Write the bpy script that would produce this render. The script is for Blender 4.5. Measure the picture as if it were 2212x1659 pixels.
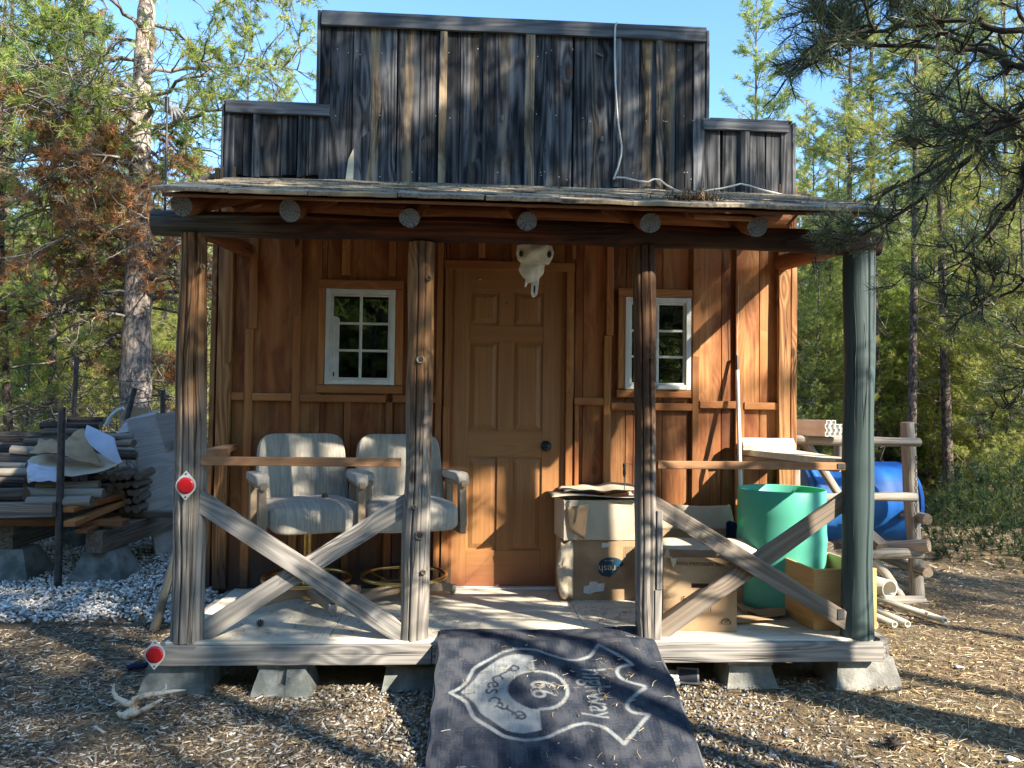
import bpy, bmesh, math, random
import numpy as np
from mathutils import Vector, Matrix, noise

for o in list(bpy.data.objects): bpy.data.objects.remove(o)
scene = bpy.context.scene
col = scene.collection
RAD = math.radians

# ------------------------------------------------------------------ camera
CAM = Vector((0, -5.014, 1.4125)); YAW, PIT, ROL = .0625, .0317, .0132
F_, W_, H_ = 1663., 2212., 1659.            # lens in units of the picture's width
fwd = Vector((math.sin(YAW)*math.cos(PIT), math.cos(YAW)*math.cos(PIT), math.sin(PIT)))
rgt = Vector((math.cos(YAW), -math.sin(YAW), 0)); up_ = rgt.cross(fwd)
c_, s_ = math.cos(ROL), math.sin(ROL)
rgt, up_ = c_*rgt + s_*up_, -s_*rgt + c_*up_
cd = bpy.data.cameras.new('camera'); cam = bpy.data.objects.new('camera', cd); col.objects.link(cam)
m = Matrix.Identity(4)
for i in range(3):
    m[i][0], m[i][1], m[i][2], m[i][3] = rgt[i], up_[i], -fwd[i], CAM[i]
cam.matrix_world = m
cd.sensor_width = 36; cd.lens = 36*F_/W_; cd.clip_start = .05; cd.clip_end = 600
scene.camera = cam

# ------------------------------------------------------------------ sky, sun, exposure
SUN = Vector((1.13, -1.0, .97)).normalized()          # towards the sun
sun_el = math.asin(SUN.z); sun_az = math.atan2(SUN.x, SUN.y)
w = bpy.data.worlds.new("World"); scene.world = w; w.use_nodes = True
wn = w.node_tree.nodes; wl = w.node_tree.links
sky = wn.new('ShaderNodeTexSky'); sky.sky_type = 'NISHITA'; sky.sun_disc = False
sky.sun_elevation = sun_el; sky.sun_rotation = sun_az
sky.altitude = 2500; sky.air_density = 1.0; sky.dust_density = 0.0; sky.ozone_density = 4.0
bg = wn['Background']; bg.inputs[1].default_value = .15
tm = wn.new('ShaderNodeMix'); tm.data_type = 'RGBA'; tm.blend_type = 'MULTIPLY'; tm.inputs[0].default_value = 1
wl.new(sky.outputs[0], tm.inputs[6]); tm.inputs[7].default_value = (.86, .97, .93, 1); wl.new(tm.outputs[2], bg.inputs[0])   # white balance of the daylight
sl = bpy.data.lights.new('sun', 'SUN'); sl.energy = 4.0; sl.angle = RAD(.6); sl.color = (1, .93, .80)
so = bpy.data.objects.new('sun', sl); col.objects.link(so)
so.rotation_euler = (-SUN).to_track_quat('-Z', 'Y').to_euler(); so.location = (6, -6, 8)
scene.view_settings.view_transform = 'Standard'; scene.view_settings.look = 'None'
scene.view_settings.exposure = 1.95; scene.view_settings.gamma = 1
scene.render.engine = 'CYCLES'
scene.cycles.max_bounces = 6; scene.cycles.diffuse_bounces = 5; scene.cycles.transparent_max_bounces = 6

# ------------------------------------------------------------------ placing helpers
def ray(px, py): return fwd + (px - W_/2)/F_*rgt - (py - H_/2)/F_*up_
def Q(px, py, Y=None, Z=None, D=None):
    d = ray(px, py)
    if Y is not None: t = (Y - CAM.y)/d.y
    elif Z is not None: t = (Z - CAM.z)/d.z
    else: t = D
    return CAM + t*d
def X(px, Y, py=900): return Q(px, py, Y=Y).x
def Zq(py, Y, px=1106): return Q(px, py, Y=Y).z

def tag(o, label=None, cat=None, group=None, kind=None):
    if label: o['label'] = label
    if cat: o['category'] = cat
    if group: o['group'] = group
    if kind: o['kind'] = kind
    return o
WM = {}
def empty(name, loc=(0, 0, 0), rz=0, label=None, cat=None, group=None):
    o = bpy.data.objects.new(name, None); col.objects.link(o)
    o.location = loc; o.rotation_euler = (0, 0, rz); o.empty_display_size = .1
    WM[o.name] = Matrix.Translation(Vector(loc)) @ Matrix.Rotation(rz, 4, 'Z')
    return tag(o, label, cat, group)

rnd = random.Random(7)
def vn(p, s=1.0): return noise.noise(Vector(p)*s)

# ------------------------------------------------------------------ mesh builder
def rect(wd, th, bev=.003):
    a, b = wd/2, th/2; e = min(bev, a*.45, b*.45)
    return [(-a+e, -b), (a-e, -b), (a, -b+e), (a, b-e), (a-e, b), (-a+e, b), (-a, b-e), (-a, -b+e)]
def circ(r, n=16, jit=0, seed=0, checks=()):
    R_ = random.Random(seed); out = []
    ph = R_.uniform(0, 6)
    angs = [2*math.pi*i/n for i in range(n)]
    for a, d, wa in checks: angs += [a-wa, a, a+wa]
    angs = sorted(x % (2*math.pi) for x in angs)
    for t in angs:
        rr = r*(1+jit*(math.sin(2*t+ph)*.6+math.sin(3*t+2*ph)*.4+R_.uniform(-.3, .3)))
        for a, d, wa in checks:
            if abs((t-a+math.pi) % (2*math.pi)-math.pi) < 1e-4: rr -= d
        out.append((rr*math.cos(t), rr*math.sin(t)))
    return out

class MB:
    def __init__(s): s.marks = []; s.v = []; s.f = []; s.g = []; s.t = []; s.mi = []; s.sm = []
    def add(s, vs, fs, gs=None, tn=(.5, .5, .5), mi=0, smooth=False):
        b = len(s.v); s.v += [tuple(v) for v in vs]
        s.g += [tuple(g) for g in (gs or vs)]; s.t += [tn]*len(vs)
        for f in fs: s.f.append(tuple(b+i for i in f)); s.mi.append(mi); s.sm.append(smooth)
        return s
    def sweep(s, path, prof, up=(0, 0, 1), tn=None, smooth=False, scale=None, jit=0, jf=3.0, cap=(0, 0), capmi=None, seed=None, closed=False, off=None):
        s.marks.append((len(s.v), len(s.f)))
        path = [Vector(p) for p in path]; n = len(prof); up = Vector(up)
        if tn is None: tn = (rnd.random(), rnd.random(), rnd.random())
        o = off or (rnd.uniform(0, 60), rnd.uniform(0, 60), rnd.uniform(0, 60))
        sd = rnd.uniform(0, 90) if seed is None else seed
        vs = []; gs = []; L = 0; N = len(path); fr = []
        for i, p in enumerate(path):
            if closed: t = path[(i+1) % N]-path[i-1]
            else: t = (path[min(i+1, N-1)]-path[max(i-1, 0)])
            t.normalize()
            a = t.cross(up)
            if a.length < 1e-4: a = t.cross(Vector((1, .1, 0)))
            a.normalize(); b = a.cross(t); b = -b if b.dot(up) < 0 else b
            if i: L += (p-path[i-1]).length
            k = scale(i/(N-1)) if callable(scale) else (scale[i] if scale else 1)
            for (x, y) in prof:
                q = p + a*x*k + b*y*k
                if jit:
                    jn = noise.noise_vector(Vector((L*jf+sd, x*8, y*8)))*jit
                    q = q + a*jn.x + b*jn.y
                vs.append(q); gs.append((L+o[0], x+o[1], y+o[2]))
        fs = []
        for i in range(N if closed else N-1):
            i2 = (i+1) % N
            for j in range(n):
                k2 = (j+1) % n
                fs.append((i*n+j, i*n+k2, i2*n+k2, i2*n+j))
        s.add(vs, fs, gs, tn, 0, smooth)
        if not closed and cap is not None:
            cm = 0 if capmi is None else capmi
            for e, c in ((0, cap[0]), (N-1, cap[1])):
                ring = vs[e*n:(e+1)*n]
                gg = [(o[0], x, y) for x, y in prof] if capmi is not None else gs[e*n:(e+1)*n]
                cen = sum(ring, Vector())/n
                f = [(j, (j+1) % n, n) for j in range(n)] if e else [((j+1) % n, j, n) for j in range(n)]
                cg = (o[0], 0, 0) if capmi is not None else (gg[0][0], o[1], o[2])
                s.add(list(ring)+[cen], f, gg+[cg], tn, cm, False)
        return s
    def board(s, p0, p1, wd, th, up=(0, -1, 0), n=None, jit=.0015, bev=.003, tn=None, jf=2.5, off=None):
        p0, p1 = Vector(p0), Vector(p1); L = (p1-p0).length
        n = n or max(2, int(L/.12)+1)
        return s.sweep([p0.lerp(p1, i/(n-1)) for i in range(n)], rect(wd, th, bev), up, tn, False, None, jit, jf, off=off)
    def box(s, lo, hi, bev=.003, tn=None, axis=0, jit=0):
        lo, hi = Vector(lo), Vector(hi); c = (lo+hi)/2; d = hi-lo
        ax = Vector((0, 0, 0)); ax[axis] = d[axis]/2
        up = Vector((0, 0, 1)) if axis != 2 else Vector((0, -1, 0))
        if axis == 0: wd, th = d.y, d.z
        elif axis == 1: wd, th = d.x, d.z
        else: wd, th = d.x, d.y
        return s.board(c-ax, c+ax, wd, th, up, jit=jit, bev=bev, tn=tn)
    def log(s, p0, p1, r, r1=None, n=18, up=(0, 0, 1), bend=.0, tn=None, jit=.006, checks=(), capmi=1, seg=None, sj=.05):
        p0, p1 = Vector(p0), Vector(p1); L = (p1-p0).length; N = seg or max(4, int(L/.12)+1)
        r1 = r if r1 is None else r1; sd = rnd.uniform(0, 99)
        bd = Vector((rnd.uniform(-1, 1), rnd.uniform(-1, 1), rnd.uniform(-1, 1)))*bend
        path = [p0.lerp(p1, i/(N-1)) + bd*math.sin(math.pi*i/(N-1)) for i in range(N)]
        return s.sweep(path, circ(r, n, sj, int(sd*10), checks), up, tn, True, lambda t: (1-t)+t*r1/r, jit, 2.2, capmi=capmi, seed=sd)
    def tube(s, path, r, n=10, up=(0, 0, 1), tn=None, scale=None, cap=(0, 0), closed=False):
        return s.sweep(path, circ(r, n), up, tn or (.5, .5, .5), True, scale, cap=cap, closed=closed)
    def prism(s, pts, depth, tn=None, mi=0):
        """pts: 3-D outline (planar), depth: vector"""
        s.marks.append((len(s.v), len(s.f)))
        n = len(pts); pts = [Vector(p) for p in pts]; d = Vector(depth)
        o = Vector((rnd.uniform(0, 50), rnd.uniform(0, 50), rnd.uniform(0, 50)))
        vs = pts+[p+d for p in pts]
        fs = [tuple(range(n)), tuple(range(2*n-1, n-1, -1))]+[(i, i+n, (i+1) % n+n, (i+1) % n) for i in range(n)]
        return s.add(vs, fs, [tuple(v+o) for v in vs], tn or (rnd.random(), rnd.random(), rnd.random()), mi)
    def lathe(s, prof, cen, axis=(0, 0, 1), n=40, tn=(.5, .5, .5), mi=0, smooth=True):
        ax = Vector(axis).normalized(); a = ax.orthogonal().normalized(); b = ax.cross(a); cen = Vector(cen)
        vs = []; m_ = len(prof)
        for i in range(n):
            t = 2*math.pi*i/n; d = a*math.cos(t)+b*math.sin(t)
            for r, z in prof: vs.append(cen+d*r+ax*z)
        fs = [(i*m_+j, ((i+1) % n)*m_+j, ((i+1) % n)*m_+j+1, i*m_+j+1) for i in range(n) for j in range(m_-1)]
        return s.add(vs, fs, None, tn, mi, smooth)
    def pad(s, M, sx, sy, sz, e1=.35, e2=.35, nu=24, nv=36, fn=None, tn=(.5, .5, .5)):
        def sp(x, e): return math.copysign(abs(x)**e, x)
        vs = []; gs = []
        for i in range(nu+1):
            ph = -math.pi/2+math.pi*i/nu
            for j in range(nv):
                th = 2*math.pi*j/nv
                p = Vector((sx*sp(math.cos(ph), e1)*sp(math.cos(th), e2), sy*sp(math.cos(ph), e1)*sp(math.sin(th), e2), sz*sp(math.sin(ph), e1)))
                if fn: p = fn(p)
                vs.append(M @ p); gs.append(tuple(p))
        fs = [(i*nv+j, i*nv+(j+1) % nv, (i+1)*nv+(j+1) % nv, (i+1)*nv+j) for i in range(nu) for j in range(nv)]
        return s.add(vs, fs, gs, tn, 0, True)
    def sheet(s, f, nu, nv, th=.003, tn=(.5, .5, .5), smooth=True):
        P = [[Vector(f(i/nu, j/nv)) for j in range(nv+1)] for i in range(nu+1)]
        vs = []; gs = []
        for sgn in (0, 1):
            for i in range(nu+1):
                for j in range(nv+1):
                    du = P[min(i+1, nu)][j]-P[max(i-1, 0)][j]; dv = P[i][min(j+1, nv)]-P[i][max(j-1, 0)]
                    nn = du.cross(dv); nn = nn.normalized() if nn.length > 1e-9 else Vector((0, 0, 1))
                    vs.append(P[i][j]-nn*th*sgn); gs.append((i/nu, j/nv, sgn))
        K = (nu+1)*(nv+1); a = lambda i, j: i*(nv+1)+j
        fs = []
        for i in range(nu):
            for j in range(nv):
                fs.append((a(i, j), a(i+1, j), a(i+1, j+1), a(i, j+1)))
                fs.append((K+a(i, j+1), K+a(i+1, j+1), K+a(i+1, j), K+a(i, j)))
        for i in range(nu):
            fs.append((a(i, 0), K+a(i, 0), K+a(i+1, 0), a(i+1, 0))); fs.append((a(i+1, nv), K+a(i+1, nv), K+a(i, nv), a(i, nv)))
        for j in range(nv):
            fs.append((a(0, j+1), K+a(0, j+1), K+a(0, j), a(0, j))); fs.append((a(nu, j), K+a(nu, j), K+a(nu, j+1), a(nu, j+1)))
        return s.add(vs, fs, gs, tn, 0, smooth)
    def each(s, name, mats, parent, labels=None):
        mk = s.marks+[(len(s.v), len(s.f))]
        for i in range(len(mk)-1):
            (v0, f0), (v1, f1) = mk[i], mk[i+1]
            m = MB(); m.v, m.g, m.t = s.v[v0:v1], s.g[v0:v1], s.t[v0:v1]; m.f = [tuple(k-v0 for k in f) for f in s.f[f0:f1]]; m.mi, m.sm = s.mi[f0:f1], s.sm[f0:f1]
            m.build(name, mats, parent, label=(labels or {}).get(i))
    def build(s, name, mats, parent=None, label=None, cat=None, group=None, kind=None, origin=None, local=False):
        me = bpy.data.meshes.new(name)
        V = np.array(s.v, dtype=np.float64)
        loc = Vector((0, 0, 0))
        if parent is None:
            if origin is None:
                lo, hi = V.min(0), V.max(0); loc = Vector(((lo[0]+hi[0])/2, (lo[1]+hi[1])/2, lo[2]))
            else: loc = Vector(origin)
            V = V-np.array(loc)
        elif not local:
            iv = np.array(WM[parent.name].inverted()); V = V @ iv[:3, :3].T + iv[:3, 3]
        me.from_pydata(V.tolist(), [], s.f)
        for i, m_ in enumerate(mats if isinstance(mats, (list, tuple)) else [mats]): me.materials.append(m_)
        nm = len(me.materials)
        me.polygons.foreach_set('material_index', [min(x, nm-1) for x in s.mi]); me.polygons.foreach_set('use_smooth', s.sm)
        a = me.attributes.new('gc', 'FLOAT_VECTOR', 'POINT'); a.data.foreach_set('vector', np.array(s.g, dtype=np.float32).ravel())
        a = me.attributes.new('tn', 'FLOAT_VECTOR', 'POINT'); a.data.foreach_set('vector', np.array(s.t, dtype=np.float32).ravel())
        me.update()
        o = bpy.data.objects.new(name, me); col.objects.link(o); o.location = loc
        if parent is not None:
            o.parent = parent; WM[o.name] = WM[parent.name]
        else: WM[o.name] = Matrix.Translation(loc)
        return tag(o, label, cat, group, kind)

def npmesh(name, V, Fs, k, mat, colr=None, parent=None, smooth=False):
    """V (n,3), Fs (m,k) -> object; colr (n,3)"""
    me = bpy.data.meshes.new(name); V = np.asarray(V, dtype=np.float32); Fs = np.asarray(Fs, dtype=np.int32)
    me.vertices.add(len(V)); me.vertices.foreach_set('co', V.ravel())
    me.loops.add(Fs.size); me.loops.foreach_set('vertex_index', Fs.ravel())
    me.polygons.add(len(Fs)); me.polygons.foreach_set('loop_start', np.arange(0, Fs.size, k, dtype=np.int32))
    if smooth: me.polygons.foreach_set('use_smooth', np.ones(len(Fs), dtype=bool))
    if colr is not None:
        a = me.attributes.new('cc', 'FLOAT_VECTOR', 'POINT'); a.data.foreach_set('vector', np.asarray(colr, dtype=np.float32).ravel())
    me.materials.append(mat); me.update(calc_edges=True); me.validate()
    o = bpy.data.objects.new(name, me); col.objects.link(o)
    WM[o.name] = Matrix.Identity(4)
    if parent is not None: o.parent = parent
    return o
# ------------------------------------------------------------------ materials
class NT:
    def __init__(s, name):
        s.m = bpy.data.materials.new(name); s.m.use_nodes = True; s.t = s.m.node_tree; s.t.nodes.clear()
        s.out = s.t.nodes.new('ShaderNodeOutputMaterial')
    def n(s, typ, props=None, **inp):
        nd = s.t.nodes.new('ShaderNode'+typ)
        for k, v in (props or {}).items(): setattr(nd, k, v)
        for k, v in inp.items():
            key = int(k[1:]) if k[0] == 'i' and k[1:].isdigit() else k.replace('_', ' ')
            s.set(nd.inputs[key], v)
        return nd
    def set(s, sock, v):
        if isinstance(v, bpy.types.NodeSocket): s.t.links.new(v, sock)
        elif isinstance(v, bpy.types.Node): s.t.links.new(v.outputs[0], sock)
        else:
            if isinstance(v, tuple) and len(v) == 3 and sock.type == 'RGBA': v = v+(1,)
            sock.default_value = v
    def ma(s, op, a, b=0.0, c=None, clamp=False):
        nd = s.n('Math', dict(operation=op, use_clamp=clamp)); s.set(nd.inputs[0], a); s.set(nd.inputs[1], b)
        if c is not None: s.set(nd.inputs[2], c)
        return nd.outputs[0]
    def vec(s, x, y, z):
        nd = s.n('CombineXYZ'); s.set(nd.inputs[0], x); s.set(nd.inputs[1], y); s.set(nd.inputs[2], z); return nd.outputs[0]
    def sep(s, v):
        nd = s.n('SeparateXYZ'); s.set(nd.inputs[0], v); return nd.outputs
    def ss(s, v, a, b, lo=0.0, hi=1.0):
        nd = s.n('MapRange', dict(interpolation_type='SMOOTHSTEP')); s.set(nd.inputs[0], v)
        nd.inputs[1].default_value = a; nd.inputs[2].default_value = b; nd.inputs[3].default_value = lo; nd.inputs[4].default_value = hi
        return nd.outputs[0]
    def mix(s, f, a, b, mode='MIX'):
        nd = s.n('Mix', dict(data_type='RGBA', blend_type=mode)); s.set(nd.inputs[0], f); s.set(nd.inputs[6], a); s.set(nd.inputs[7], b)
        return nd.outputs[2]
    def noise(s, v, scale=1.0, detail=3.0, rough=.55, dist=0.0):
        nd = s.n('TexNoise'); s.set(nd.inputs['Vector'], v); nd.inputs['Scale'].default_value = scale
        nd.inputs['Detail'].default_value = detail; nd.inputs['Roughness'].default_value = rough; nd.inputs['Distortion'].default_value = dist
        return nd.outputs[0]
    def attr(s, name): return s.n('Attribute', dict(attribute_name=name)).outputs['Vector']
    def pos(s): return s.n('NewGeometry').outputs['Position']
    def obj(s): return s.n('TexCoord').outputs['Object']
    def bump(s, h, dist=.002, st=1.0):
        nd = s.n('Bump'); s.set(nd.inputs['Height'], h); nd.inputs['Distance'].default_value = dist; nd.inputs['Strength'].default_value = st
        return nd.outputs[0]
    def pbr(s, colr, rough=.8, nrm=None, metal=0.0, spec=.3, trans=None, **kw):
        p = s.n('BsdfPrincipled'); s.set(p.inputs['Base Color'], colr); s.set(p.inputs['Roughness'], rough)
        p.inputs['Metallic'].default_value = metal; p.inputs['Specular IOR Level'].default_value = spec
        if nrm is not None: s.set(p.inputs['Normal'], nrm)
        for k, v in kw.items(): s.set(p.inputs[k.replace('_', ' ')], v)
        sh = p.outputs[0]
        if trans:
            tr = s.n('BsdfTranslucent'); s.set(tr.inputs[0], trans[1]); ms = s.n('MixShader'); ms.inputs[0].default_value = trans[0]
            s.set(ms.inputs[1], sh); s.set(ms.inputs[2], tr.outputs[0]); sh = ms.outputs[0]
        s.set(s.out.inputs[0], sh); return s.m

def wood(name, light, dark, alt, knot=(.05, .02, .01), ringk=.55, streak=.5, crack=.0, rough=.8, tint=(.65, 1.25), altk=1.0,
         knots=.45, vscale=1.0, stain=None, grey=None, bumpd=.002, spec=.25, mottle=.0, alo=.42, ahi=.62, pale=None, center=False, gamp=2.2, ss_=52, kamp=2.6, us=.40, xgrey=None):
    M = NT(name); g = M.attr('gc'); tn = M.sep(M.attr('tn')); u, v, w2 = M.sep(g)
    # knots
    kv = M.n('TexVoronoi', dict(voronoi_dimensions='3D')); M.set(kv.inputs['Vector'], M.vec(M.ma('MULTIPLY', u, 2.6), M.ma('MULTIPLY', v, 5.0), M.ma('MULTIPLY', w2, 3.0)))
    kv.inputs['Scale'].default_value = 1.0
    d = kv.outputs['Distance']; kr = M.sep(kv.outputs['Color'])[0]
    has = M.ma('GREATER_THAN', kr, 1-knots)
    prox = M.ma('MULTIPLY', M.ss(d, .0, .55, 1, 0), has)
    nlow = M.noise(M.vec(M.ma('MULTIPLY', u, us), M.ma('MULTIPLY', v, 5.0*vscale), M.ma('MULTIPLY', w2, 5.0*vscale)), 1, 2, .45, .3)
    ph = M.ma('ADD', M.ma('MULTIPLY', nlow, 16), M.ma('MULTIPLY', prox, kamp))
    ring = M.ma('PINGPONG', ph, .5)                       # contour lines of a stretched noise: growth rings
    ring = M.ss(ring, .05, .5, 1, 0)
    st1 = M.noise(M.vec(M.ma('MULTIPLY', u, 1.1), M.ma('MULTIPLY', v, ss_), M.ma('MULTIPLY', w2, ss_)), 1, 4, .6, .2)
    st2 = M.noise(M.vec(M.ma('MULTIPLY', u, 3), M.ma('MULTIPLY', v, 230), M.ma('MULTIPLY', w2, 230)), 1, 2, .5)
    broad = M.noise(M.vec(M.ma('MULTIPLY', u, .55), M.ma('MULTIPLY', v, 9), M.ma('MULTIPLY', w2, 9)), 1, 3, .55, .4)
    f = M.ma('ADD', M.ma('MULTIPLY', ring, ringk), M.ma('MULTIPLY', M.ss(st1, .3, .7), streak))
    f = M.ma('ADD', f, M.ma('MULTIPLY', st2, .25)); f = M.ma('MULTIPLY', f, .85, clamp=True)
    c = M.mix(f, light, dark)
    am = M.ma('MULTIPLY', M.ma('ADD', M.ss(broad, alo, ahi), M.ma('MULTIPLY', M.ma('SUBTRACT', tn[1], .5), .9)), altk, clamp=True)
    if center:   # heartwood stripe wandering down the middle of a board; its strength is the board's own
        vc = M.ma('SUBTRACT', v, M.ma('MULTIPLY', M.ma('ROUND', M.ma('DIVIDE', v, 10.0)), 10.0))
        wob = M.noise(M.vec(M.ma('MULTIPLY', u, 1.4), 0.0, M.ma('MULTIPLY', w2, .2)), 1, 3, .6)
        wid = M.noise(M.vec(M.ma('MULTIPLY', u, 1.1), 7.0, M.ma('MULTIPLY', w2, .2)), 1, 2, .5)
        dd_ = M.ma('ABSOLUTE', M.ma('ADD', M.ma('ADD', vc, M.ma('MULTIPLY', M.ma('SUBTRACT', wob, .5), .14)), M.ma('MULTIPLY', M.ma('SUBTRACT', st1, .5), .03)))
        lim = M.ma('MULTIPLY', M.ma('SUBTRACT', wid, .30), .16)
        cmk = M.ss(M.ma('SUBTRACT', lim, dd_), -.006, .012)
        am = M.ma('MULTIPLY', cmk, M.ss(tn[1], .30, .85), clamp=True)
        c = M.mix(am, c, M.mix(M.ma('MULTIPLY', f, .75), alt, M.mix(1.0, alt, (.30, .24, .2), 'MULTIPLY')))
    else: c = M.mix(am, c, alt)
    if pale:
        pn = M.noise(M.vec(M.ma('MULTIPLY', u, .9), M.ma('MULTIPLY', v, 14), M.ma('MULTIPLY', w2, 14)), 1, 3, .6, .5)
        c = M.mix(M.ma('MULTIPLY', M.ss(pn, .50, .66), pale[1]), c, pale[0])
    if mottle:
        mo = M.noise(M.vec(M.ma('MULTIPLY', u, 2.2), M.ma('MULTIPLY', v, 7), M.ma('MULTIPLY', w2, 7)), 1, 4, .6, .6)
        c = M.mix(M.ma('MULTIPLY', M.ss(mo, .42, .66), mottle), c, M.mix(1.0, c, dark, 'MULTIPLY'))
    tv = M.ma('MULTIPLY_ADD', tn[0], tint[1]-tint[0], tint[0])
    c = M.mix(1.0, c, M.n('CombineColor', None, i0=tv, i1=tv, i2=tv).outputs[0], 'MULTIPLY')
    z = M.sep(M.pos())[2]
    if xgrey:  # bleached outer end
        xx = M.ma('ADD', M.sep(M.pos())[0], M.ma('MULTIPLY', M.ma('SUBTRACT', broad, .5), .9))
        c = M.mix(M.ss(xx, xgrey[0], xgrey[1], 1, 0), c, M.mix(f, (.20, .19, .165), (.045, .043, .04)))
    if grey:   # weathering rising from the foot: (z_low, z_high, colour light, colour dark)
        zz = M.ma('ADD', z, M.ma('MULTIPLY', M.ma('SUBTRACT', broad, .5), gamp))
        gm = M.ss(zz, grey[0], grey[1], 1, 0)
        gc_ = M.mix(f, grey[2], grey[3]); c = M.mix(gm, c, gc_)
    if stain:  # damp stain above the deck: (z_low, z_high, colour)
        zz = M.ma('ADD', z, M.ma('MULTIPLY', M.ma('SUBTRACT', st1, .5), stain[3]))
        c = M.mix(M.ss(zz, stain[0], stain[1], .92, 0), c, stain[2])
    km = M.ma('MULTIPLY', M.ss(d, .05, .13, 1, 0), has)
    c = M.mix(M.ma('MULTIPLY', km, .85), c, knot)
    h = M.ma('ADD', M.ma('MULTIPLY', f, -.6), M.ma('MULTIPLY', km, .5))
    if crack:
        cn = M.noise(M.vec(M.ma('MULTIPLY', u, .8), M.ma('MULTIPLY', v, 26), M.ma('MULTIPLY', w2, 26)), 1, 2, .4, .5)
        cm = M.ma('ABSOLUTE', M.ma('SUBTRACT', cn, .5)); cm = M.ss(cm, .0, .02, 1, 0)
        gate = M.ss(M.noise(M.vec(M.ma('MULTIPLY', u, 1.7), M.ma('MULTIPLY', v, 4), w2), 1, 1), .45, .6)
        cm = M.ma('MULTIPLY', M.ma('MULTIPLY', cm, gate), crack)
        c = M.mix(cm, c, (.012, .010, .010)); h = M.ma('SUBTRACT', h, M.ma('MULTIPLY', cm, 2))
    return M.pbr(c, rough, M.bump(h, bumpd, .8), spec=spec)

def log_end(name, base, dark):
    M = NT(name); u, v, w2 = M.sep(M.attr('gc'))
    r = M.ma('SQRT', M.ma('ADD', M.ma('MULTIPLY', v, v), M.ma('MULTIPLY', w2, w2)))
    nz = M.noise(M.vec(M.ma('MULTIPLY', v, 20), M.ma('MULTIPLY', w2, 20), u), 1, 3)
    ring = M.ma('PINGPONG', M.ma('ADD', M.ma('MULTIPLY', r, 75), M.ma('MULTIPLY', nz, 1.6)), .5)
    an = M.ma('ARCTAN2', w2, v)
    ck = M.noise(M.vec(M.ma('MULTIPLY', M.ma('COSINE', an), 2.5), M.ma('MULTIPLY', M.ma('SINE', an), 2.5), u), 1, 1)
    ck = M.ss(M.ma('ABSOLUTE', M.ma('SUBTRACT', ck, .52)), .01, .04, 1, 0)
    c = M.mix(M.ma('ADD', M.ma('MULTIPLY', ring, 1.1), M.ma('MULTIPLY', nz, .2)), base, dark)
    c = M.mix(M.ma('MULTIPLY', ck, .6), c, (.03, .03, .032))
    return M.pbr(c, .9, M.bump(ring, .001))

def simple(name, c1, c2=None, scale=8, rough=.6, bump=0, metal=0, spec=.4, detail=4, lo=.35, hi=.65, use='obj', bscale=None, **kw):
    M = NT(name); p = M.obj() if use == 'obj' else M.attr('gc')
    n = M.noise(p, scale, detail, .6); c = M.mix(M.ss(n, lo, hi), c1, c2 or tuple(x*.7 for x in c1))
    nr = None
    if bump: nr = M.bump(M.noise(p, bscale or scale*4, 4, .7), bump)
    return M.pbr(c, rough, nr, metal, spec, **kw)

G_L, G_D = (.30, .29, .28), (.10, .10, .105)
m_wall = wood('stained_board', (.58, .275, .098), (.28, .10, .030), (.36, .105, .028), knot=(.09, .022, .008), ringk=.40, streak=.4, rough=.62,
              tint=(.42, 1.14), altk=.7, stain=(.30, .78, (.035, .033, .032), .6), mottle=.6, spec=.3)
m_trim = wood('stained_trim', (.48, .215, .074), (.25, .09, .027), (.32, .095, .028), ringk=.4, streak=.35, rough=.65, tint=(.6, 1.15), altk=.5, stain=(.26, .55, (.04, .035, .032), .3))
m_corner = wood('corner_board', (.48, .25, .10), (.17, .065, .02), (.30, .12, .04), ringk=.7, streak=.4, rough=.7, tint=(.8, 1.1), altk=.4, crack=.8, stain=(.28, .6, (.035, .033, .032), .35))
m_door = wood('door_veneer', (.40, .195, .07), (.25, .105, .034), (.31, .12, .04), ringk=.3, streak=.35, rough=.5, tint=(.85, 1.1), altk=.3, knots=.0, stain=(.24, .50, (.22, .075, .035), .25), spec=.4)
m_front = wood('weathered_board', (.15, .145, .142), (.012, .012, .015), (.38, .28, .17), knot=(.09, .05, .025), ringk=.7, streak=.40, crack=1, rough=.85,
               tint=(.25, 1.5), altk=1, knots=.4, bumpd=.004, mottle=.7, center=True, pale=((.25, .25, .255), .5), ss_=75, vscale=.9, kamp=1.2, us=.25)
m_cap = wood('grey_cap_board', (.24, .235, .23), (.055, .056, .062), (.14, .135, .13), ringk=.5, streak=.6, crack=.5, tint=(.7, 1.1), altk=.5, knots=.3)
m_post = wood('peeled_log', (.42, .21, .08), (.075, .034, .016), (.085, .042, .025), knot=(.03, .018, .012), ringk=.4, streak=.5, crack=.8, rough=.75, tint=(.8, 1.15),
              altk=.65, grey=(.95, 1.55, (.36, .31, .25), (.09, .083, .078)), gamp=1.3, bumpd=.004, mottle=.5)
m_beam = wood('dark_red_log', (.27, .075, .028), (.055, .022, .014), (.035, .024, .022), xgrey=(-1.35, -.75), ringk=.35, streak=.8, crack=1, rough=.7, tint=(.7, 1.1), altk=.8, bumpd=.004, mottle=.5)
m_rafter = wood('rafter_log', (.36, .15, .055), (.12, .04, .016), (.22, .075, .025), ringk=.3, streak=.6, crack=.6, rough=.75, tint=(.8, 1.1), altk=.5)
m_grey = wood('grey_board', (.40, .365, .32), (.12, .108, .098), (.27, .225, .18), knot=(.09, .07, .055), ringk=.55, streak=.35, crack=.7, tint=(.75, 1.15), altk=.5, knots=.5, bumpd=.003, ss_=80)
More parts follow.
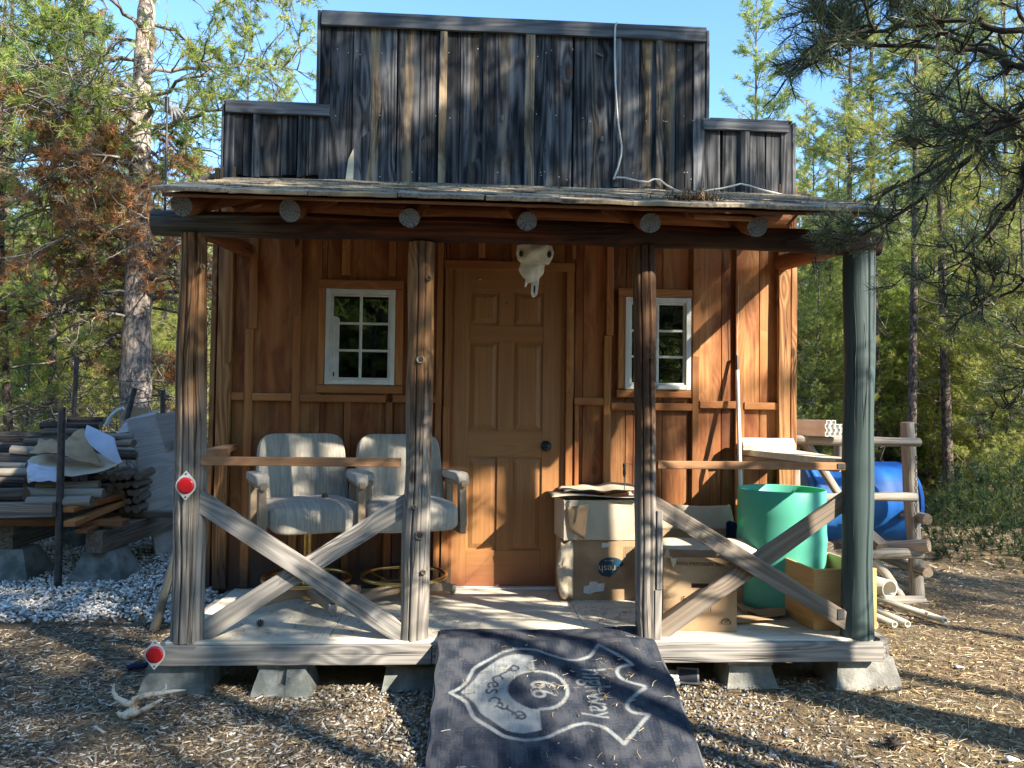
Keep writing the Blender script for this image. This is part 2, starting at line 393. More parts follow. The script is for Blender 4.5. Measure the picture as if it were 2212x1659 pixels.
m_greybrn = wood('grey_brown_board', (.30, .25, .20), (.10, .082, .066), (.20, .14, .09), knot=(.06, .04, .03), ringk=.55, streak=.5, crack=.7, tint=(.75, 1.15), altk=.5, knots=.5, bumpd=.003)
m_rail = wood('orange_rail', (.46, .25, .12), (.24, .11, .05), (.34, .16, .075), ringk=.5, streak=.45, tint=(.85, 1.1), altk=.4, crack=.4)
m_green = wood('green_painted_log', (.058, .088, .083), (.022, .037, .036), (.038, .060, .057), knot=(.02, .035, .038), ringk=.2, streak=.45, crack=1, rough=.6, tint=(.95, 1.05), altk=.4, bumpd=.004, knots=.2, spec=.4)
m_ply = wood('plywood_deck', (.68, .62, .49), (.50, .44, .34), (.56, .50, .39), ringk=.3, streak=.25, tint=(.9, 1.05), altk=.35, knots=.12, vscale=.5, crack=.3, mottle=.3)
m_plygrey = wood('grey_plywood', (.50, .46, .41), (.28, .255, .235), (.40, .37, .34), ringk=.45, streak=.3, tint=(.85, 1.1), altk=.4, knots=.2, vscale=.6, crack=.2)
m_bin = wood('bin_plywood', (.70, .42, .17), (.48, .26, .09), (.56, .32, .12), ringk=.35, streak=.35, tint=(.85, 1.1), altk=.4, knots=.15, vscale=.7, rough=.55)
m_fire = wood('split_firewood', (.78, .68, .50), (.56, .42, .25), (.62, .50, .33), ringk=.3, streak=.45, tint=(.95, 1.05), altk=.4, knots=.1)
m_pale = wood('peeled_pole', (.42, .37, .30), (.17, .145, .115), (.28, .235, .18), ringk=.3, streak=.55, crack=.7, tint=(.7, 1.2), altk=.4, bumpd=.004)
m_bark = wood('bark_log', (.27, .215, .165), (.045, .034, .027), (.09, .06, .042), ringk=.2, streak=.8, crack=.8, tint=(.6, 1.3), altk=.6, bumpd=.008, mottle=.7)
m_chairwood = wood('chair_oak', (.36, .265, .175), (.20, .14, .09), (.27, .195, .125), ringk=.3, streak=.4, tint=(.9, 1.05), altk=.4, knots=0, rough=.6)
m_end = log_end('log_end', (.25, .255, .265), (.09, .092, .10))
m_endb = log_end('log_end_brown', (.28, .21, .14), (.12, .08, .05))
m_conc = simple('concrete', (.235, .24, .22), (.10, .11, .10), 7, .92, .004, bscale=60)
m_conc2 = simple('pale_concrete', (.34, .325, .285), (.17, .16, .14), 7, .92, .006, bscale=60)
m_white = simple('white_vinyl', (.72, .72, .68), (.62, .61, .56), 6, .4)
m_whitepl = simple('white_plastic', (.62, .62, .58), (.5, .5, .46), 12, .45)
m_pvc = simple('pvc_pipe', (.62, .57, .46), (.50, .45, .35), 6, .45)
m_card = simple('cardboard', (.42, .28, .155), (.34, .22, .12), 5, .85, .0008, bscale=40)
m_cardp = simple('pale_cardboard', (.55, .46, .33), (.47, .38, .27), 5, .85, .0008, bscale=40)
m_label = simple('paper_label', (.68, .67, .62), (.58, .57, .53), 30, .8)
m_teal = simple('printed_teal', (.012, .06, .10), (.01, .05, .08), 20, .7)
m_ink = simple('printed_ink', (.035, .025, .02), (.05, .035, .025), 40, .8)
m_inkl = simple('printed_pale_ink', (.55, .42, .26), (.5, .38, .22), 40, .8)
m_black = simple('black_plastic', (.015, .015, .016), (.025, .025, .026), 20, .4)
m_steel = simple('dull_steel', (.11, .10, .10), (.06, .055, .055), 20, .55, metal=.6)
m_brass = simple('brass', (.62, .42, .15), (.45, .29, .10), 18, .28, metal=1)
m_chrome = simple('chrome', (.75, .74, .70), (.5, .48, .44), 30, .25, metal=1)
m_alu = simple('white_aluminium', (.75, .75, .73), (.66, .66, .64), 10, .35)
m_bone = simple('bone', (.80, .73, .58), (.62, .53, .39), 14, .8, .002, bscale=50)
m_antler = simple('bleached_antler', (.62, .52, .38), (.24, .15, .08), 11, .8, .002, lo=.42, hi=.6)
m_blue = simple('blue_plastic', (.012, .13, .46), (.03, .15, .40), 5, .5, spec=.4, lo=.4, hi=.75)
m_bluecloth = simple('dark_blue_cloth', (.01, .02, .06), None, 20, .9)
m_fabric = None
def fabric():
    M = NT('ribbed_fabric'); x, y, z = M.sep(M.attr('gc'))
    n1 = M.noise(M.vec(M.ma('MULTIPLY', x, 130), M.ma('MULTIPLY', y, 9), M.ma('MULTIPLY', z, 9)), 1, 3, .6)
    n2 = M.noise(M.attr('gc'), 6, 3)
    c = M.mix(M.ss(n1, .3, .7), (.46, .41, .335), (.32, .285, .23)); c = M.mix(M.ma('MULTIPLY', M.ss(n2, .45, .7), .35), c, (.25, .22, .175))
    return M.pbr(c, .95, M.bump(n1, .003), spec=.1, Sheen_Weight=.2)
m_fabric = fabric()
def green_plastic():
    M = NT('green_plastic'); n = M.noise(M.obj(), 5, 3)
    c = M.mix(n, (.16, .60, .45), (.12, .52, .38)); dn = M.noise(M.obj(), 22, 5, .7); z = M.sep(M.obj())[2]
    c = M.mix(M.ma('MULTIPLY', M.ss(M.ma('ADD', dn, M.ma('MULTIPLY', z, -.5)), .30, .62), .22), c, (.38, .40, .30))
    return M.pbr(c, .42, None, spec=.4, trans=(.35, (.04, .62, .25)))
m_gplastic = green_plastic()
def reflector():
    M = NT('red_reflector'); v = M.n('TexVoronoi'); M.set(v.inputs['Vector'], M.obj()); v.inputs['Scale'].default_value = 260
    return M.pbr((.52, .012, .018), .18, M.bump(v.outputs[0], .0006), spec=.6)
m_red = reflector()
def glass():
    M = NT('window_glass'); g = M.n('BsdfGlossy'); g.inputs[0].default_value = (.9, .95, .92, 1); g.inputs['Roughness'].default_value = .015
    n = M.noise(M.obj(), 3, 1); M.set(g.inputs['Normal'], M.bump(n, .004, .3))
    t = M.n('BsdfTransparent'); t.inputs[0].default_value = (.25, .30, .28, 1)
    fr = M.n('LayerWeight'); fr.inputs[0].default_value = .35
    ms = M.n('MixShader'); M.set(ms.inputs[0], M.ma('ADD', M.ma('MULTIPLY', fr.outputs[0], .45), .07)); M.set(ms.inputs[1], t.outputs[0]); M.set(ms.inputs[2], g.outputs[0])
    M.set(M.out.inputs[0], ms.outputs[0]); return M.m
m_glass = glass()
def shingle():
    M = NT('roof_shingle'); u, v, w2 = M.sep(M.attr('gc')); tn = M.sep(M.attr('tn'))
    p = M.pos(); n = M.noise(p, 60, 5, .7); st = M.noise(M.vec(M.ma('MULTIPLY', u, 2), M.ma('MULTIPLY', v, 40), w2), 1, 3)
    c = M.mix(M.ss(n, .35, .65), (.34, .28, .20), (.13, .11, .09)); c = M.mix(M.ss(st, .45, .65), c, (.40, .31, .20))
    tv = M.ma('MULTIPLY_ADD', tn[0], 1.0, .35); c = M.mix(1.0, c, M.n('CombineColor', None, i0=tv, i1=tv, i2=tv).outputs[0], 'MULTIPLY')
    return M.pbr(c, .95, M.bump(n, .004))
m_shingle = shingle()
def vcol(name, rough=.9, attr='cc', trans=None, bump=None, spec=.2, orand=0.0, gain=1.0):
    M = NT(name); c = M.attr(attr)
    if gain != 1: c = M.mix(1.0, c, (gain, gain, gain), 'MULTIPLY')
    if orand:
        r = M.n('ObjectInfo').outputs['Random']; tv = M.ma('MULTIPLY_ADD', r, orand, 1-orand/2)
        tv2 = M.ma('MULTIPLY_ADD', M.ma('FRACT', M.ma('MULTIPLY', r, 7.3)), orand*.8, 1-orand*.4)
        c = M.mix(1.0, c, M.n('CombineColor', None, i0=tv2, i1=tv, i2=tv).outputs[0], 'MULTIPLY')
    nr = None
    if bump: nr = M.bump(M.noise(M.pos(), bump[0], 3, .7), bump[1])
    return M.pbr(c, rough, nr, spec=spec, trans=(trans, c) if trans else None)
m_needle = vcol('pine_needles', .5, trans=.6, spec=.3, orand=.16)
m_needle_near = vcol('near_pine_needles', .45, trans=.25, spec=.4)
m_chip = vcol('litter', .9, spec=.15)
m_stone = vcol('gravel_stone', .85, spec=.25)
m_rug = vcol('rug_pile', 1.0, spec=.05)
def bark(name='pine_bark', c1=(.19, .15, .125), c2=(.055, .042, .035)):
    M = NT(name); p = M.obj(); x, y, z = M.sep(p)
    n = M.noise(M.vec(M.ma('MULTIPLY', x, 26), M.ma('MULTIPLY', y, 26), M.ma('MULTIPLY', z, 11)), 1, 5, .75)
    c = M.mix(M.ss(n, .40, .60), c1, c2)
    return M.pbr(c, .95, M.bump(n, .02), spec=.1)
m_pbark = bark(); m_palebark = bark('pale_pine_bark', (.50, .43, .37), (.17, .13, .105))
m_twig = simple('grey_twigs', (.26, .23, .20), (.12, .095, .075), 6, .9)
m_twigd = simple('dark_twigs', (.075, .058, .045), (.045, .034, .028), 6, .9)
def ground():
    M = NT('forest_floor'); p = M.pos(); x, y, z = M.sep(p)
    n1 = M.noise(p, .6, 4, .6); n2 = M.noise(p, 7, 5, .7); n3 = M.noise(p, 45, 4, .75)
    c = M.mix(M.ss(n3, .35, .65), (.25, .175, .10), (.085, .06, .04)); c = M.mix(M.ma('MULTIPLY', M.ss(n2, .5, .7), .5), c, (.36, .27, .16))
    c = M.mix(M.ma('MULTIPLY', M.ss(n1, .4, .65), .35), c, (.15, .13, .07))
    h = M.ma('ADD', n3, M.ma('MULTIPLY', n2, .6))
    return M.pbr(c, .95, M.bump(h, .02), spec=.1)
m_ground = ground()
m_gravelbase = simple('white_gravel_bed', (.42, .42, .41), (.15, .15, .15), 70, .95, .02, use='obj')
m_room = simple('dark_room', (.03, .03, .03), None, 3, .9)
m_cable = simple('white_cable', (.62, .60, .53), (.5, .48, .42), 20, .5)
m_cutedge = simple('rug_backing', (.10, .10, .10), (.07, .07, .07), 20, .9)
# ------------------------------------------------------------------ the cabin
DZ = .25
cabin = empty('cabin', (.3, .9, 0), label='small brown plank cabin with dark weathered stepped false front and porch', cat='cabin')
XL, XR = -1.574, 2.19
ZTOP = 2.95
YW = 0.0
OPEN = [(X(701, 0), X(850, 0), 1.545, 2.165), (X(1351, 0), X(1489, 0), 1.545, 2.158), (X(967, 0), X(1218, 0), .20, 2.295)]

def wallboards():
    mb = MB()
    # left to right: edges in picture units along the wall, tone, redness
    E_ = [(455, 499, .75, .5), (499, 536, .62, .5), (536, 636, .7, .35), (636, 690, .72, .3), (690, 742, .6, .4), (742, 838, .5, .6), (838, 958, .45, .75),
          (958, 1100, .35, .7), (1100, 1240, .35, .7), (1240, 1258, .6, .6), (1258, 1312, .75, .35), (1312, 1368, .3, .2), (1368, 1430, .55, .5), (1430, 1502, .6, .5), (1502, 1558, .85, .15),
          (1558, 1592, .5, .5), (1592, 1640, .9, .1), (1640, 1690, .85, .2), (1690, 1716, .7, .3)]
    for i, (a, b, t, rd) in enumerate(E_):
        x0 = XL if i == 0 else X(a, 0); x1 = XR if i == len(E_)-1 else X(b, 0)
        cuts = sorted({x0, x1} | {c for o in OPEN for c in o[:2] if x0+.004 < c < x1-.004})
        off = (rnd.uniform(0, 60), rnd.uniform(0, 60), rnd.uniform(0, 60))
        for c0, c1 in zip(cuts, cuts[1:]):
            mid = (c0+c1)/2; zz = [(.235, ZTOP)]
            for o in OPEN:
                if o[0] < mid < o[1]: zz = [(.235, o[2]), (o[3], ZTOP)]
            for z0, z1 in zz:
                if z1-z0 < .05: continue
                # lower course is redder and darker below the belt board
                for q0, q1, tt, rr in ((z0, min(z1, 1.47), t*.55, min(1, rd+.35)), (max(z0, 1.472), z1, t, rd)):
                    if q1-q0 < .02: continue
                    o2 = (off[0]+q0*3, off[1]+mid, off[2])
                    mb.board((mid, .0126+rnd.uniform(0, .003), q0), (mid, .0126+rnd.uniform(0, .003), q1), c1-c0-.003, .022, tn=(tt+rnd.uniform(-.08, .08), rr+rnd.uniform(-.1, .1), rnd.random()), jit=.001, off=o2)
    return mb
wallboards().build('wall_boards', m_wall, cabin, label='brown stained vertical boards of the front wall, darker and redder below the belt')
mb = MB()
def vb(px0, px1, z0, z1, y=-.016, th=.02, t=.6, rd=.4, jit=.003, mbx=None):
    (mbx or mb).board((X((px0+px1)/2, y), y, z0), (X((px0+px1)/2, y), y, z1), X(px1, y)-X(px0, y), th, tn=(t, rd, rnd.random()), jit=jit, jf=3)
Z = lambda py: Zq(py, -.02, 1106)
zb = 1.47
for a in [(532, 550, 1.90, 2.93, .7, .3), (526, 544, .26, 1.898, .75, .3), (629, 646, 1.99, 2.93, .35, .9), (629, 646, .26, 1.988, .62, .5), (732, 749, 2.255, 2.93, .9, .1), (743, 757, .26, 1.44, .3, .9),
          (834, 850, 2.255, 2.93, .55, .6), (833, 847, .26, 1.44, .1, .6), (940, 953, .26, 2.93, .5, .7), (1028, 1043, 2.39, 2.6, .95, .1), (1232, 1240, 2.4, 2.9, .5, .5), (1308, 1323, 1.90, 2.93, .8, .3),
          (1304, 1319, .26, 1.898, .8, .4), (1495, 1511, 1.77, 2.93, .7, .3), (1494, 1509, .26, 1.768, .15, .8), (1588, 1606, .26, 2.93, .75, .5), (1100, 1113, 2.4, 2.93, .4, .5), (1241, 1250, .26, 1.44, .5, .8),
          (880, 893, .26, 2.93, .5, .6)]:
    vb(*a[:4], t=a[4], rd=a[5])
mb.each('batten', m_trim, cabin)
mb = MB()
for x0, x1, t, rd, dz in [(499, 526, .75, .2, .0), (545, 629, .9, .2, .0), (647, 833, .45, .6, -.004), (848, 940, .4, .7, 0), (1240, 1303, .6, .5, 0), (1320, 1494, .55, .6, -.03), (1511, 1588, .8, .3, -.012), (1607, 1680, 1.0, .0, -.016)]:
    y = -.02; mb.board((X(x0, y), y, zb-.004+dz), (X(x1, y), y, zb-.004+dz), .048, .028, up=(0, -1, 0), tn=(t, rd, .5), jit=.002)
mb.each('belt_board', m_trim, cabin)
mb = MB()
vb(468, 497, .26, 2.93, y=-.03, th=.04, t=.8, rd=.3, jit=.008)
vb(1680, 1705, .26, 2.93, y=-.03, th=.04, t=.95, rd=.2, jit=.006)
vb(1706, 1718, .26, 2.93, y=-.006, th=.05, t=.5, rd=.6, jit=.005)
vb(455, 466, .26, 2.93, y=.03, th=.09, t=.3, rd=.6, jit=.003)
mb.each('corner_board', m_corner, cabin)
# side and back walls, main roof
mb = MB()
for i in range(11):
    y0 = .03+i*.2
    for x, tn_ in ((XL+.012, .5), (XR-.012, .6)):
        mb.board((x, y0+.1, .235), (x, y0+.1, 2.85), .195, .02, up=(1, 0, 0), tn=(tn_+rnd.uniform(-.2, .2), .4, .4))
for i in range(18):
    x0 = XL+.03+i*.2075; mb.board((x0+.1, 2.24, .235), (x0+.1, 2.24, 2.85), .205, .02, tn=(.5, .4, .4))
mb.build('side_and_back_walls', m_wall, cabin)
mb = MB(); mb.box((XL+.03, .04, .205), (XR-.03, 2.22, .23)); mb.build('inner_floor', m_room, cabin)
mb = MB(); xm = (XL+XR)/2
for sgn, xe in ((-1, XL-.15), (1, XR+.15)):
    mb.prism([(xm, .04, 3.34), (xe, .04, 2.86), (xe, .04, 2.89), (xm, .04, 3.38)], (0, 2.4, 0))
mb.build('main_roof', m_shingle, cabin)
mb = MB()
for yy in (.045, 2.2): mb.prism([(XL+.03, yy, 2.83), (XR-.03, yy, 2.83), (xm, yy, 3.33)], (0, .02, 0))
mb.build('gables', m_wall, cabin)

# false front
ff = MB(); yF = -.035
ZC, ZWG = 3.958, 3.345
def fb(px0, px1, z0, z1, t, rd, y=yF, th=.022, jit=.004, wav=1):
    xa, xb = X(px0, y, 300), X(px1, y, 300)
    ff.board(((xa+xb)/2, y+rnd.uniform(0, .004), z0+rnd.uniform(-.012, .012)), ((xa+xb)/2, y+rnd.uniform(0, .004), z1), xb-xa, th, tn=(t, rd, rnd.random()), jit=jit, jf=1.6, off=(rnd.uniform(0, 60), 10*rnd.randint(1, 5), 5*rnd.randint(1, 12)))
zbt = 2.845
for a in [(506, 526, .35, .3), (526, 546, .3, .2), (561, 612, .4, .45), (612, 643, .25, .3), (656, 669, .4, .2), (669, 702, .75, .3)]:
    fb(a[0], a[1]-1, zbt+.04, ZWG-.04, a[2], a[3])
fb(485, 506, zbt-.01, ZWG-.005, .7, .2, y=yF-.01)
fb(546, 561, zbt+.03, ZWG-.04, .75, .25, y=yF-.022); fb(643, 656, zbt+.03, ZWG-.04, .6, .3, y=yF-.022)
for a in [(690, 711, .35, .2), (711, 760, .30, .3), (761, 855, .75, .95), (858, 905, .55, .75), (905, 947, .35, .45), (962, 992, .4, .2), (993, 1046, .5, .5), (1049, 1134, .8, .55), (1153, 1235, .62, .4),
          (1239, 1324, .55, .45), (1338, 1380, .6, .25), (1380, 1416, .6, .95), (1430, 1458, .5, .7), (1458, 1478, .1, .1), (1478, 1498, .08, .1)]:
    fb(a[0], a[1]-.8, zbt, ZC-.06, a[2], a[3])
for a in [(947, 963, .9, .8), (1132, 1154, .95, .7), (1324, 1340, .8, .2), (1415, 1432, .8, .5), (1041, 1049, .3, .3)]:
    fb(a[0], a[1], zbt+rnd.uniform(-.02, .02), ZC-.06, a[2], a[3], y=yF-.022, jit=.006)
fb(1497, 1522, zbt-.01, ZC-.05, .95, .15, y=yF-.012)
for a in [(1522, 1556, .55, .25), (1559, 1601, .5, .3), (1617, 1653, .55, .3), (1654, 1686, .45, .2)]:
    fb(a[0], a[1]-1, zbt+.01, ZWG-.04, a[2], a[3])
fb(1600, 1618, zbt, ZWG-.04, .9, .2, y=yF-.022); fb(1686, 1709, zbt-.01, ZWG-.02, .95, .2, y=yF-.01)
ff.build('false_front_boards', m_front, cabin, label='charcoal and tan weathered boards of the stepped false front')
mb = MB()
xw = lambda p: X(p, -.06, 300)
mb.board((xw(487), -.062, ZWG-.035), (xw(711), -.062, ZWG-.035), .075, .022, tn=(.45, .2, .3), jit=.003)
mb.board((xw(690), -.064, ZC-.052), (xw(1523), -.064, ZC-.052), .088, .024, tn=(.55, .2, .3), jit=.004)
mb.board((xw(1518), -.062, ZWG-.035), (xw(1702), -.062, ZWG-.035), .07, .022, tn=(1.0, .1, .3), jit=.004)
mb.each('cap_board', m_cap, cabin)
mb = MB()
mb.box((X(683, -.03, 300)-.004, -.05, ZWG+.0), (X(690, -.03, 300)-.004, .10, ZC+.01), axis=2, jit=.002)
mb.box((X(1523, -.03, 300), -.05, ZWG-.02), (X(1530, -.03, 300), .10, ZC-.01), axis=2, jit=.003)
mb.box((X(480, -.03, 300)-.002, -.05, zbt-.01), (X(485, -.03, 300)-.002, .10, ZWG+.01), axis=2, jit=.002)
mb.box((X(1709, -.03, 300), -.05, zbt-.03), (X(1717, -.03, 300), .10, ZWG+.0), axis=2, jit=.003)
mb.box((X(690, -.03, 300), -.052, ZC-.007), (X(1523, -.03, 300), .10, ZC+.012), jit=.003)
mb.box((X(485, -.03, 300), -.052, ZWG+.003), (X(682, -.03, 300), .10, ZWG+.016), jit=.002)
mb.box((X(1532, -.03, 300), -.052, ZWG+.003), (X(1709, -.03, 300), .10, ZWG+.016), jit=.003)
mb.each('edge_board', m_cap, cabin)
mb = MB(); mb.box((X(487, 0, 300), -.012, 2.80), (X(1709, 0, 300), .03, ZWG-.02), axis=0, tn=(.1, .1, .1)); mb.box((X(692, 0, 300), -.012, ZWG-.02), (X(1520, 0, 300), .03, ZC-.03), axis=0, tn=(.1, .1, .1))
mb.build('false_front_backing', m_room, cabin)

# ------------------------------------------------------------------ door
mb = MB()
xd0, xd1, zd0, zd1 = X(979, .02), X(1213, .02), .262, Zq(585, .02)
yd = .012
mb.box((xd0, yd+.004, zd0), (xd1, yd+.035, zd1), axis=2)
def rail_(px0, px1, z0, z1, ax): mb.box((X(px0, yd), yd-.010, z0), (X(px1, yd), yd+.010, z1), axis=ax, bev=.002, tn=(.5, .5, .5), jit=0)
zz = lambda py: Zq(py, yd, 1106)
PZ = [(631, 704), (738, 931), (988, 1188)]
rail_(979, 1011, zd0, zd1, 2); rail_(1171, 1213, zd0, zd1, 2)
mb_z = [zd1]+[v for a, b in PZ for v in (zz(a), zz(b))]+[zd0]
for i in range(0, 8, 2): rail_(1011.3, 1170.7, mb_z[i+1], mb_z[i], 0)
for a, b in PZ: rail_(1075, 1106, zz(b)+.0005, zz(a)-.0005, 2)
door = mb.build('door', m_door, cabin, label='brown six panel door')
mb = MB()
for a, b in PZ:
    for p0, p1 in ((1011, 1075), (1106, 1171)):
        x0, x1, z0, z1 = X(p0, yd)+.012, X(p1, yd)-.012, zz(b)+.014, zz(a)-.014
        e = .028; y1, y2 = yd+.003, yd-.008
        V = [(x0, y1, z0), (x1, y1, z0), (x1, y1, z1), (x0, y1, z1), (x0+e, y2, z0+e), (x1-e, y2, z0+e), (x1-e, y2, z1-e), (x0+e, y2, z1-e)]
        o = rnd.uniform(0, 40)
        mb.add(V, [(4, 5, 6, 7), (0, 1, 5, 4), (1, 2, 6, 5), (2, 3, 7, 6), (3, 0, 4, 7)], [(v[2]+o, v[0], v[1]) for v in V], (.55, .45, .5))
mb.build('door_panel', m_door, door)
kn = Q(1180, 964, Y=-.01)
mb = MB(); mb.lathe([(0, .062), (.018, .062), (.026, .052), (.028, .040), (.022, .026), (.012, .018), (.012, .008), (.034, .007), (.036, 0), (0, 0)], (kn.x, yd-.009, kn.z), (0, -1, 0), 28)
mb.build('door_knob', m_black, door)
hk = Q(1037, 602, Y=0); mb = MB(); mb.tube([(hk.x-.012, 0, hk.z), (hk.x-.01, -.012, hk.z-.008), (hk.x+.01, -.012, hk.z-.008), (hk.x+.012, 0, hk.z)], .003, 6)
mb.build('door_hook', m_chrome, door)
pp = Q(1095, 656, Y=0); mb = MB(); mb.lathe([(0, .006), (.005, .005), (.006, 0)], (pp.x, yd-.01, pp.z), (0, -1, 0), 12); mb.build('peephole', m_black, door)
mb = MB(); mbx = mb
zt = Zq(575, -.02)
mb.board((X(956, -.02), -.022, zt), (X(1237, -.02), -.022, zt), .058, .03, tn=(.45, .5, .3))
mb.board((X(964, -.02), -.02, .262), (X(964, -.02), -.02, 1.42), .042, .028, tn=(.55, .45, .3)); mb.board((X(965, -.02), -.02, 1.423), (X(965, -.02), -.02, zt-.031), .042, .026, tn=(.35, .6, .3))
mb.board((X(1229, -.02), -.02, .262), (X(1229, -.02), -.02, 1.52), .045, .028, tn=(.6, .7, .3)); mb.board((X(1229, -.02), -.02, 1.523), (X(1229, -.02), -.02, zt-.031), .045, .026, tn=(.7, .4, .3))
for a, b in ((968.5, 979.3), (1212.8, 1220.5)): mb.box((X(a, 0), -.012, .262), (X(b, 0), .05, zd1+.03), axis=2, tn=(.15, .9, .5))
mb.box((X(978.5, 0), -.008, zd1+.002), (X(1213.5, 0), .05, zd1+.03), axis=0, tn=(.15, .9, .5))
mb.each('door_frame_board', m_trim, cabin)
mb = MB(); mb.box((X(972, 0), -.05, .2505), (X(1216, 0), .03, .261), axis=0); mb.build('threshold', m_alu, cabin)

# ------------------------------------------------------------------ windows
def window(px0, px1, zlo, zhi, label, trims):
    x0, x1 = X(px0, -.03), X(px1, -.03); mb = MB(); y0, y1 = -.040, .03
    for a, b, ax in (((x0, y0, zlo), (x0+.032, y1, zhi), 2), ((x1-.032, y0, zlo), (x1, y1, zhi), 2), ((x0+.0325, y0, zhi-.032), (x1-.0325, y1, zhi), 0), ((x0+.0325, y0, zlo), (x1-.0325, y1, zlo+.032), 0)): mb.box(a, b, axis=ax, jit=0)
    xm_ = (x0+x1)/2
    e = .045   # stepped inner sash
    for a, b, ax in (((x0+.0325, y0+.012, zlo+.0325), (x0+e, y1-.01, zhi-.0325), 2), ((x1-e, y0+.012, zlo+.0325), (x1-.0325, y1-.01, zhi-.0325), 2), ((x0+e+.0005, y0+.012, zhi-e), (x1-e-.0005, y1-.01, zhi-.0325), 0), ((x0+e+.0005, y0+.012, zlo+.0325), (x1-e-.0005, y1-.01, zlo+e), 0)): mb.box(a, b, axis=ax, jit=0)
    fr = mb.build('window', m_white, cabin, label=label)
    mb = MB(); mb.box((xm_-.009, -.020, zlo+e), (xm_+.009, -.006, zhi-e), axis=2, jit=0)
    for k in (1, 2):
        zk = zlo+e+(zhi-zlo-2*e)*k/3
        mb.box((x0+e, -.018, zk-.008), (xm_-.0095, -.006, zk+.008), jit=0); mb.box((xm_+.0095, -.018, zk-.008), (x1-e, -.006, zk+.008), jit=0)
    mb.each('muntin', m_white, fr)
    mb = MB(); mb.box((x0+.033, -.004, zlo+.033), (x1-.033, .0, zhi-.033), jit=0, bev=.0004); mb.build('pane', m_glass, fr)
    mb = MB()
    for p0, p1, za, zb_, t in trims:
        xa, xb = X(p0, -.03), X(p1, -.03)
        if xb-xa > zb_-za: mb.board((xa, -.026, (za+zb_)/2), (xb, -.026, (za+zb_)/2), zb_-za, .03, tn=(t, .5, .3), jit=.0025)
        else: mb.board(((xa+xb)/2, -.024, za), ((xa+xb)/2, -.024, zb_), xb-xa, .026, tn=(t, .4, .3), jit=.0015)
    mb.each('window_trim', m_trim, cabin)
    return fr
Zw = lambda py: Zq(py, -.035, 1106)
wlo, whi = 1.552, 2.166
w1 = window(699.5, 850, wlo, whi, 'white six pane window left of the door', [(683, 867, whi+.003, whi+.06, .6), (683, 698, wlo, whi+.001, .8), (851, 867, wlo, whi+.001, .85), (682, 868, wlo-.055, wlo-.003, .45)])
w2 = window(1349, 1491, wlo-.004, whi-.012, 'white six pane window right of the door', [(1334, 1493, whi-.008, whi+.045, .8), (1334, 1348, wlo, whi-.01, .75), (1332, 1492, wlo-.056, wlo-.008, .7)])
mb = MB(); mb.box((X(1420, -.05), -.062, wlo+.0), (X(1468, -.05), -.041, wlo+.024)); mb.build('window_latch', m_white, w2)

# ------------------------------------------------------------------ deck
mb = MB()
def deckpiece(x0, x1, y0, y1, t):
    mb.box((x0, y0, .226+rnd.uniform(0, .001)), (x1, y1, DZ), tn=(t, .4, .3), axis=0 if x1-x0 > y1-y0 else 1, jit=0)
deckpiece(-1.43, -.66, -1.095, -.002, .6); deckpiece(-.656, .66, -1.095, -.002, .75); deckpiece(.664, 2.10, -1.095, -.002, .8)
mb.board((-1.43, -1.118, .243), (-.1, -1.118, .243), .042, .022, up=(0, 0, 1), tn=(.7, .4, .3)); mb.board((-.097, -1.118, .242), (2.12, -1.118, .242), .042, .022, up=(0, 0, 1), tn=(.85, .2, .3), jit=.003)
mb.build('deck_boards', m_ply, cabin)
mb = MB()
mb.board((-1.445, -1.158, .197), (-.14, -1.158, .197), .094, .034, up=(0, -1, 0), tn=(.55, .4, .3), jit=.003)
mb.board((-.135, -1.159, .197), (2.155, -1.159, .196), .096, .034, up=(0, -1, 0), tn=(.85, .2, .3), jit=.004)
mb.board((-1.455, -1.14, .195), (-1.455, .1, .195), .09, .034, up=(-1, 0, 0), tn=(.6, .4, .4)); mb.board((2.185, -1.13, .20), (2.185, .1, .20), .10, .045, up=(1, 0, 0), tn=(.7, .2, .4))
for yy in (-.7, -.25): mb.board((-1.43, yy, .19), (2.16, yy, .19), .035, .07, up=(0, 0, 1))
mb.each('rim_board', m_grey, cabin)

# ------------------------------------------------------------------ posts, beam, rafters, roof
def post(x, y, xt, z1, r, r1, mat, tn, name='porch_post', label=None, checks=(), z0=DZ+.0, sj=.05):
    mb = MB(); mb.log((x, y, z0), (xt, y, z1), r, r1, n=26, tn=tn, jit=.012, checks=checks, bend=.008, seg=22, sj=sj, up=(0, -1, 0)); return mb.build(name, [mat, m_endb], cabin, label=label)
A = lambda deg: RAD(deg)
post(-1.345, -1.08, -1.365, 2.262, .079, .066, m_post, (.5, .5, .5), label='leftmost porch post, log with a long dark split', checks=((A(97), .060, .15), (A(58), .04, .10), (A(135), .03, .08)), sj=.08)
post(-.235, -1.08, -.222, 2.25, .070, .064, m_post, (.75, .35, .5), label='second porch post, knotty log beside the door', checks=((A(108), .03, .09), (A(70), .028, .08)))
post(.955, -1.08, .925, 2.262, .058, .055, m_post, (.3, .75, .5), label='third porch post, dark split log', checks=((A(72), .055, .15), (A(118), .03, .08)))
post(2.065, -1.08, 2.078, 2.262, .079, .076, m_green, (.5, .5, .5), label='rightmost porch post, painted dark green', checks=((A(80), .035, .07), (A(50), .02, .05)), sj=.03)
mb = MB(); mb.board((1.000, -1.128, .25), (1.000, -1.128, .50), .036, .02, tn=(.8, .3, .2)); mb.board((1.006, -1.125, .505), (1.006, -1.125, .9), .03, .02, tn=(.8, .3, .2)); mb.each('post_cleat', m_grey, cabin)
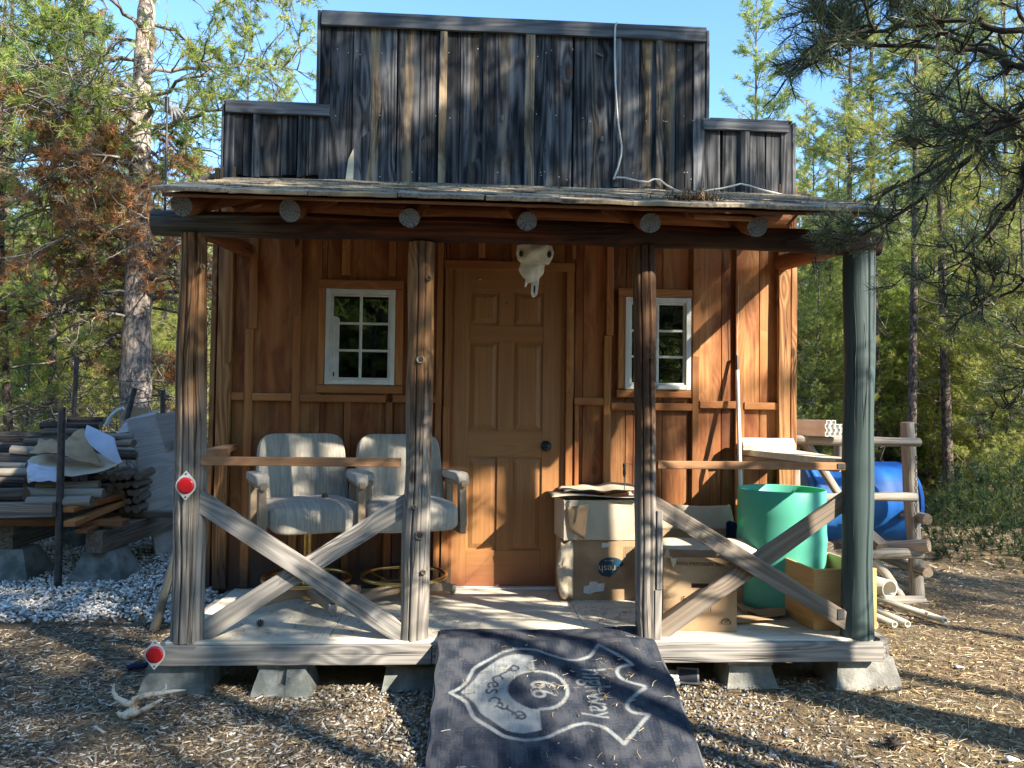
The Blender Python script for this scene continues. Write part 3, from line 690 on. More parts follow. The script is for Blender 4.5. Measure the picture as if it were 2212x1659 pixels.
mb = MB(); mb.log((-1.56, -1.08, 2.316), (2.18, -1.08, 2.312), .064, .058, n=22, tn=(.5, .5, .5), jit=.014, bend=.01, seg=40, checks=((A(20), .012, .03),)); mb.build('header_log', [m_beam, m_end], cabin, label='long dark red log carried on the porch posts')
SL = (2.84-2.39)/(1.35)
zr = lambda y: 2.39+SL*(y+1.4)
for (px, py, r) in ((392, 445, .052), (626, 455, .052), (885, 470, .048), (1138, 479, .046), (1405, 482, .050), (1637, 490, .052)):
    p = Q(px, py, Y=-1.3); a = Vector((p.x, -1.3, p.z)); b = Vector((p.x, -.04, p.z+SL*1.26-.0))
    mb = MB(); mb.log(b, a, r*.95, r, n=20, tn=(.5, .6, .5), jit=.006, checks=((A(120), .01, .05),), capmi=1); mb.build('rafter_log', [m_rafter, m_end], cabin)
mb = MB(); mb.log((-1.40, -.10, 2.665), (2.12, -.10, 2.665), .055, .05, n=18, tn=(.7, .4, .5), jit=.012, seg=30); mb.build('ledger_log', [m_rafter, m_end], cabin)
for x, px, py in ((-1.40, 475, 518), (2.10, 1690, 566)):
    mb = MB(); mb.log((x, -.03, 2.405), (x+.01 if x > 0 else x-.02, -1.04, 2.33), .05, .048, n=16, tn=(.6, .4, .5), jit=.006); mb.build('side_plate_log', [m_rafter, m_end], cabin)
# roof of lapped courses
mb = MB(); xa, xb = -1.428, 1.93+.22
mb.prism([(xa+.02, -1.385, 2.372), (xa+.02, .0, zr(0)-.035), (xa+.02, .0, zr(0)-.02), (xa+.02, -1.385, 2.387)], (xb-xa-.04, 0, 0), (.4, .5, .5))
roof_under = mb.build('roof_sheathing', m_rafter, cabin)
mb = MB(); nc = 13; rs = random.Random(5)
for c in range(nc):
    y0 = -1.41+c*1.37/nc; y1 = y0+.20; x = xa-rs.uniform(0, .03)
    while x < xb-.02:
        L = rs.uniform(.16, .42); x1 = min(x+L, xb+rs.uniform(-.01, .03)); t = rs.uniform(.2, 1); lf = rs.uniform(0, .006); nseg = 6
        path = [(x+(x1-x-.004)*k/nseg, (y0+y1)/2+rs.uniform(-.003, .003), (zr(y0)+zr(y1))/2+.012+lf+rs.uniform(-.0015, .0015)) for k in range(nseg+1)]
        mb.sweep(path, rect(.215, .010 if c else .022, .003), (0, -.235 if c else -.316, .965), (t, rs.random(), 0), jit=.002, jf=6)
        x = x1
mb.build('roof_shingles', m_shingle, cabin, label='sun bleached lapped roofing on the porch roof')
mb = MB()
p = Q(500, 452, Y=-1.15); mb.board(p, Q(560, 440, Y=-.9), .03, .02); p0, p1 = Q(1290, 446, Y=-1.36), Q(1395, 452, Y=-1.36); mb.board(p0, p1, .014, .01, tn=(1, .1, .3))
p0, p1 = Q(1500, 468, Y=-1.33), Q(1625, 473, Y=-1.33); mb.board(p0, p1, .022, .01, tn=(1, .1, .3)); mb.board(Q(1700, 488, Y=-.9), Q(1722, 464, Y=-.9), .014, .01, tn=(1, .1, .3))
mb.each('shim', m_rail, cabin)

# rails and cross braces
yp = -1.075
def brace(x0, y0, x1, y1, Y, wd, mat, tn, lab=None):
    mb = MB(); a, b = Q(x0, y0, Y=Y), Q(x1, y1, Y=Y); mb.board(a, b, wd, .034, up=(0, -1, 0), tn=tn, jit=.004); mb.build('cross_brace', mat, cabin, label=lab)
brace(425, 1077, 880, 1377, -1.10, .098, m_grey, (.55, .2, .5)); brace(425, 1375, 885, 1084, -1.062, .096, m_grey, (.7, .6, .5))
brace(1408, 1087, 1845, 1353, -1.10, .088, m_greybrn, (.7, .4, .5)); brace(1408, 1377, 1845, 1066, -1.062, .088, m_greybrn, (.75, .5, .5))
mb = MB()
mb.board((X(440, -1.09), -1.10, 1.133), (X(868, -1.09), -1.10, 1.133), .044, .036, up=(0, -1, 0), tn=(.9, .2, .5))
mb.build('handrail', m_rail, cabin)
mb = MB(); mb.board((X(1420, -1.09), -1.10, 1.133), (X(1820, -1.09), -1.10, 1.133), .040, .036, up=(0, -1, 0), tn=(.5, .8, .5)); mb.build('handrail', m_rail, cabin)
mb = MB(); mb.box((X(1806, -1.1), -1.122, 1.122), (X(1822, -1.1), -1.119, 1.15)); mb.box((X(1806, -1.1), -1.121, .345), (X(1820, -1.1), -1.118, .40)); mb.each('bracket', m_steel, cabin)
mb = MB(); mb.prism([(1.83, -.03, 1.165), (2.17, -.03, 1.165), (2.10, -1.0, 1.165), (1.99, -1.0, 1.165)], (0, 0, -.038), (1, .1, .5)); mb.build('side_rail_shelf', m_fire, cabin)
mb = MB(); mb.board((1.80, -.06, 1.10), (2.06, -.9, 1.11), .04, .03, tn=(1, .3, .5)); mb.build('side_rail', m_rail, cabin)
mb = MB(); mb.prism([(-1.40, -1.02, 1.165), (-1.30, -1.02, 1.165), (-1.315, -.55, 1.165), (-1.46, -.55, 1.165)], (0, 0, -.04), (.8, .3, .5)); mb.board((-1.40, -.55, 1.145), (-1.47, -.02, 1.145), .08, .036, up=(0, 0, 1), tn=(.8, .3, .5)); mb.each('side_rail', m_rail, cabin)
# torn slivers and branch scars standing on the false front
def scar(px, py, lx, lz, ang, tt, name='knot_scar'):
    p = Q(px, py, Y=-.058); mb = MB(); o = (rnd.uniform(0, 9), 10*rnd.randint(1, 4), 5)
    mb.pad(Matrix.Translation(p) @ Matrix.Rotation(RAD(ang), 4, 'Y'), lx, .006, lz, .8, 1.3, 10, 18, lambda q: Vector((q.x+.15*q.z*math.sin(q.z*30), q.y, q.z)), tn=(tt, 1, .5))
    mb.build(name, m_fire if tt > .9 else m_scar, cabin)
m_scar = wood('knot_scar', (.30, .25, .185), (.10, .08, .06), (.21, .16, .11), ringk=.5, streak=.6, crack=.8, ss_=70)
scar(1085, 255, .010, .02, 5, .6); scar(1295, 118, .03, .007, 25, .5); scar(1300, 300, .012, .02, 5, .5)
for a_ in ([(746, 392), (762, 396), (764, 350), (763, 322), (752, 345)],):
    mb = MB(); mb.prism([Q(x, y, Y=-.062) for x, y in a_], (0, .012, 0), (1, .2, .5)); mb.build('sliver', m_fire if a_[0][0] == 746 else m_grey, cabin)
for px, py, r_ in ((908, 777, .016), (906, 1157, .018), (915, 1236, .010), (926, 600, .010), (437, 575, .008), (895, 1095, .008), (1405, 770, .008)):
    Yk = -1.155 if px < 1000 else -1.14; p = Q(px, py, Y=Yk); mb = MB(); mb.lathe([(r_*1.5, -.012), (r_*1.25, .002), (r_, .005), (r_*.75, .001), (r_*.55, -.008)], p, (0, -1, .1), 18); mb.build('knot_ring', m_scar, cabin)
    mb = MB(); mb.pad(Matrix.Translation(p+Vector((0, .004, 0))), r_*.7, .006, r_*.8, 1, 1, 8, 12); mb.build('knot', m_twigd, cabin)
# nails in the boards
mb = MB(); rs = random.Random(3)
for k in range(44):
    px, py = rs.uniform(700, 1500), rs.choice([110, 118, 250, 260, 375, 385])+rs.uniform(-5, 5)
    p = Q(px, py, Y=-.062); mb.lathe([(0, .002), (.0028, .0015), (.0032, 0)], p, (0, -1, 0), 7)
mb.build('nail_heads', m_alu, cabin)
# ------------------------------------------------------------------ concrete piers under the porch
def pier(x, y, wb, wt, h, db, mat, label, notch=False, cap=None, group='concrete piers'):
    mb = MB(); d = 0
    def frus(x0, x1, X0, X1, y0, y1, Y0, Y1, z0, z1):
        n = 5; V = []
        for k in range(n+1):
            t = k/n
            for (a, A_, b, B_) in ((x0, X0, y0, Y0), (x1, X1, y0, Y0), (x1, X1, y1, Y1), (x0, X0, y1, Y1)):
                V.append((a+(A_-a)*t, b+(B_-b)*t, z0+(z1-z0)*t))
        f = [(k*4+j, k*4+(j+1) % 4, k*4+4+(j+1) % 4, k*4+4+j) for k in range(n) for j in range(4)]+[(3, 2, 1, 0), (n*4, n*4+1, n*4+2, n*4+3)]
        V = [Vector(v)+noise.noise_vector(Vector(v)*9)*.006 for v in V]; mb.add(V, f)
    hh = h-(cap or 0)
    if notch:
        frus(x-wb/2, x-.022, x-wt/2, x-.022, y, y+db, y+.03, y+db-.03, -.02, hh); frus(x+.022, x+wb/2, x+.022, x+wt/2, y, y+db, y+.03, y+db-.03, -.02, hh)
        frus(x-.0225, x+.0225, x-.0225, x+.0225, y+.002, y+db, y+.002+.015, y+db-.03, -.02, hh*.42); frus(x-.0225, x+.0225, x-.0225, x+.0225, y+.05, y+db, y+.05, y+db-.03, hh*.42, hh*.98)
    else: frus(x-wb/2, x+wb/2, x-wt/2, x+wt/2, y, y+db, y+.04, y+db-.04, -.02, hh)
    mb.build('concrete_pier', mat, label=label, cat='concrete pier', group=group)
    if cap:
        m2 = MB(); m2.box((x-wt/2-.01, y+.035, hh+.001), (x+wt/2+.005, y+.2, h), jit=.002, bev=.006); m2.build('concrete_paver', mat, label='flat slab on top of the '+label, cat='paver', group='pavers shimming the piers')
pier(-1.39, -1.15, .34, .25, .148, .30, m_conc, 'greenish concrete pier under the left front corner of the porch')
pier(-.865, -1.18, .30, .22, .148, .26, m_conc, 'notched concrete pier, second from the left', True, .028)
pier(-.24, -1.12, .30, .25, .148, .26, m_conc, 'concrete pier half hidden behind the dark rug', False, .04)
pier(1.50, -1.12, .28, .22, .146, .26, m_conc2, 'pale concrete pier right of the spotlight', False, .045)
pier(2.10, -1.15, .36, .30, .146, .30, m_conc2, 'rough pale concrete pier under the right front corner of the porch')

# ------------------------------------------------------------------ bar chairs
def make_chair():
    root = empty('bar_chair')
    for k, a in enumerate((20, 110, 200, 290)):
        a = RAD(a-8); d = Vector((math.cos(a), math.sin(a), 0)); mb = MB()
        mb.sweep([d*.02+Vector((0, 0, .085)), d*.16+Vector((0, 0, .07)), d*.325+Vector((0, 0, .045))], rect(.042, .055, .006), scale=lambda t: 1.15-.3*t, tn=(.5, .4, .5), jit=.001)
        leg = mb.build('base_leg', m_chairwood, root, local=True)
        mb = MB(); mb.sweep([d*.318+Vector((0, 0, .042)), d*.342+Vector((0, 0, .040))], rect(.040, .056, .005), tn=(.5, .5, .5)); mb.tube([d*.33+Vector((0, 0, 0)), d*.33+Vector((0, 0, .02))], .012, 10)
        mb.build('leg_cap', m_chrome, leg, local=True)
    mb = MB(); mb.tube([(0, 0, .03), (0, 0, .2)], .030, 20); mb.tube([(0, 0, .2), (0, 0, .47)], .024, 20); mb.lathe([(.03, .0), (.05, .005), (.05, .012), (.03, .02)], (0, 0, .1))
    mb.build('stem', m_brass, root, local=True)
    mb = MB(); mb.tube([(.25*math.cos(t*math.pi/24), .25*math.sin(t*math.pi/24), .155) for t in range(48)], .0125, 10, closed=True)
    for a in (45, 135, 225, 315):
        a = RAD(a); mb.board((.03*math.cos(a), .03*math.sin(a), .09), (.245*math.cos(a), .245*math.sin(a), .15), .02, .005, up=(0, 0, 1))
    mb.build('footrest_ring', m_brass, root, local=True)
    mb = MB(); mb.box((-.14, -.12, .44), (.14, .14, .46)); mb.build('seat_plate', m_steel, root, local=True)
    # seat: deep cushion, domed, with the front rolled over
    def sf(p):
        y = p.y; z = p.z+.018*math.cos(p.x*5)*(1 if p.z > 0 else 0)
        if y < -.12: z -= (abs(y)-.12)**2*1.1
        z -= .02*math.exp(-((p.x/.10)**2+((p.y-.18)/.07)**2))
        return Vector((p.x*(1+.05*(-y)), y, z))
    mb = MB(); mb.pad(Matrix.Translation((0, -.03, .535)), .262, .275, .078, .42, .30, 28, 44, sf); mb.build('seat', m_fabric, root, local=True)
    def bf(p):
        x = p.x*(1-.06*max(0, p.z)/.27+.03*(p.z < 0)); y = p.y+(.5*p.x*p.x)*-1.0
        # pressed seams and two tucked buttons on the front
        if p.y < 0:
            y += .014*math.exp(-((p.z+.055)/.012)**2)*(1 if abs(p.x) < .16 else .2)
            for bx in (-.1, .1): y += .016*math.exp(-(((p.x-bx)/.022)**2+((p.z+.05)/.02)**2))
        return Vector((x, y, p.z))
    Mb = Matrix.Translation((0, .225, .735)) @ Matrix.Rotation(RAD(-11), 4, 'X')
    mb = MB(); mb.pad(Mb, .268, .058, .255, .32, .20, 40, 64, bf); mb.build('backrest', m_fabric, root, local=True)
    for sg in (-1, 1):
        x = sg*.298; mb = MB(); t_ = (.5, .5, .5)
        mb.board((x, -.20, .465), (x, -.175, .70), .055, .042, up=(1, 0, 0), tn=t_); mb.board((x, .10, .465), (x, .10, .70), .055, .042, up=(1, 0, 0), tn=t_)
        mb.board((x, -.235, .718), (x, .20, .718), .034, .036, up=(0, 0, 1), tn=t_); mb.board((x, -.22, .445), (x, .17, .445), .034, .045, up=(0, 0, 1), tn=t_)
        fr = mb.build('arm_frame', m_chairwood, root, local=True)
        mb = MB(); mb.pad(Matrix.Translation((x, -.03, .752)), .040, .20, .027, .4, .35, 12, 24, lambda p: Vector((p.x, p.y, p.z-(max(0, -p.y-.13))**2*6))); mb.build('arm_pad', m_fabric, fr, local=True)
    return root
def copy_thing(o):
    c = o.copy(); col.objects.link(c)
    for ch in [x for x in bpy.data.objects if x.parent == o]:
        k = ch.copy(); col.objects.link(k); k.parent = c
        for g in [x for x in bpy.data.objects if x.parent == ch]:
            h = g.copy(); col.objects.link(h); h.parent = k
    return c
ch1 = make_chair(); ch1.location = (-.90, -.40, DZ); ch1.rotation_euler = (0, 0, RAD(24))
tag(ch1, 'grey beige ribbed bar chair nearer the left corner post, a pine cone on its seat', 'chair', 'bar chairs on the porch')
ch2 = copy_thing(ch1); ch2.location = (-.34, -.33, DZ); ch2.rotation_euler = (0, 0, RAD(17))
ch2['label'] = 'grey beige ribbed bar chair beside the door, partly behind the second post'
def cone(p, r, label, name='pine_cone'):
    mb = MB(); rs = random.Random(int(p[0]*1000))
    mb.pad(Matrix.Translation(p), r, r, r*.8, 1, 1, 10, 16)
    for i in range(46):
        z = -1+2*(i+.5)/46; a = i*2.4; q = Vector((math.cos(a)*math.sqrt(1-z*z), math.sin(a)*math.sqrt(1-z*z), z*.8)); b = Vector(p)+q*r; t = b+q*r*.55+Vector((0, 0, r*.1)); s_ = q.cross(Vector((0, 0, 1))).normalized()*r*.22
        mb.add([b-s_, b+s_, t+s_*.6, t-s_*.6], [(0, 1, 2, 3)])
    mb.build(name, m_twigd, label=label, cat='pine cone', group='fallen pine cones')
cone((-.80, -.44, DZ+.635), .018, 'dark pine cone on the seat of the left bar chair')
p = Q(1930, 1603, Z=.02); cone(p, .026, 'dark pine cone on the ground near the lower right corner')
p = Q(562, 1345, Z=.27); cone((p.x, p.y, .268), .016, 'small crumbled pine cone on the deck below the left cross brace')

# ------------------------------------------------------------------ cow skull
def skull():
    base = Vector((.365, -.955, 2.13)); S = .1765/.0785/1000   # picture unit at that depth
    def P(zx, zy): return Vector(((zx-742)*.3111*.002445, 0, -(zy-310)*.3111*.002445))
    top = Vector((.365, -.96, 2.262))
    outl = [(622, 285), (612, 345), (624, 392), (648, 412), (630, 455), (640, 480), (668, 522), (680, 520), (672, 585), (684, 582), (700, 548), (716, 545), (722, 560), (718, 625), (730, 650), (750, 648), (764, 630), (772, 560),
            (776, 520), (806, 482), (812, 425), (842, 420), (868, 372), (876, 335), (860, 290)]
    hole = [(735, 565), (731, 600), (740, 618), (749, 605), (755, 566)]
    mb = MB()
    # the face as a domed shell: rows across the outline
    def inside(x, z, poly):
        c = False
        for i in range(len(poly)):
            (x1, z1), (x2, z2) = poly[i], poly[i-1]
            if (z1 > z) != (z2 > z) and x < (x2-x1)*(z-z1)/(z2-z1)+x1: c = not c
        return c
    rows = []; N = 14
    for zy in range(285, 656, 7):
        xs = []; prev = False
        for xx in range(600, 885, 1):
            i_ = inside(xx, zy, outl)
            if i_ != prev: xs.append(xx); prev = i_
        rows.append((zy, [(xs[i], xs[i+1]) for i in range(0, len(xs)-1, 2)]))
    def depth(x, zy, a, b):
        t = 0 if b == a else abs((x-(a+b)/2)/((b-a)/2)); wv = (b-a)/260
        d = (.055*wv)*(1-t**2.2)+.012*wv
        d -= .016*math.exp(-(((abs(x-742)-88)/20)**2+((zy-350)/32)**2))      # eye sockets
        d -= .010*math.exp(-((x-742)/10)**2)*(1 if zy > 460 else .2)
        d += .006*math.sin(zy*.05+x*.03)
        return d
    for (z0, s0), (z1, s1) in zip(rows, rows[1:]):
        for i, (a, b) in enumerate(s0):
            best = [q for q in s1 if min(b, q[1])-max(a, q[0]) > 2]
            for (c, d) in best:
                V = []
                for back in (0, 1):
                    for (zz_, l, r_) in ((z0, a, b), (z1, c, d)):
                        for k in range(N+1):
                            x = l+(r_-l)*k/N; q = P(x, zz_); dd = depth(x, zz_, l, r_) if not back else -.004
                            V.append(top+Vector((q.x, -dd, q.z)))
                M_ = N+1; f = [(k, k+1, M_+k+1, M_+k) for k in range(N)]+[(2*M_+k+1, 2*M_+k, 3*M_+k, 3*M_+k+1) for k in range(N)]+[(0, M_, 3*M_, 2*M_), (N, 2*M_+N, 3*M_+N, M_+N)]
                mb.add(V, f, smooth=True)
    # eye rims
    for sg, ex in ((-1, 648), (1, 840)):
        pts = [top+P(ex+20*math.cos(t*.52), 352+30*math.sin(t*.52))+Vector((0, -.030, 0)) for t in range(12)]
        mb.tube(pts, .0045, 6, up=(0, 1, 0), closed=True)
    sk = mb.build('cow_skull', m_bone, label='bleached cow skull hanging under the porch beam in front of the door', cat='skull')
    for ex, ez in ((642, 358), (842, 358)):
        mb = MB(); mb.pad(Matrix.Translation(top+P(ex, ez)+Vector((0, -.024, 0))), .013, .014, .022, 1, 1, 10, 14); mb.build('eye_socket_shade', m_black, sk)  # black pads: the shade inside the hollow sockets, put in as colour
    mb = MB(); mb.pad(Matrix.Translation(top+P(742, 596)+Vector((0, -.012, 0))), .0045, .006, .022, 1, 1, 10, 14); mb.build('nasal_gap_shade', m_black, sk)  # no hole is cut here; a black pad imitates its darkness
skull()

# ------------------------------------------------------------------ reflectors, thermometer, cable, hiking pole
def refl(px, py, Y, label):
    c = Q(px, py, Y=Y); mb = MB(); R = .042
    pts = []
    for k in range(48):
        a = 2*math.pi*k/48; th = math.acos(min(1, abs(math.sin(a)))); ta = math.acos(1.13/1.72); r = R*1.13/(math.cos(th-ta) if th < ta else 1)
        pts.append((c.x+r*math.cos(a), Y, c.z+r*math.sin(a)))
    mb.prism(pts, (0, .005, 0)); root = mb.build('reflector', m_whitepl, label=label, cat='reflector', group='round red reflectors')
    mb = MB(); mb.lathe([(0, .009), (R*.7, .008), (R*.95, .004), (R*.97, 0)], (c.x, Y-.0005, c.z), (0, -1, 0), 40); mb.build('lens', m_red, root)
    mb = MB()
    for s_ in (1, -1): mb.lathe([(0, .003), (.004, .002), (.0045, 0)], (c.x, Y, c.z+s_*R*1.33), (0, -1, 0), 8)
    mb.build('screw', m_black, root)
refl(401, 1049, -1.172, 'round red reflector on a white diamond plate on the leftmost porch post')
refl(334, 1414, -1.19, 'round red reflector on a white diamond plate at the left end of the deck edge')
y_ = -.05
def thermo():
    z1, z0 = Zq(690, y_, 720), Zq(820, y_, 720); x0, x1 = X(711, y_, 760), X(732, y_, 760); xm_ = (x0+x1)/2; h = (x1-x0)/2
    pts = [(x0, y_, z0), (x1, y_, z0), (x1, y_, z1)]+[(xm_+h*math.cos(a), y_, z1+h*.7*math.sin(a)) for a in (.5, 1.1, 1.57, 2.1, 2.6)]+[(x0, y_, z1)]
    mb = MB(); mb.prism(pts, (0, .008, 0)); r = mb.build('thermometer', m_whitepl, label='white plastic thermometer fixed to the left window frame', cat='thermometer')
    mb = MB(); mb.tube([(xm_, y_-.003, z0+.05), (xm_, y_-.003, z1-.03)], .002, 8); mb.build('glass_tube', m_alu, r)
    mb = MB(); mb.pad(Matrix.Translation((xm_, y_-.003, z0+.035)), .005, .004, .016, 1, 1, 8, 10); mb.build('bulb_guard', m_black, r)
thermo()
cp = [(1332, 49), (1329, 56), (1328, 90), (1328, 130), (1329, 175), (1332, 220), (1334, 255), (1339, 290), (1343, 315), (1342, 335), (1335, 362), (1325, 388), (1333, 383), (1350, 384), (1375, 390), (1400, 393), (1412, 387), (1425, 388),
      (1440, 400), (1460, 411), (1485, 417), (1510, 417), (1535, 410), (1560, 407), (1585, 401), (1600, 397), (1618, 401), (1650, 411), (1680, 418), (1707, 425)]
mb = MB(); mb.tube([Q(a, b, Y=-.088) for a, b in cp], .006, 8, up=(0, 1, 0)); mb.build('cable', m_cable, label='white cable hanging down the false front and trailing along the roof edge', cat='cable')
mb = MB(); pts = [Q(a, b, Y=-1.02) for a, b in ((361, 210), (360, 300), (358, 400), (356, 455))]
mb.tube([pts[0].lerp(pts[1], .35), pts[1], pts[2], pts[3]], .006, 8, up=(0, 1, 0)); hp = mb.build('trekking_pole', m_steel, label='thin trekking pole standing behind the left end of the porch roof', cat='pole')
mb = MB(); mb.tube([pts[0], pts[0].lerp(pts[1], .36)], .011, 10, up=(0, 1, 0)); mb.build('grip', m_black, hp)
mb = MB()
for k in range(11):
    a = Q(367, 226, Y=-1.02); b = Q(372+k*2.6, 262-k*1.8+(k % 3)*4, Y=-1.02+.02*(k % 4-1.5)); mid = (a+b)/2+Vector((0, 0, .01)); s_ = Vector((.004, .003, .004))
    mb.sheet(lambda u, v, a=a, b=b, mid=mid: (a*(1-u)**2+mid*2*u*(1-u)+b*u*u)+Vector((.012*(v-.5)*math.sin(u*3.1), .0, .014*(v-.5)*math.sin(u*3.1))), 8, 2, .0008)
mb.build('feathers', simple('feather', (.30, .28, .26), (.14, .13, .13), 30, .9), label='bunch of grey feathers tied to the top of the trekking pole', cat='feathers')

# debris on the roof
def npneedles(name, cen, n, spread, L, wd, cols, label, cat, seed=1, zfn=None, dirz=.25):
    r = np.random.default_rng(seed); c = np.array(cen)
    P_ = c+np.stack([(r.normal(size=n))*spread[0], (r.normal(size=n))*spread[1], np.abs(r.normal(size=n))*spread[2]], 1)
    if zfn is not None: P_[:, 2] += zfn(P_[:, 0], P_[:, 1])
    d = r.normal(size=(n, 3)); d[:, 2] *= dirz; d /= np.linalg.norm(d, axis=1)[:, None]; d *= (L*r.uniform(.5, 1.3, n))[:, None]
    s = np.cross(d, [0, 0, 1.0]); s /= np.linalg.norm(s, axis=1)[:, None]; s *= wd
    V = np.stack([P_-s, P_+s, P_+d+s*.5, P_+d-s*.5], 1).reshape(-1, 3); Fq = np.arange(4*n).reshape(-1, 4)
    cc = np.array(cols)[r.integers(0, len(cols), n)]*r.uniform(.6, 1.3, (n, 1)); cc = np.repeat(cc, 4, 0)
    o = npmesh(name, V, Fq, 4, m_chip, cc); return tag(o, label, cat, kind='stuff')
p = Q(1500, 448, Y=-1.25)
npneedles('roof_debris', (p.x, -1.22, zr(-1.22)+.012), 900, (.09, .045, .014), .06, .0022, [(.22, .14, .08), (.12, .08, .05), (.32, .22, .13)], 'nest of dry pine needles and twigs on the front edge of the porch roof', 'pine debris', dirz=.5)

# ------------------------------------------------------------------ firewood, rolling pole, barrel, bin
p0, p1 = Q(1599, 958, Y=-.10), Q(1712, 960, Y=-.10)
zt_ = 1.166
mb = MB(); prof = [(-.06, -.0), (.055, 0), (.062, .03), (.02, .075), (-.045, .06)]
mb.sweep([(p0.x+.34*0+ (p1.x-p0.x)*k/6, -.10+.01*k/6, zt_+.001) for k in range(7)], prof, (0, 0, 1), (.6, .5, .5), jit=.006, jf=6)
mb.build('firewood_piece', m_fire, label='pale split piece of firewood lying on the right side rail', cat='firewood')
a, b = Q(1592, 800, Y=-.05), Q(1604, 1056, Y=-.33)
a = Vector((a.x, -.055, a.z)); d_ = (b-a); b2 = a+d_*1.0
b = Vector((X(1607, -.35, 1290), -.35, DZ))
mb = MB(); mb.tube([a.lerp(b, k/6) for k in range(7)], .0125, 12, up=(0, 1, 0)); pole = mb.build('extension_pole', m_alu, label='white extension pole hung by a string against the right wall boards', cat='pole')
mb = MB(); mb.tube([a+(a-b).normalized()*.10, a+(a-b).normalized()*.04, a], .010, 10, up=(0, 1, 0)); mb.build('tip', m_black, pole)
mb = MB(); t_ = a+(a-b).normalized()*.1; mb.tube([t_, (t_.x+.004, -.045, t_.z+.25), (t_.x+.012, -.03, Zq(612, -.03, 1600))], .0018, 6, up=(0, 1, 0)); mb.build('string', m_cable, pole)

mb = MB(); bc = (1.935, -.43, DZ); R = .255
mb.lathe([(0, .006), (R-.02, .006), (R-.004, .015), (R, .05), (R, .30), (R+.002, .36), (R+.006, .40), (R+.006, .41), (R+.002, .45), (R+.002, .55), (R+.001, .695), (R-.003, .70), (R-.008, .695), (R-.010, .55), (R-.010, .05), (0, .02)], bc, (0, 0, 1), 72)
mb.build('plastic_barrel', m_gplastic, label='open topped mint green plastic barrel on the right end of the porch', cat='barrel')

def openbox(c, rz, wx, wy, h, th, mat, name, label, cat, group=None, flaps=(), bottom=True, hole=None, tilt=None):
    root = empty(name, c, rz, label, cat, group)
    pr = Matrix.Translation(Vector(c)) @ Matrix.Rotation(rz, 4, 'Z')
    if tilt: root.rotation_euler = (tilt[0], tilt[1], rz)
    a, b = wx/2, wy/2
    def bx(nm, lo, hi, ax=0, lab=None):
        m_ = MB(); m_.box(lo, hi, bev=min(.002, th*.3), axis=ax, jit=.0 if th > .006 else .007); return m_.build(nm, mat, root, local=True)
    if hole:
        m_ = MB(); x0, x1, z0, z1 = hole
        m_.box((-a, -b, 0), (a, -b+th, z0), jit=0, bev=.0005); m_.box((-a, -b, z1), (a, -b+th, h), jit=0, bev=.0005); m_.box((-a, -b, z0), (x0, -b+th, z1), jit=0, bev=.0005); m_.box((x1, -b, z0), (a, -b+th, z1), jit=0, bev=.0005)
        m_.build('side', mat, root, local=True)
    else: bx('side', (-a, -b, 0), (a, -b+th, h), 0)
    bx('side', (-a, b-th, 0), (a, b, h), 0); bx('side', (-a, -b+th+.0003, .0), (-a+th, b-th-.0003, h), 1); bx('side', (a-th, -b+th+.0003, 0), (a, b-th-.0003, h), 1)
    if bottom: bx('bottom', (-a+th, -b+th, .002), (a-th, b-th, .002+th), 0)
    for f in flaps:
        m_ = MB(); edge, L_, drop, curl = f[:4]; mt = f[4] if len(f) > 4 else mat
        def ff_(u, v, edge=edge, L_=L_, drop=drop, curl=curl):
            t = drop+curl*v; out = L_*v*math.cos(t); zz_ = h+L_*v*math.sin(t)+.004*math.sin(u*9+v*5)*v
            q = .96*(u-.5)*(1-.06*v)
            if edge == 'f': return (q*wx, -b-out+.001, zz_)
            if edge == 'b': return (q*wx, b+out, zz_)
            if edge == 'l': return (-a-out+.001, q*wy, zz_)
            return (a+out, q*wy, zz_)
        m_.sheet(ff_, 8, 8, .004); m_.build('flap', mt, root, local=True)
    return root
# wooden bin: its near left corner shows
bn = openbox((2.04, -.745, DZ+.001), RAD(4), .36, .47, .325, .016, m_bin, 'plywood_bin', 'open plywood bin in front of the green barrel behind the green post', 'bin')

# cardboard boxes by the door
bxB = openbox((.86, -.17, DZ+.001), RAD(0), .50, .30, .36, .004, m_card, 'cardboard_box', 'tan printed carton standing under the paler box beside the door', 'box', 'cardboard boxes on the porch')
# torn side flaps hanging at its left
mb = MB(); mb.sheet(lambda u, v: (X(1212+26*u-8*math.sin(v*3)*(1-u), -.34, 1200), -.335-.03*math.sin(u*3)-.02*v*(1-u)+.03*noise.noise(Vector((u*4, v*7, 2))), Zq(1170+122*v-(1-u)*6*v+4*math.sin(u*7), -.34)), 6, 14, .004)
mb.build('torn_flap', m_cardp, bxB)
mb = MB(); c4_ = [Q(1222, 1096, Y=-.37), Q(1272, 1088, Y=-.41), Q(1263, 1166, Y=-.40), Q(1226, 1142, Y=-.36)]
mb.sheet(lambda u, v: tuple((c4_[0].lerp(c4_[1], u)).lerp(c4_[3].lerp(c4_[2], u), v)+Vector((0, -.012*math.sin(u*3), 0))), 8, 8, .004); side_flap = mb
bxA = openbox((.84, -.20, DZ+.366), RAD(5), .47, .28, .245, .004, m_cardp, 'cardboard_box', 'pale open carton stacked on top of the printed carton beside the door', 'box', 'cardboard boxes on the porch',
              flaps=[('f', .20, RAD(-96), RAD(4)), ('l', .20, RAD(-86), RAD(-12), m_card)])
side_flap.build('torn_flap', m_card, bxA)
mb = MB(); zA = DZ+.366+.25
mb.sheet(lambda u, v: (.54+.56*u, -.38+.40*v, zA+.006+.012*math.sin(u*5+1)+.014*math.sin(v*4+u*3)+.018*u*(1-v)), 18, 12, .004)
mb.build('cardboard_sheet', m_cardp, label='crumpled cardboard sheet lying on the topmost carton, lower of two', cat='cardboard', group='loose cardboard sheets')
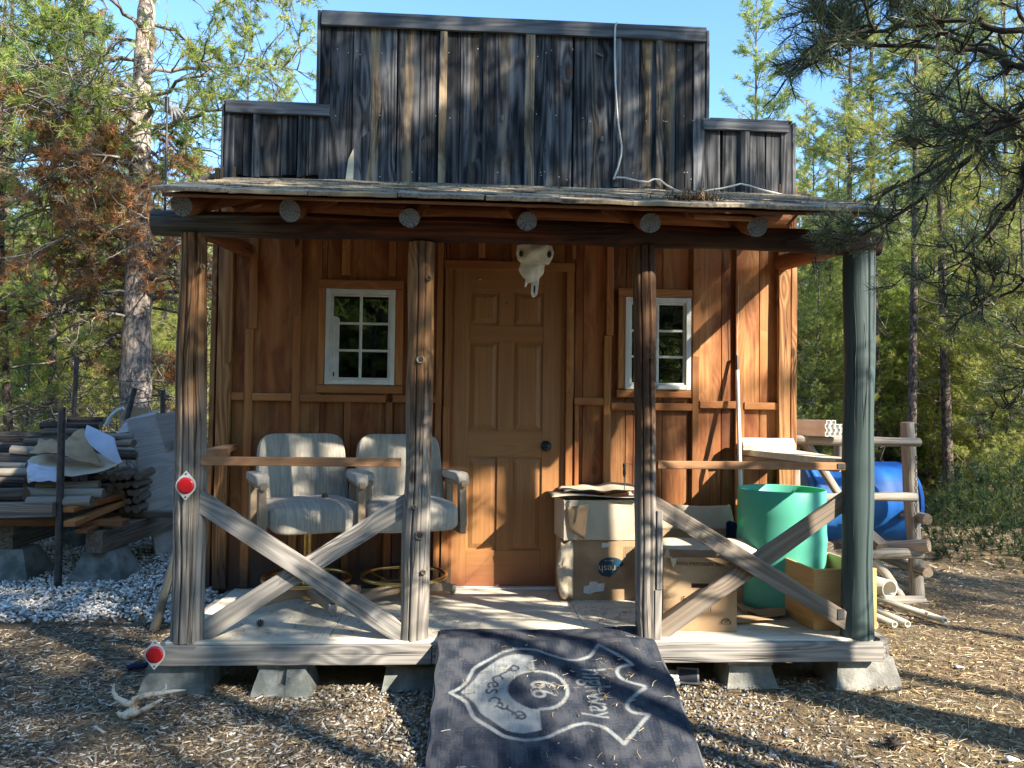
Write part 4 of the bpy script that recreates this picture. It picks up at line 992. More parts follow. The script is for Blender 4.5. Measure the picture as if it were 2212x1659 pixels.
mb = MB()
mb.sheet(lambda u, v: (.62+.50*u, -.34+.33*v, zA+.045+.03*math.exp(-((u-.75)/.2)**2)+.012*math.sin(v*6+u*6)+.004*math.sin(u*23)), 22, 12, .004)
mb.build('cardboard_sheet', m_cardp, label='torn pale cardboard sheet on the very top of the carton stack', cat='cardboard', group='loose cardboard sheets')
bxC = openbox((1.46, -.30, DZ+.001), RAD(-3), .60, .34, .40, .004, m_card, 'cardboard_box', 'tan carton with open flaps behind the right hand post, in front of the wall', 'box', 'cardboard boxes on the porch',
              flaps=[('f', .15, RAD(-14), RAD(-14), m_cardp), ('b', .16, RAD(75), RAD(-8), m_cardp), ('r', .14, RAD(60), RAD(10), m_cardp)])
bD = Q(1515, 1364, Z=DZ)
bxD = openbox((1.275, -.86, DZ+.001), RAD(-6), .385, .25, .385, .004, m_card, 'cardboard_box', 'upside down produce carton with a hand hole behind the right cross brace', 'box', 'cardboard boxes on the porch',
              hole=(-.045, .045, .225, .25))
mb = MB(); mb.sheet(lambda u, v: (-.19+.07*u*(1-v*.3), -.128-.01*math.sin(u*3), .385+.055*math.sin(u*5)*v-.002), 6, 4, .003); mb.build('torn_edge', m_cardp, bxD, local=True)

def text_mesh(txt, size, name='t'):
    cu = bpy.data.curves.new(name, 'FONT'); cu.body = txt; cu.size = size; cu.align_x = 'CENTER'; cu.align_y = 'CENTER'; cu.resolution_u = 3
    o = bpy.data.objects.new(name, cu); col.objects.link(o); dg = bpy.context.evaluated_depsgraph_get(); dg.update()
    me = bpy.data.meshes.new_from_object(o.evaluated_get(dg)); bpy.data.objects.remove(o); return me
def place_text(txt, size, M, mat, name, parent, local=True):
    me = text_mesh(txt, size); me.transform(M); me.materials.clear(); me.materials.append(mat); me.name = name
    o = bpy.data.objects.new(name, me); col.objects.link(o); o.parent = parent; return o
def faceM(x, y, z, flip=False):      # text lying on a face that looks towards -Y (local)
    return Matrix.Translation((x, y, z)) @ Matrix.Rotation(math.pi/2, 4, 'X') @ (Matrix.Rotation(math.pi, 4, 'Z') if flip else Matrix.Identity(4))
# box D print (upside down)
place_text('UNDER REFRIGERATION', .026, faceM(.02, -.1312, .355, True), m_ink, 'printed_words', bxD)
place_text('F', .04, faceM(-.085, -.1312, .168), m_ink, 'printed_letter', bxD); place_text('I', .04, faceM(.055, -.1312, .115), m_ink, 'printed_letter', bxD)
mb = MB(); lx, lz = .135, .045
for k in range(14):
    a0, a1 = math.pi*k/14, math.pi*(k+1)/14
    mb.add([(lx+r*math.cos(a), -.1312, lz+r*math.sin(a)) for r, a in ((.021, a0), (.027, a0), (.027, a1), (.021, a1))], [(0, 1, 2, 3)])
mb.add([(lx-.027, -.1312, lz-.001), (lx-.027, -.1312, lz-.004), (lx+.027, -.1312, lz-.004), (lx+.027, -.1312, lz-.001)], [(0, 1, 2, 3)])
mb.add([(lx-.012, -.1314, lz+.012), (lx-.004, -.1314, lz+.003), (lx-.003, -.1314, lz+.008), (lx-.009, -.1314, lz+.014)], [(0, 1, 2, 3)]); mb.add([(lx-.004, -.1314, lz+.003), (lx+.014, -.1314, lz+.016), (lx+.011, -.1314, lz+.019), (lx-.003, -.1314, lz+.008)], [(0, 1, 2, 3)])
mb.build('printed_check_mark', m_ink, bxD, local=True)
# box B print: teal half oval with Fresh upside down, paper labels, corrugation torn strips
mb = MB(); fy = -.1565
pts = []
for k in range(20):
    a = math.pi*k/19; pts.append((.055+.078*math.cos(a), fy, .215+.045*math.sin(a)))
pts += [(-.022, fy, .17), (.0, fy, .148), (.045, fy, .14), (.075, fy, .168)]
mb.add(pts, [tuple(range(len(pts)))]); mb.build('printed_oval', m_teal, bxB, local=True)
place_text('Fresh', .062, faceM(.045, fy-.0006, .192, True), m_inkl, 'printed_words', bxB)
place_text('Protection', .013, faceM(.04, fy-.0006, .240, True), m_inkl, 'printed_words', bxB)
mb = MB(); mb.add([(x, fy-.001, z) for x, z in ((-.115, .045), (-.075, .035), (-.045, .05), (.01, .055), (.018, .105), (-.02, .10), (-.04, .115), (-.075, .112), (-.08, .09), (-.112, .085))], [tuple(range(10))])
mb.add([(x, fy-.001, z) for x, z in ((-.005, .318), (.038, .322), (.038, .345), (-.003, .348))], [(0, 1, 2, 3)]); pl_ = MB(); pl_.v, pl_.g, pl_.t, pl_.f, pl_.mi, pl_.sm = mb.v[10:], mb.g[10:], mb.t[10:], [(0, 1, 2, 3)], [0], [False]; pl_.build('paper_label', m_label, bxB, local=True)
mb.v, mb.g, mb.t, mb.f, mb.mi, mb.sm = mb.v[:10], mb.g[:10], mb.t[:10], mb.f[:1], [0], [False]; mb.build('paper_label', m_label, bxB, local=True)
mc_ = simple('torn_corrugation', (.33, .22, .12), (.27, .17, .09), 20, .9)
mb = MB()
for k in range(13):
    x = -.165+k*.0125; mb.add([(x, fy, .12+.004*(k % 3)), (x+.004, fy, .12), (x+.004, fy, .30-.012*abs(k-3)), (x, fy, .30-.012*abs(k-3))], [(0, 1, 2, 3)])
mb.build('corrugation', mc_, bxB, local=True); mb = MB()
for k in range(9):
    x = .14+k*.0125; mb.add([(x, fy, .12+.01*k), (x+.004, fy, .12+.01*k), (x+.004, fy, .33), (x, fy, .33)], [(0, 1, 2, 3)])
mb.build('corrugation', mc_, bxB, local=True)
# screwdriver hanging from a wire
a = Q(1349, 1004, Y=-.62); mb = MB(); mb.tube([a+Vector((0, 0, .01)), a, a-Vector((0, 0, .02)), a-Vector((0, 0, .05)), a-Vector((0, 0, .07))], .010, 10, scale=[.6, 1.1, .8, 1.0, .5]); sd_ = mb.build('screwdriver', m_black, label='black handled screwdriver hanging above the carton stack', cat='screwdriver')
mb = MB(); mb.tube([a-Vector((0, 0, .07)), a-Vector((0, 0, .15))], .0028, 6); mb.build('shaft', m_chrome, sd_)
mb = MB(); mb.tube([a+Vector((0, 0, .008)), (a.x+.06, -.85, a.z+.01), (.945, -1.02, a.z+.012)], .0012, 5); mb.build('wire', m_steel, sd_)
# cardboard scraps on the deck
for k, (px, py, sx, sy, rz, lab) in enumerate(((1625, 1318, .20, .16, .3, 'flattened tan cardboard scrap on the deck against the green barrel'), (1655, 1330, .22, .14, -.5, 'curled brown cardboard scrap on the deck between the barrel and the bin'), (1620, 1345, .24, .10, .1, 'long thin cardboard scrap on the deck nearest the bin'))):
    c = Q(px, py, Z=DZ); mb = MB(); cz, sn = math.cos(rz), math.sin(rz)
    mb.sheet(lambda u, v: (c.x+(u-.5)*sx*cz-(v-.5)*sy*sn, c.y+(u-.5)*sx*sn+(v-.5)*sy*cz, DZ+.008+k*.006+(.05 if k == 0 else .03)*(v if k == 0 else 1)*(.5+.5*math.sin(u*5+k*2+v*2))*(.9 if k < 2 else .3)), 12, 8, .003)
    mb.build('cardboard_scrap', m_card, label=lab, cat='cardboard', group='cardboard scraps on the deck')
# dark blue garment behind the barrel
c = Q(1585, 1150, Y=-.25); mb = MB(); mb.sheet(lambda u, v: (c.x-.05+.10*u, -.25+.02*math.sin(u*6), c.z+.06-.20*v+.01*math.sin(u*5)), 8, 10, .01)
mb.build('dark_bag', m_bluecloth, label='dark blue bag squeezed between the cartons and the green barrel', cat='bag')
# ------------------------------------------------------------------ ramp and rug
RY0, RZ0, RY1, RZ1 = -1.20, .262, -2.02, .022
mb = MB(); mb.prism([(-.02, RY0+.01, RZ0-.035), (-.02, RY1, RZ1-.022), (-.02, RY1, RZ1-.012), (-.02, RY0+.01, RZ0-.012)], (.985, 0, 0), (.2, .5, .5)); mb.build('ramp_board', m_greybrn, label='grey plywood ramp board under the dark rug', cat='ramp')
prof = [(-.965, .256), (-1.13, .257), (-1.185, .262), (-1.215, .252)]
for k in range(1, 9): t = k/8; prof.append((RY0-.015+(RY1-RY0+.015)*t, RZ0-.01+(RZ1-RZ0+.01)*t))
prof += [(-2.10, .010), (-2.3, .008), (-2.75, .008)]
cum = [0]
for a, b in zip(prof, prof[1:]): cum.append(cum[-1]+math.hypot(a[0]-b[0], a[1]-b[1]))
TL = cum[-1]; SX0, SW = -.105, 1.065
pa, ca = np.array(prof), np.array(cum)
def rug_pt(s, t):     # s across (m), t along (m); arrays
    y = np.interp(t, ca, pa[:, 0]); z = np.interp(t, ca, pa[:, 1])
    x = SX0+s
    z = z+.004+.010*np.maximum(0, np.sin(s*5.2+t*2.5))*np.exp(-((t-.17)/.12)**2)+.006*np.sin(s*9+t*7)*np.exp(-((t-.55)/.5)**2)
    z = z+.022*np.exp(-(((s-1.0)/.14)**2+((t-.04)/.06)**2))+.020*np.exp(-(((s-.88+.25*(t-.4))/.10)**2))*np.exp(-((t-.33)/.16)**2)
    z = z+.016*np.exp(-(((t-.62-.06*np.sin(s*4))/.05)**2))*np.clip(s-.3, 0, 1)+.010*np.sin(s*11+t*3)*np.exp(-((t-1.0)/.15)**2)+.012*np.exp(-((t-1.18-.1*np.sin(s*3))/.05)**2)
    x = x+.012*np.sin(t*3.0)*(s/SW)-.02*(1-s/SW)*np.clip(t-.3, 0, 1)
    return x, y, z
def img_to_rug(px, py):   # where a point of the picture falls on the rug
    d = ray(px, py); best = None
    for i in range(len(prof)-1):
        (ya, za), (yb, zb_) = prof[i], prof[i+1]
        A_ = np.array([[d.y, -(yb-ya)], [d.z, -(zb_-za)]]); B_ = np.array([ya-CAM.y, za+.006-CAM.z])
        try: sol = np.linalg.solve(A_, B_)
        except Exception: continue
        if -.001 <= sol[1] <= 1.001: 
            return (CAM.x+d.x*sol[0]-SX0, cum[i]+sol[1]*(cum[i+1]-cum[i]))
    return None
NS, NTt = 380, 660
Sg, Tg = np.meshgrid(np.linspace(0, SW, NS), np.linspace(0, TL, NTt), indexing='ij')
mark = np.zeros_like(Sg); dark = np.zeros_like(Sg)
def za(zx, zy): return img_to_rug(943.7+zx*.2267, 1386+zy*.2267)
def fillpoly(pts):
    inside = np.zeros(Sg.shape, bool); n = len(pts)
    for i in range(n):
        (x1, y1), (x2, y2) = pts[i], pts[i-1]
        if y1 == y2: continue
        cnd = ((y1 > Tg) != (y2 > Tg)) & (Sg < (x2-x1)*(Tg-y1)/(y2-y1)+x1); inside ^= cnd
    return inside
def stroke(pts, wd, closed=False):
    D_ = np.full(Sg.shape, 9.0); P_ = pts+[pts[0]] if closed else pts
    for (x1, y1), (x2, y2) in zip(P_, P_[1:]):
        dx, dy = x2-x1, y2-y1; L2 = dx*dx+dy*dy+1e-12; t = np.clip(((Sg-x1)*dx+(Tg-y1)*dy)/L2, 0, 1)
        D_ = np.minimum(D_, np.hypot(Sg-x1-t*dx, Tg-y1-t*dy))
    return D_ < wd
def smooth_line(pts, k=6):
    out = []
    for i in range(len(pts)-1):
        p0, p1, p2, p3 = pts[max(i-1, 0)], pts[i], pts[i+1], pts[min(i+2, len(pts)-1)]
        for j in range(k):
            t = j/k; out.append(tuple(.5*((2*p1[a])+(-p0[a]+p2[a])*t+(2*p0[a]-5*p1[a]+4*p2[a]-p3[a])*t*t+(-p0[a]+3*p1[a]-3*p2[a]+p3[a])*t**3) for a in (0, 1)))
    return out+[pts[-1]]
tipL = za(140, 468); axis_t = tipL[1]
half = [(140, 468), (225, 515), (290, 570), (335, 660), (380, 735), (560, 835), (700, 905), (900, 945), (1080, 905), (1220, 830), (1330, 780), (1450, 765), (1600, 810), (1700, 880), (1790, 960)]
h_rug = [za(*p) for p in half]
top_ = [za(*p) for p in ((1790, 960), (1890, 840), (2010, 700))]
no_ = [za(*p) for p in ((2010, 700), (1850, 670), (1800, 600), (1860, 520), (1965, 458))]
for seg in (smooth_line(h_rug), top_, smooth_line(no_)):
    mark[stroke(seg, .0085)] = 1; mark[stroke([(a, 2*axis_t-b) for a, b in seg], .0085)] = 1
inner = [(240, 470), (330, 545), (385, 610), (430, 680), (560, 770), (700, 845), (830, 872), (930, 858), (1005, 835)]
ir = smooth_line([za(*p) for p in inner]); xs_ = ir[-1][0]; ir[-1] = (xs_, ir[-1][1])
poly = ir+[(a, 2*axis_t-b) for a, b in reversed(ir)]
fm = fillpoly(poly); mark[fm] = 1
cc = za(960, 470); crx = abs(za(1240, 470)[0]-cc[0]); 
cx, ct = cc[0], axis_t
rr = np.hypot((Sg-cx), (Tg-ct)); R1 = crx
mark[(rr < R1) & (Sg < xs_)] = 0; mark[(np.abs(rr-R1) < .008) & (Sg > xs_-.002)] = 1
def rastertext(txt, size, s0, t0, rot, val, sx=1.0, sy=1.0):
    """rot: direction of reading, in degrees, in (s, t) space; t runs downwards"""
    me = text_mesh(txt, size); me.calc_loop_triangles(); V = np.array([v.co[:2] for v in me.vertices])*[sx, sy]
    c, s_ = math.cos(RAD(rot)), math.sin(RAD(rot))
    # reading dir = (c, s), letter up = (s, -c)
    Sv = s0+V[:, 0]*c+V[:, 1]*s_; Tv = t0+V[:, 0]*s_-V[:, 1]*c
    for tri in me.loop_triangles:
        i, j, k = tri.vertices; xs = Sv[[i, j, k]]; ys = Tv[[i, j, k]]
        a0 = max(int(xs.min()/SW*(NS-1)), 0); a1 = min(int(xs.max()/SW*(NS-1))+2, NS); b0 = max(int(ys.min()/TL*(NTt-1)), 0); b1 = min(int(ys.max()/TL*(NTt-1))+2, NTt)
        if a1 <= a0 or b1 <= b0: continue
        X_, Y_ = Sg[a0:a1, b0:b1], Tg[a0:a1, b0:b1]
        d = (xs[1]-xs[0])*(ys[2]-ys[0])-(xs[2]-xs[0])*(ys[1]-ys[0])
        if abs(d) < 1e-12: continue
        u = ((X_-xs[0])*(ys[2]-ys[0])-(xs[2]-xs[0])*(Y_-ys[0]))/d; v = ((xs[1]-xs[0])*(Y_-ys[0])-(X_-xs[0])*(ys[1]-ys[0]))/d
        ins = (u >= -.02) & (v >= -.02) & (u+v <= 1.02); mark[a0:a1, b0:b1][ins] = val
    bpy.data.meshes.remove(me)
a6, b6 = za(985, 365), za(985, 555); w6 = abs(b6[1]-a6[1])
rastertext('66', .17, cx+.02, ct, 90, 1, w6/.185, .95)
a7, b7 = za(1500, 235), za(1600, 745); rastertext('highway', .19, za(1520, 480)[0], (a7[1]+b7[1])/2, 90, 1, abs(b7[1]-a7[1])/.66, .85)
# small letters curved round the disc on the pale half
lets = [('p', -62), ('l', -44), ('c', -30), ('e', -14), ('s', 1), ('c', 22), ('a', 38), ('f', 52), ('e', 66)]
RL = R1*1.48
for ch, an in lets:
    a = RAD(180-an); s0, t0 = cx+RL*math.cos(a), ct-RL*math.sin(a)*-1*-1
    t0 = ct+RL*math.sin(RAD(an)); s0 = cx-RL*math.cos(RAD(an))
    rastertext(ch, .115, s0, t0, 90+an*.9, 0, 1.0, 1.0)
rr_ = np.random.default_rng(4)
# soften into pile
for _ in range(2): mark[1:-1, 1:-1] = (mark[1:-1, 1:-1]*2+mark[2:, 1:-1]+mark[:-2, 1:-1]+mark[1:-1, 2:]+mark[1:-1, :-2])/6
fz = rr_.normal(size=Sg.shape); fz[1:, :] = .6*fz[1:, :]+.4*fz[:-1, :]
low = np.array([[noise.noise(Vector((a*.045, b*.03, 2))) for b in range(0, NTt, 6)] for a in range(0, NS, 6)])
low = np.kron(low, np.ones((6, 6)))[:NS, :NTt]; low = np.pad(low, ((0, NS-low.shape[0]), (0, NTt-low.shape[1])), mode='edge')
base = np.array([.032, .038, .052]); lt = np.array([.29, .30, .285])
wear = np.array([[noise.noise(Vector((a*.09, b*.07, 9))) for b in range(0, NTt, 4)] for a in range(0, NS, 4)]); wear = np.kron(wear, np.ones((4, 4)))[:NS, :NTt]; wear = np.pad(wear, ((0, NS-wear.shape[0]), (0, NTt-wear.shape[1])), mode='edge')
dust = np.clip(.5+1.6*low+.8*wear+.25*fz, 0, 1)[..., None]
mark = mark*np.clip(.86+.45*wear-.15*(fz > 1.3), .35, .95)
C_ = base*(1+.10*fz[..., None]+.5*low[..., None])*(1-mark[..., None])+lt*(1+.06*fz[..., None])*mark[..., None]
x, y, z = rug_pt(Sg, Tg)
x = x+.006*np.sin(Tg*23)*(Sg < .01)-.005*np.sin(Tg*19)*(Sg > SW-.01)
edge = (Sg < .012) | (Sg > SW-.012)
C_ = C_*(1-.16*dust)+np.array([.24, .21, .17])*.16*dust
C_[edge] = [.05, .052, .06]
z = z+.0005*fz*(~edge)+.004*low
V = np.stack([x, y, z], -1).reshape(-1, 3)
idx = np.arange(NS*NTt).reshape(NS, NTt)
Fq = np.stack([idx[:-1, :-1], idx[1:, :-1], idx[1:, 1:], idx[:-1, 1:]], -1).reshape(-1, 4)
rug = npmesh('rug', V, Fq, 4, m_rug, np.clip(C_, .004, 1).reshape(-1, 3), smooth=True)
tag(rug, 'dark blue grey rug with a pale road shield and lettering laid over the ramp', 'rug')
# woven underside and thickness at the edge
mb = MB(); mb.sheet(lambda u, v: tuple(float(q) for q in (lambda p: (p[0], p[1], p[2]-.011))(rug_pt(np.array(-.006+(SW+.012)*u), np.array(.003+(TL-.004)*v)))), 40, 90, .004)
mb.build('backing', m_cutedge, rug)
def rug_z(x, y):
    t = np.interp(-y, -pa[:, 0], ca); return rug_pt(x-SX0, t)[2]

# ------------------------------------------------------------------ ground and its litter
def gh(x, y):
    x = np.asarray(x, float); y = np.asarray(y, float)
    far = np.clip((np.hypot(x, y)-8)/20, 0, 1)
    return .012*np.sin(x*1.7+y*.9)*np.cos(y*1.3-x*.4)+far*(.25*np.sin(x*.21+1)*np.cos(y*.17)+.12*np.sin(x*.6+y*.5))
def axis_pts(near, lim, step):
    a = [0.0]; s_ = step
    while a[-1] < lim: a.append(a[-1]+s_); s_ = step if a[-1] < near else s_*1.09
    return np.array(a)
ax = axis_pts(5, 160, .10); ay = axis_pts(6, 160, .10)
gx = np.concatenate([-ax[::-1], ax[1:]]); gy = np.concatenate([-ay[::-1], ay[1:]])
GX, GY = np.meshgrid(gx, gy, indexing='ij'); GZ = gh(GX, GY)+np.array([[noise.noise(Vector((a*3, b*3, 0)))*.006 for b in gy] for a in gx])
idx = np.arange(GX.size).reshape(GX.shape)
Fq = np.stack([idx[:-1, :-1], idx[1:, :-1], idx[1:, 1:], idx[:-1, 1:]], -1).reshape(-1, 4)
g_ = npmesh('ground', np.stack([GX, GY, GZ], -1).reshape(-1, 3), Fq, 4, m_ground, smooth=True); tag(g_, 'brown forest floor of needles, bark and soil', kind='structure')

def scatter(name, n, dens, shape, label, seed, mat, region, cols, hoff=.0):
    """shape: (kind, L, W, H); region: function giving x, y arrays"""
    r = np.random.default_rng(seed); x, y = region(r, n); n = len(x)
    kind, L, Wd, H = shape
    if kind == 'chip':
        bv = np.array([[-1, -1, -1], [1, -.7, -1], [1.1, .8, -1], [-.9, 1, -1], [-.9, -.8, 1], [.9, -.8, 1], [.8, .7, 1], [-.8, .8, 1]])*.5
        bf = np.array([[4, 5, 6, 7], [0, 1, 5, 4], [1, 2, 6, 5], [2, 3, 7, 6], [3, 0, 4, 7]]); k = 4
    else:
        t = (1+5**.5)/2; bv = np.array([[-1, t, 0], [1, t, 0], [-1, -t, 0], [1, -t, 0], [0, -1, t], [0, 1, t], [0, -1, -t], [0, 1, -t], [t, 0, -1], [t, 0, 1], [-t, 0, -1], [-t, 0, 1]])/3.8
        bf = np.array([[0, 11, 5], [0, 5, 1], [0, 1, 7], [0, 7, 10], [0, 10, 11], [1, 5, 9], [5, 11, 4], [11, 10, 2], [10, 7, 6], [7, 1, 8], [3, 9, 4], [3, 4, 2], [3, 2, 6], [3, 6, 8], [3, 8, 9], [4, 9, 5], [2, 4, 11], [6, 2, 10], [8, 6, 7], [9, 8, 1]]); k = 3
    m_ = len(bv); sc = np.stack([L*r.lognormal(0, .50, n), Wd*r.lognormal(0, .3, n), H*r.uniform(.6, 1.4, n)], 1)
    V = bv[None]*sc[:, None, :]*(1+(r.normal(size=(n, m_, 3))*.13))
    yaw = r.uniform(0, 6.283, n); pt = r.normal(size=n)*.22; rl = r.normal(size=n)*.3
    if kind == 'stone': V = V*(1+r.normal(size=(n, m_, 1))*.1); pt *= 2; rl *= 2
    cy, sy = np.cos(yaw), np.sin(yaw); cp_, sp_ = np.cos(pt), np.sin(pt); cr, sr = np.cos(rl), np.sin(rl)
    X0, Y0, Z0 = V[..., 0], V[..., 1], V[..., 2]
    Y1 = Y0*cr[:, None]-Z0*sr[:, None]; Z1 = Y0*sr[:, None]+Z0*cr[:, None]
    X2 = X0*cp_[:, None]+Z1*sp_[:, None]; Z2 = -X0*sp_[:, None]+Z1*cp_[:, None]
    X3 = X2*cy[:, None]-Y1*sy[:, None]; Y3 = X2*sy[:, None]+Y1*cy[:, None]
    zg = gh(x, y)+hoff+np.abs(r.normal(size=n))*H*.6+H*.2
    V = np.stack([X3+x[:, None], Y3+y[:, None], Z2+zg[:, None]], -1).reshape(-1, 3)
    Fq = (bf[None]+(np.arange(n)*m_)[:, None, None]).reshape(-1, bf.shape[1])
    c = np.array(cols)[r.integers(0, len(cols), n)]*r.uniform(.65, 1.35, (n, 1)); c = np.repeat(c, m_, 0)
    o = npmesh(name, V, Fq, k, mat, c); return tag(o, label, kind='stuff', cat=name.replace('_', ' '))
def nearreg(x0, x1, y0, y1, fn=None, fall=None):
    def f(r, n):
        x = r.uniform(x0, x1, n); y = r.uniform(y0, y1, n)
        ok = ~((x > -1.4) & (x < 2.1) & (y > -1.0) & (y < 2.2))
        if fn is not None: ok &= fn(x, y, r)
        if fall: ok &= r.uniform(size=n) < np.clip(fall/np.maximum(.1, np.hypot(x-CAM.x, y-CAM.y)-2.5), 0, 1)
        return x[ok], y[ok]
    return f
gravel_w = lambda x, y, r: np.exp(-((x-.50)/.82)**2)*(y < -.9)          # grey gravel round the rug
TAN = [(.28, .23, .165), (.20, .16, .115), (.37, .32, .245), (.14, .108, .078), (.075, .058, .044), (.52, .48, .41), (.10, .077, .056), (.055, .042, .032), (.22, .17, .115)]
STRAW = [(.46, .32, .16), (.36, .23, .11), (.54, .41, .23), (.26, .165, .085), (.60, .50, .34)]
scatter('bark_mulch', 95000, 1, ('chip', .027, .0055, .0032), 'shredded bark and wood chips covering the ground in front of the porch', 11, m_chip, nearreg(-4.2, .9, -3.4, 1.6, lambda x, y, r: (r.uniform(size=len(x)) > gravel_w(x, y, r)*1.1) & ~((y > .1+.1*np.sin(x*5)) & (x < -1.5)), 1.6), TAN)
scatter('wood_chips', 42000, 1, ('chip', .028, .006, .0035), 'pale wood chips and needles covering the ground to the right of the rug', 12, m_chip, nearreg(.7, 6.5, -3.4, 5, lambda x, y, r: r.uniform(size=len(x)) > gravel_w(x, y, r)*1.1, 1.6), TAN+STRAW+STRAW)
scatter('grey_gravel', 26000, 1, ('stone', .017, .013, .010), 'grey crushed gravel along both sides of the rug', 13, m_stone, nearreg(-1.6, 2.6, -3.3, -1.0, lambda x, y, r: (r.uniform(size=len(x)) < gravel_w(x, y, r)*1.3)), [(.27, .255, .23), (.20, .19, .175), (.36, .335, .29), (.14, .132, .122), (.31, .265, .21), (.10, .09, .08)])
scatter('white_gravel', 42000, 1, ('stone', .028, .02, .014), 'white marble gravel bed around the woodpile', 14, m_stone, nearreg(-5.2, -1.55, .08, 4.6, lambda x, y, r: y > .1+.1*np.sin(x*5)+.12*r.normal(size=len(x)), 2.6), [(.78, .74, .67), (.66, .62, .56), (.84, .80, .73), (.40, .38, .35), (.60, .56, .49), (.26, .24, .21)], .012)
scatter('forest_litter', 16000, 1, ('chip', .06, .018, .008), 'scattered bark pieces and twigs lying on the forest floor beyond the cabin', 15, m_chip, nearreg(-12, 14, 1.5, 16, lambda x, y, r: ~((x < -1.5) & (y < 4.4) & (x > -5.3)), 3.5), TAN)
def straw(name, n, x0, x1, y0, y1, seed, label, zf=gh, L=.05, fn=None, cols=STRAW):
    r = np.random.default_rng(seed); x = r.uniform(x0, x1, n); y = r.uniform(y0, y1, n)
    if fn is not None: k = fn(x, y, r); x, y = x[k], y[k]
    n = len(x); z = zf(x, y)+.006+np.abs(r.normal(size=n))*.005
    a = r.uniform(0, 6.283, n); l = L*r.uniform(.5, 1.3, n); dx, dy, dz = np.cos(a)*l, np.sin(a)*l, r.normal(size=n)*.006
    wx, wy = -np.sin(a)*.0011, np.cos(a)*.0011; k = .35*l*r.normal(size=n); mx, my = x+dx/2-np.sin(a)*k, y+dy/2+np.cos(a)*k
    V = np.stack([np.stack([x-wx, y-wy, z], 1), np.stack([x+wx, y+wy, z+.001], 1), np.stack([mx+wx, my+wy, z+dz/2+.004], 1), np.stack([mx-wx, my-wy, z+dz/2+.003], 1), np.stack([x+dx+wx, y+dy+wy, z+dz], 1), np.stack([x+dx-wx, y+dy-wy, z+dz], 1)], 1).reshape(-1, 3)
    b = np.arange(n)*6; Fq = np.concatenate([np.stack([b, b+1, b+2, b+3], 1), np.stack([b+3, b+2, b+4, b+5], 1)])
    c = np.repeat(np.array(cols)[r.integers(0, len(cols), n)]*r.uniform(.6, 1.25, (n, 1)), 6, 0)
    return tag(npmesh(name, V, Fq, 4, m_chip, c), label, name.replace('_', ' '), kind='stuff')
straw('pine_straw', 60000, 1.2, 6.5, -3.3, 4, 21, 'yellow brown pine straw on the ground to the right of the porch', fn=lambda x, y, r: ~((x < 2.2) & (y > -1)) & (r.uniform(size=len(x)) < np.clip(2.2/np.maximum(.1, np.hypot(x, y+5)-2.2), .1, 1)) & (r.uniform(size=len(x)) < np.clip((x-1.0)/1.2, .1, 1)), L=.055)
straw('fallen_needles', 9000, -4, 1.3, -3.3, -.2, 22, 'dry needles mixed in the bark mulch', fn=lambda x, y, r: ~((x > -1.4) & (y > -1)), L=.05)
rr_ = np.random.default_rng(30)
rz_np = lambda x, y: np.array([float(rug_z(a, b)) for a, b in zip(x, y)])
def rugfn(x, y, r): return np.exp(-((x-.55)/.32)**2-((y+1.50-.1*np.sin(x*9))/.17)**2)+.05 > r.uniform(size=len(x))
straw('needle_litter', 1700, SX0+.03, SX0+SW-.03, -2.6, -1.0, 23, 'dry pine needles gathered in the folds of the rug', zf=rz_np, L=.045, fn=rugfn, cols=STRAW+[(.10, .07, .05), (.13, .085, .05)])
def dz(x, y): return np.full(len(x), DZ-.004)
def deckfn(x, y, r):
    d = np.exp(-((x+.62)/.5)**2-((y+.78)/.2)**2)*.7+np.exp(-((x-.8)/.22)**2-((y+.62)/.28)**2)+np.exp(-((x+.2)/.25)**2-((y+.8)/.15)**2)*.5+np.exp(-((x-1.75)/.35)**2-((y+.6)/.25)**2)*.6+.06
    return r.uniform(size=len(x)) < d
straw('deck_needles', 3300, -1.38, 2.05, -1.08, -.05, 24, 'dark needles and bark crumbs littering the porch deck', zf=dz, L=.035, fn=deckfn, cols=[(.10, .065, .045), (.07, .05, .035), (.28, .18, .10), (.20, .12, .07)])
r_ = np.random.default_rng(5)

# ------------------------------------------------------------------ small things on the ground
def Z7(zx, zy, z=.03): return Q(300/1.3563+zx*.3333, 1290+zy*.3333, Y=-1.38+z)
mb = MB()
def limb(pts, rs):
    P_ = [Q(221.2+a*.3333, 1290.3+b*.3333, Y=yy) for a, b, yy in pts]; n = len(P_)
    path = []; rad = []
    for i in range(n-1):
        for k in range(5): t = k/5; path.append(P_[i].lerp(P_[i+1], t)); rad.append(rs[i]+(rs[i+1]-rs[i])*t)
    path.append(P_[-1]); rad.append(rs[-1])
    mb.sweep(path, circ(1, 9, .1, 3), (0, .3, 1), (.5, .5, .5), True, rad, cap=(0, 0), jit=0)
limb([(95, 745, -1.42), (130, 770, -1.42), (190, 745, -1.42), (218, 690, -1.41), (160, 690, -1.40), (90, 650, -1.38), (68, 610, -1.38), (78, 560, -1.38)], [.006, .017, .021, .019, .015, .011, .008, .0035])
limb([(190, 665, -1.40), (280, 635, -1.38), (380, 622, -1.36), (460, 608, -1.35), (540, 600, -1.34)], [.012, .013, .011, .008, .002])
limb([(385, 618, -1.36), (410, 590, -1.36), (412, 560, -1.36)], [.008, .006, .002])
limb([(150, 775, -1.44), (240, 745, -1.46), (310, 705, -1.47), (385, 662, -1.48)], [.016, .012, .011, .006])
mb.build('antler', m_antler, label='bleached branching antler lying on the bark mulch at the lower left', cat='antler')
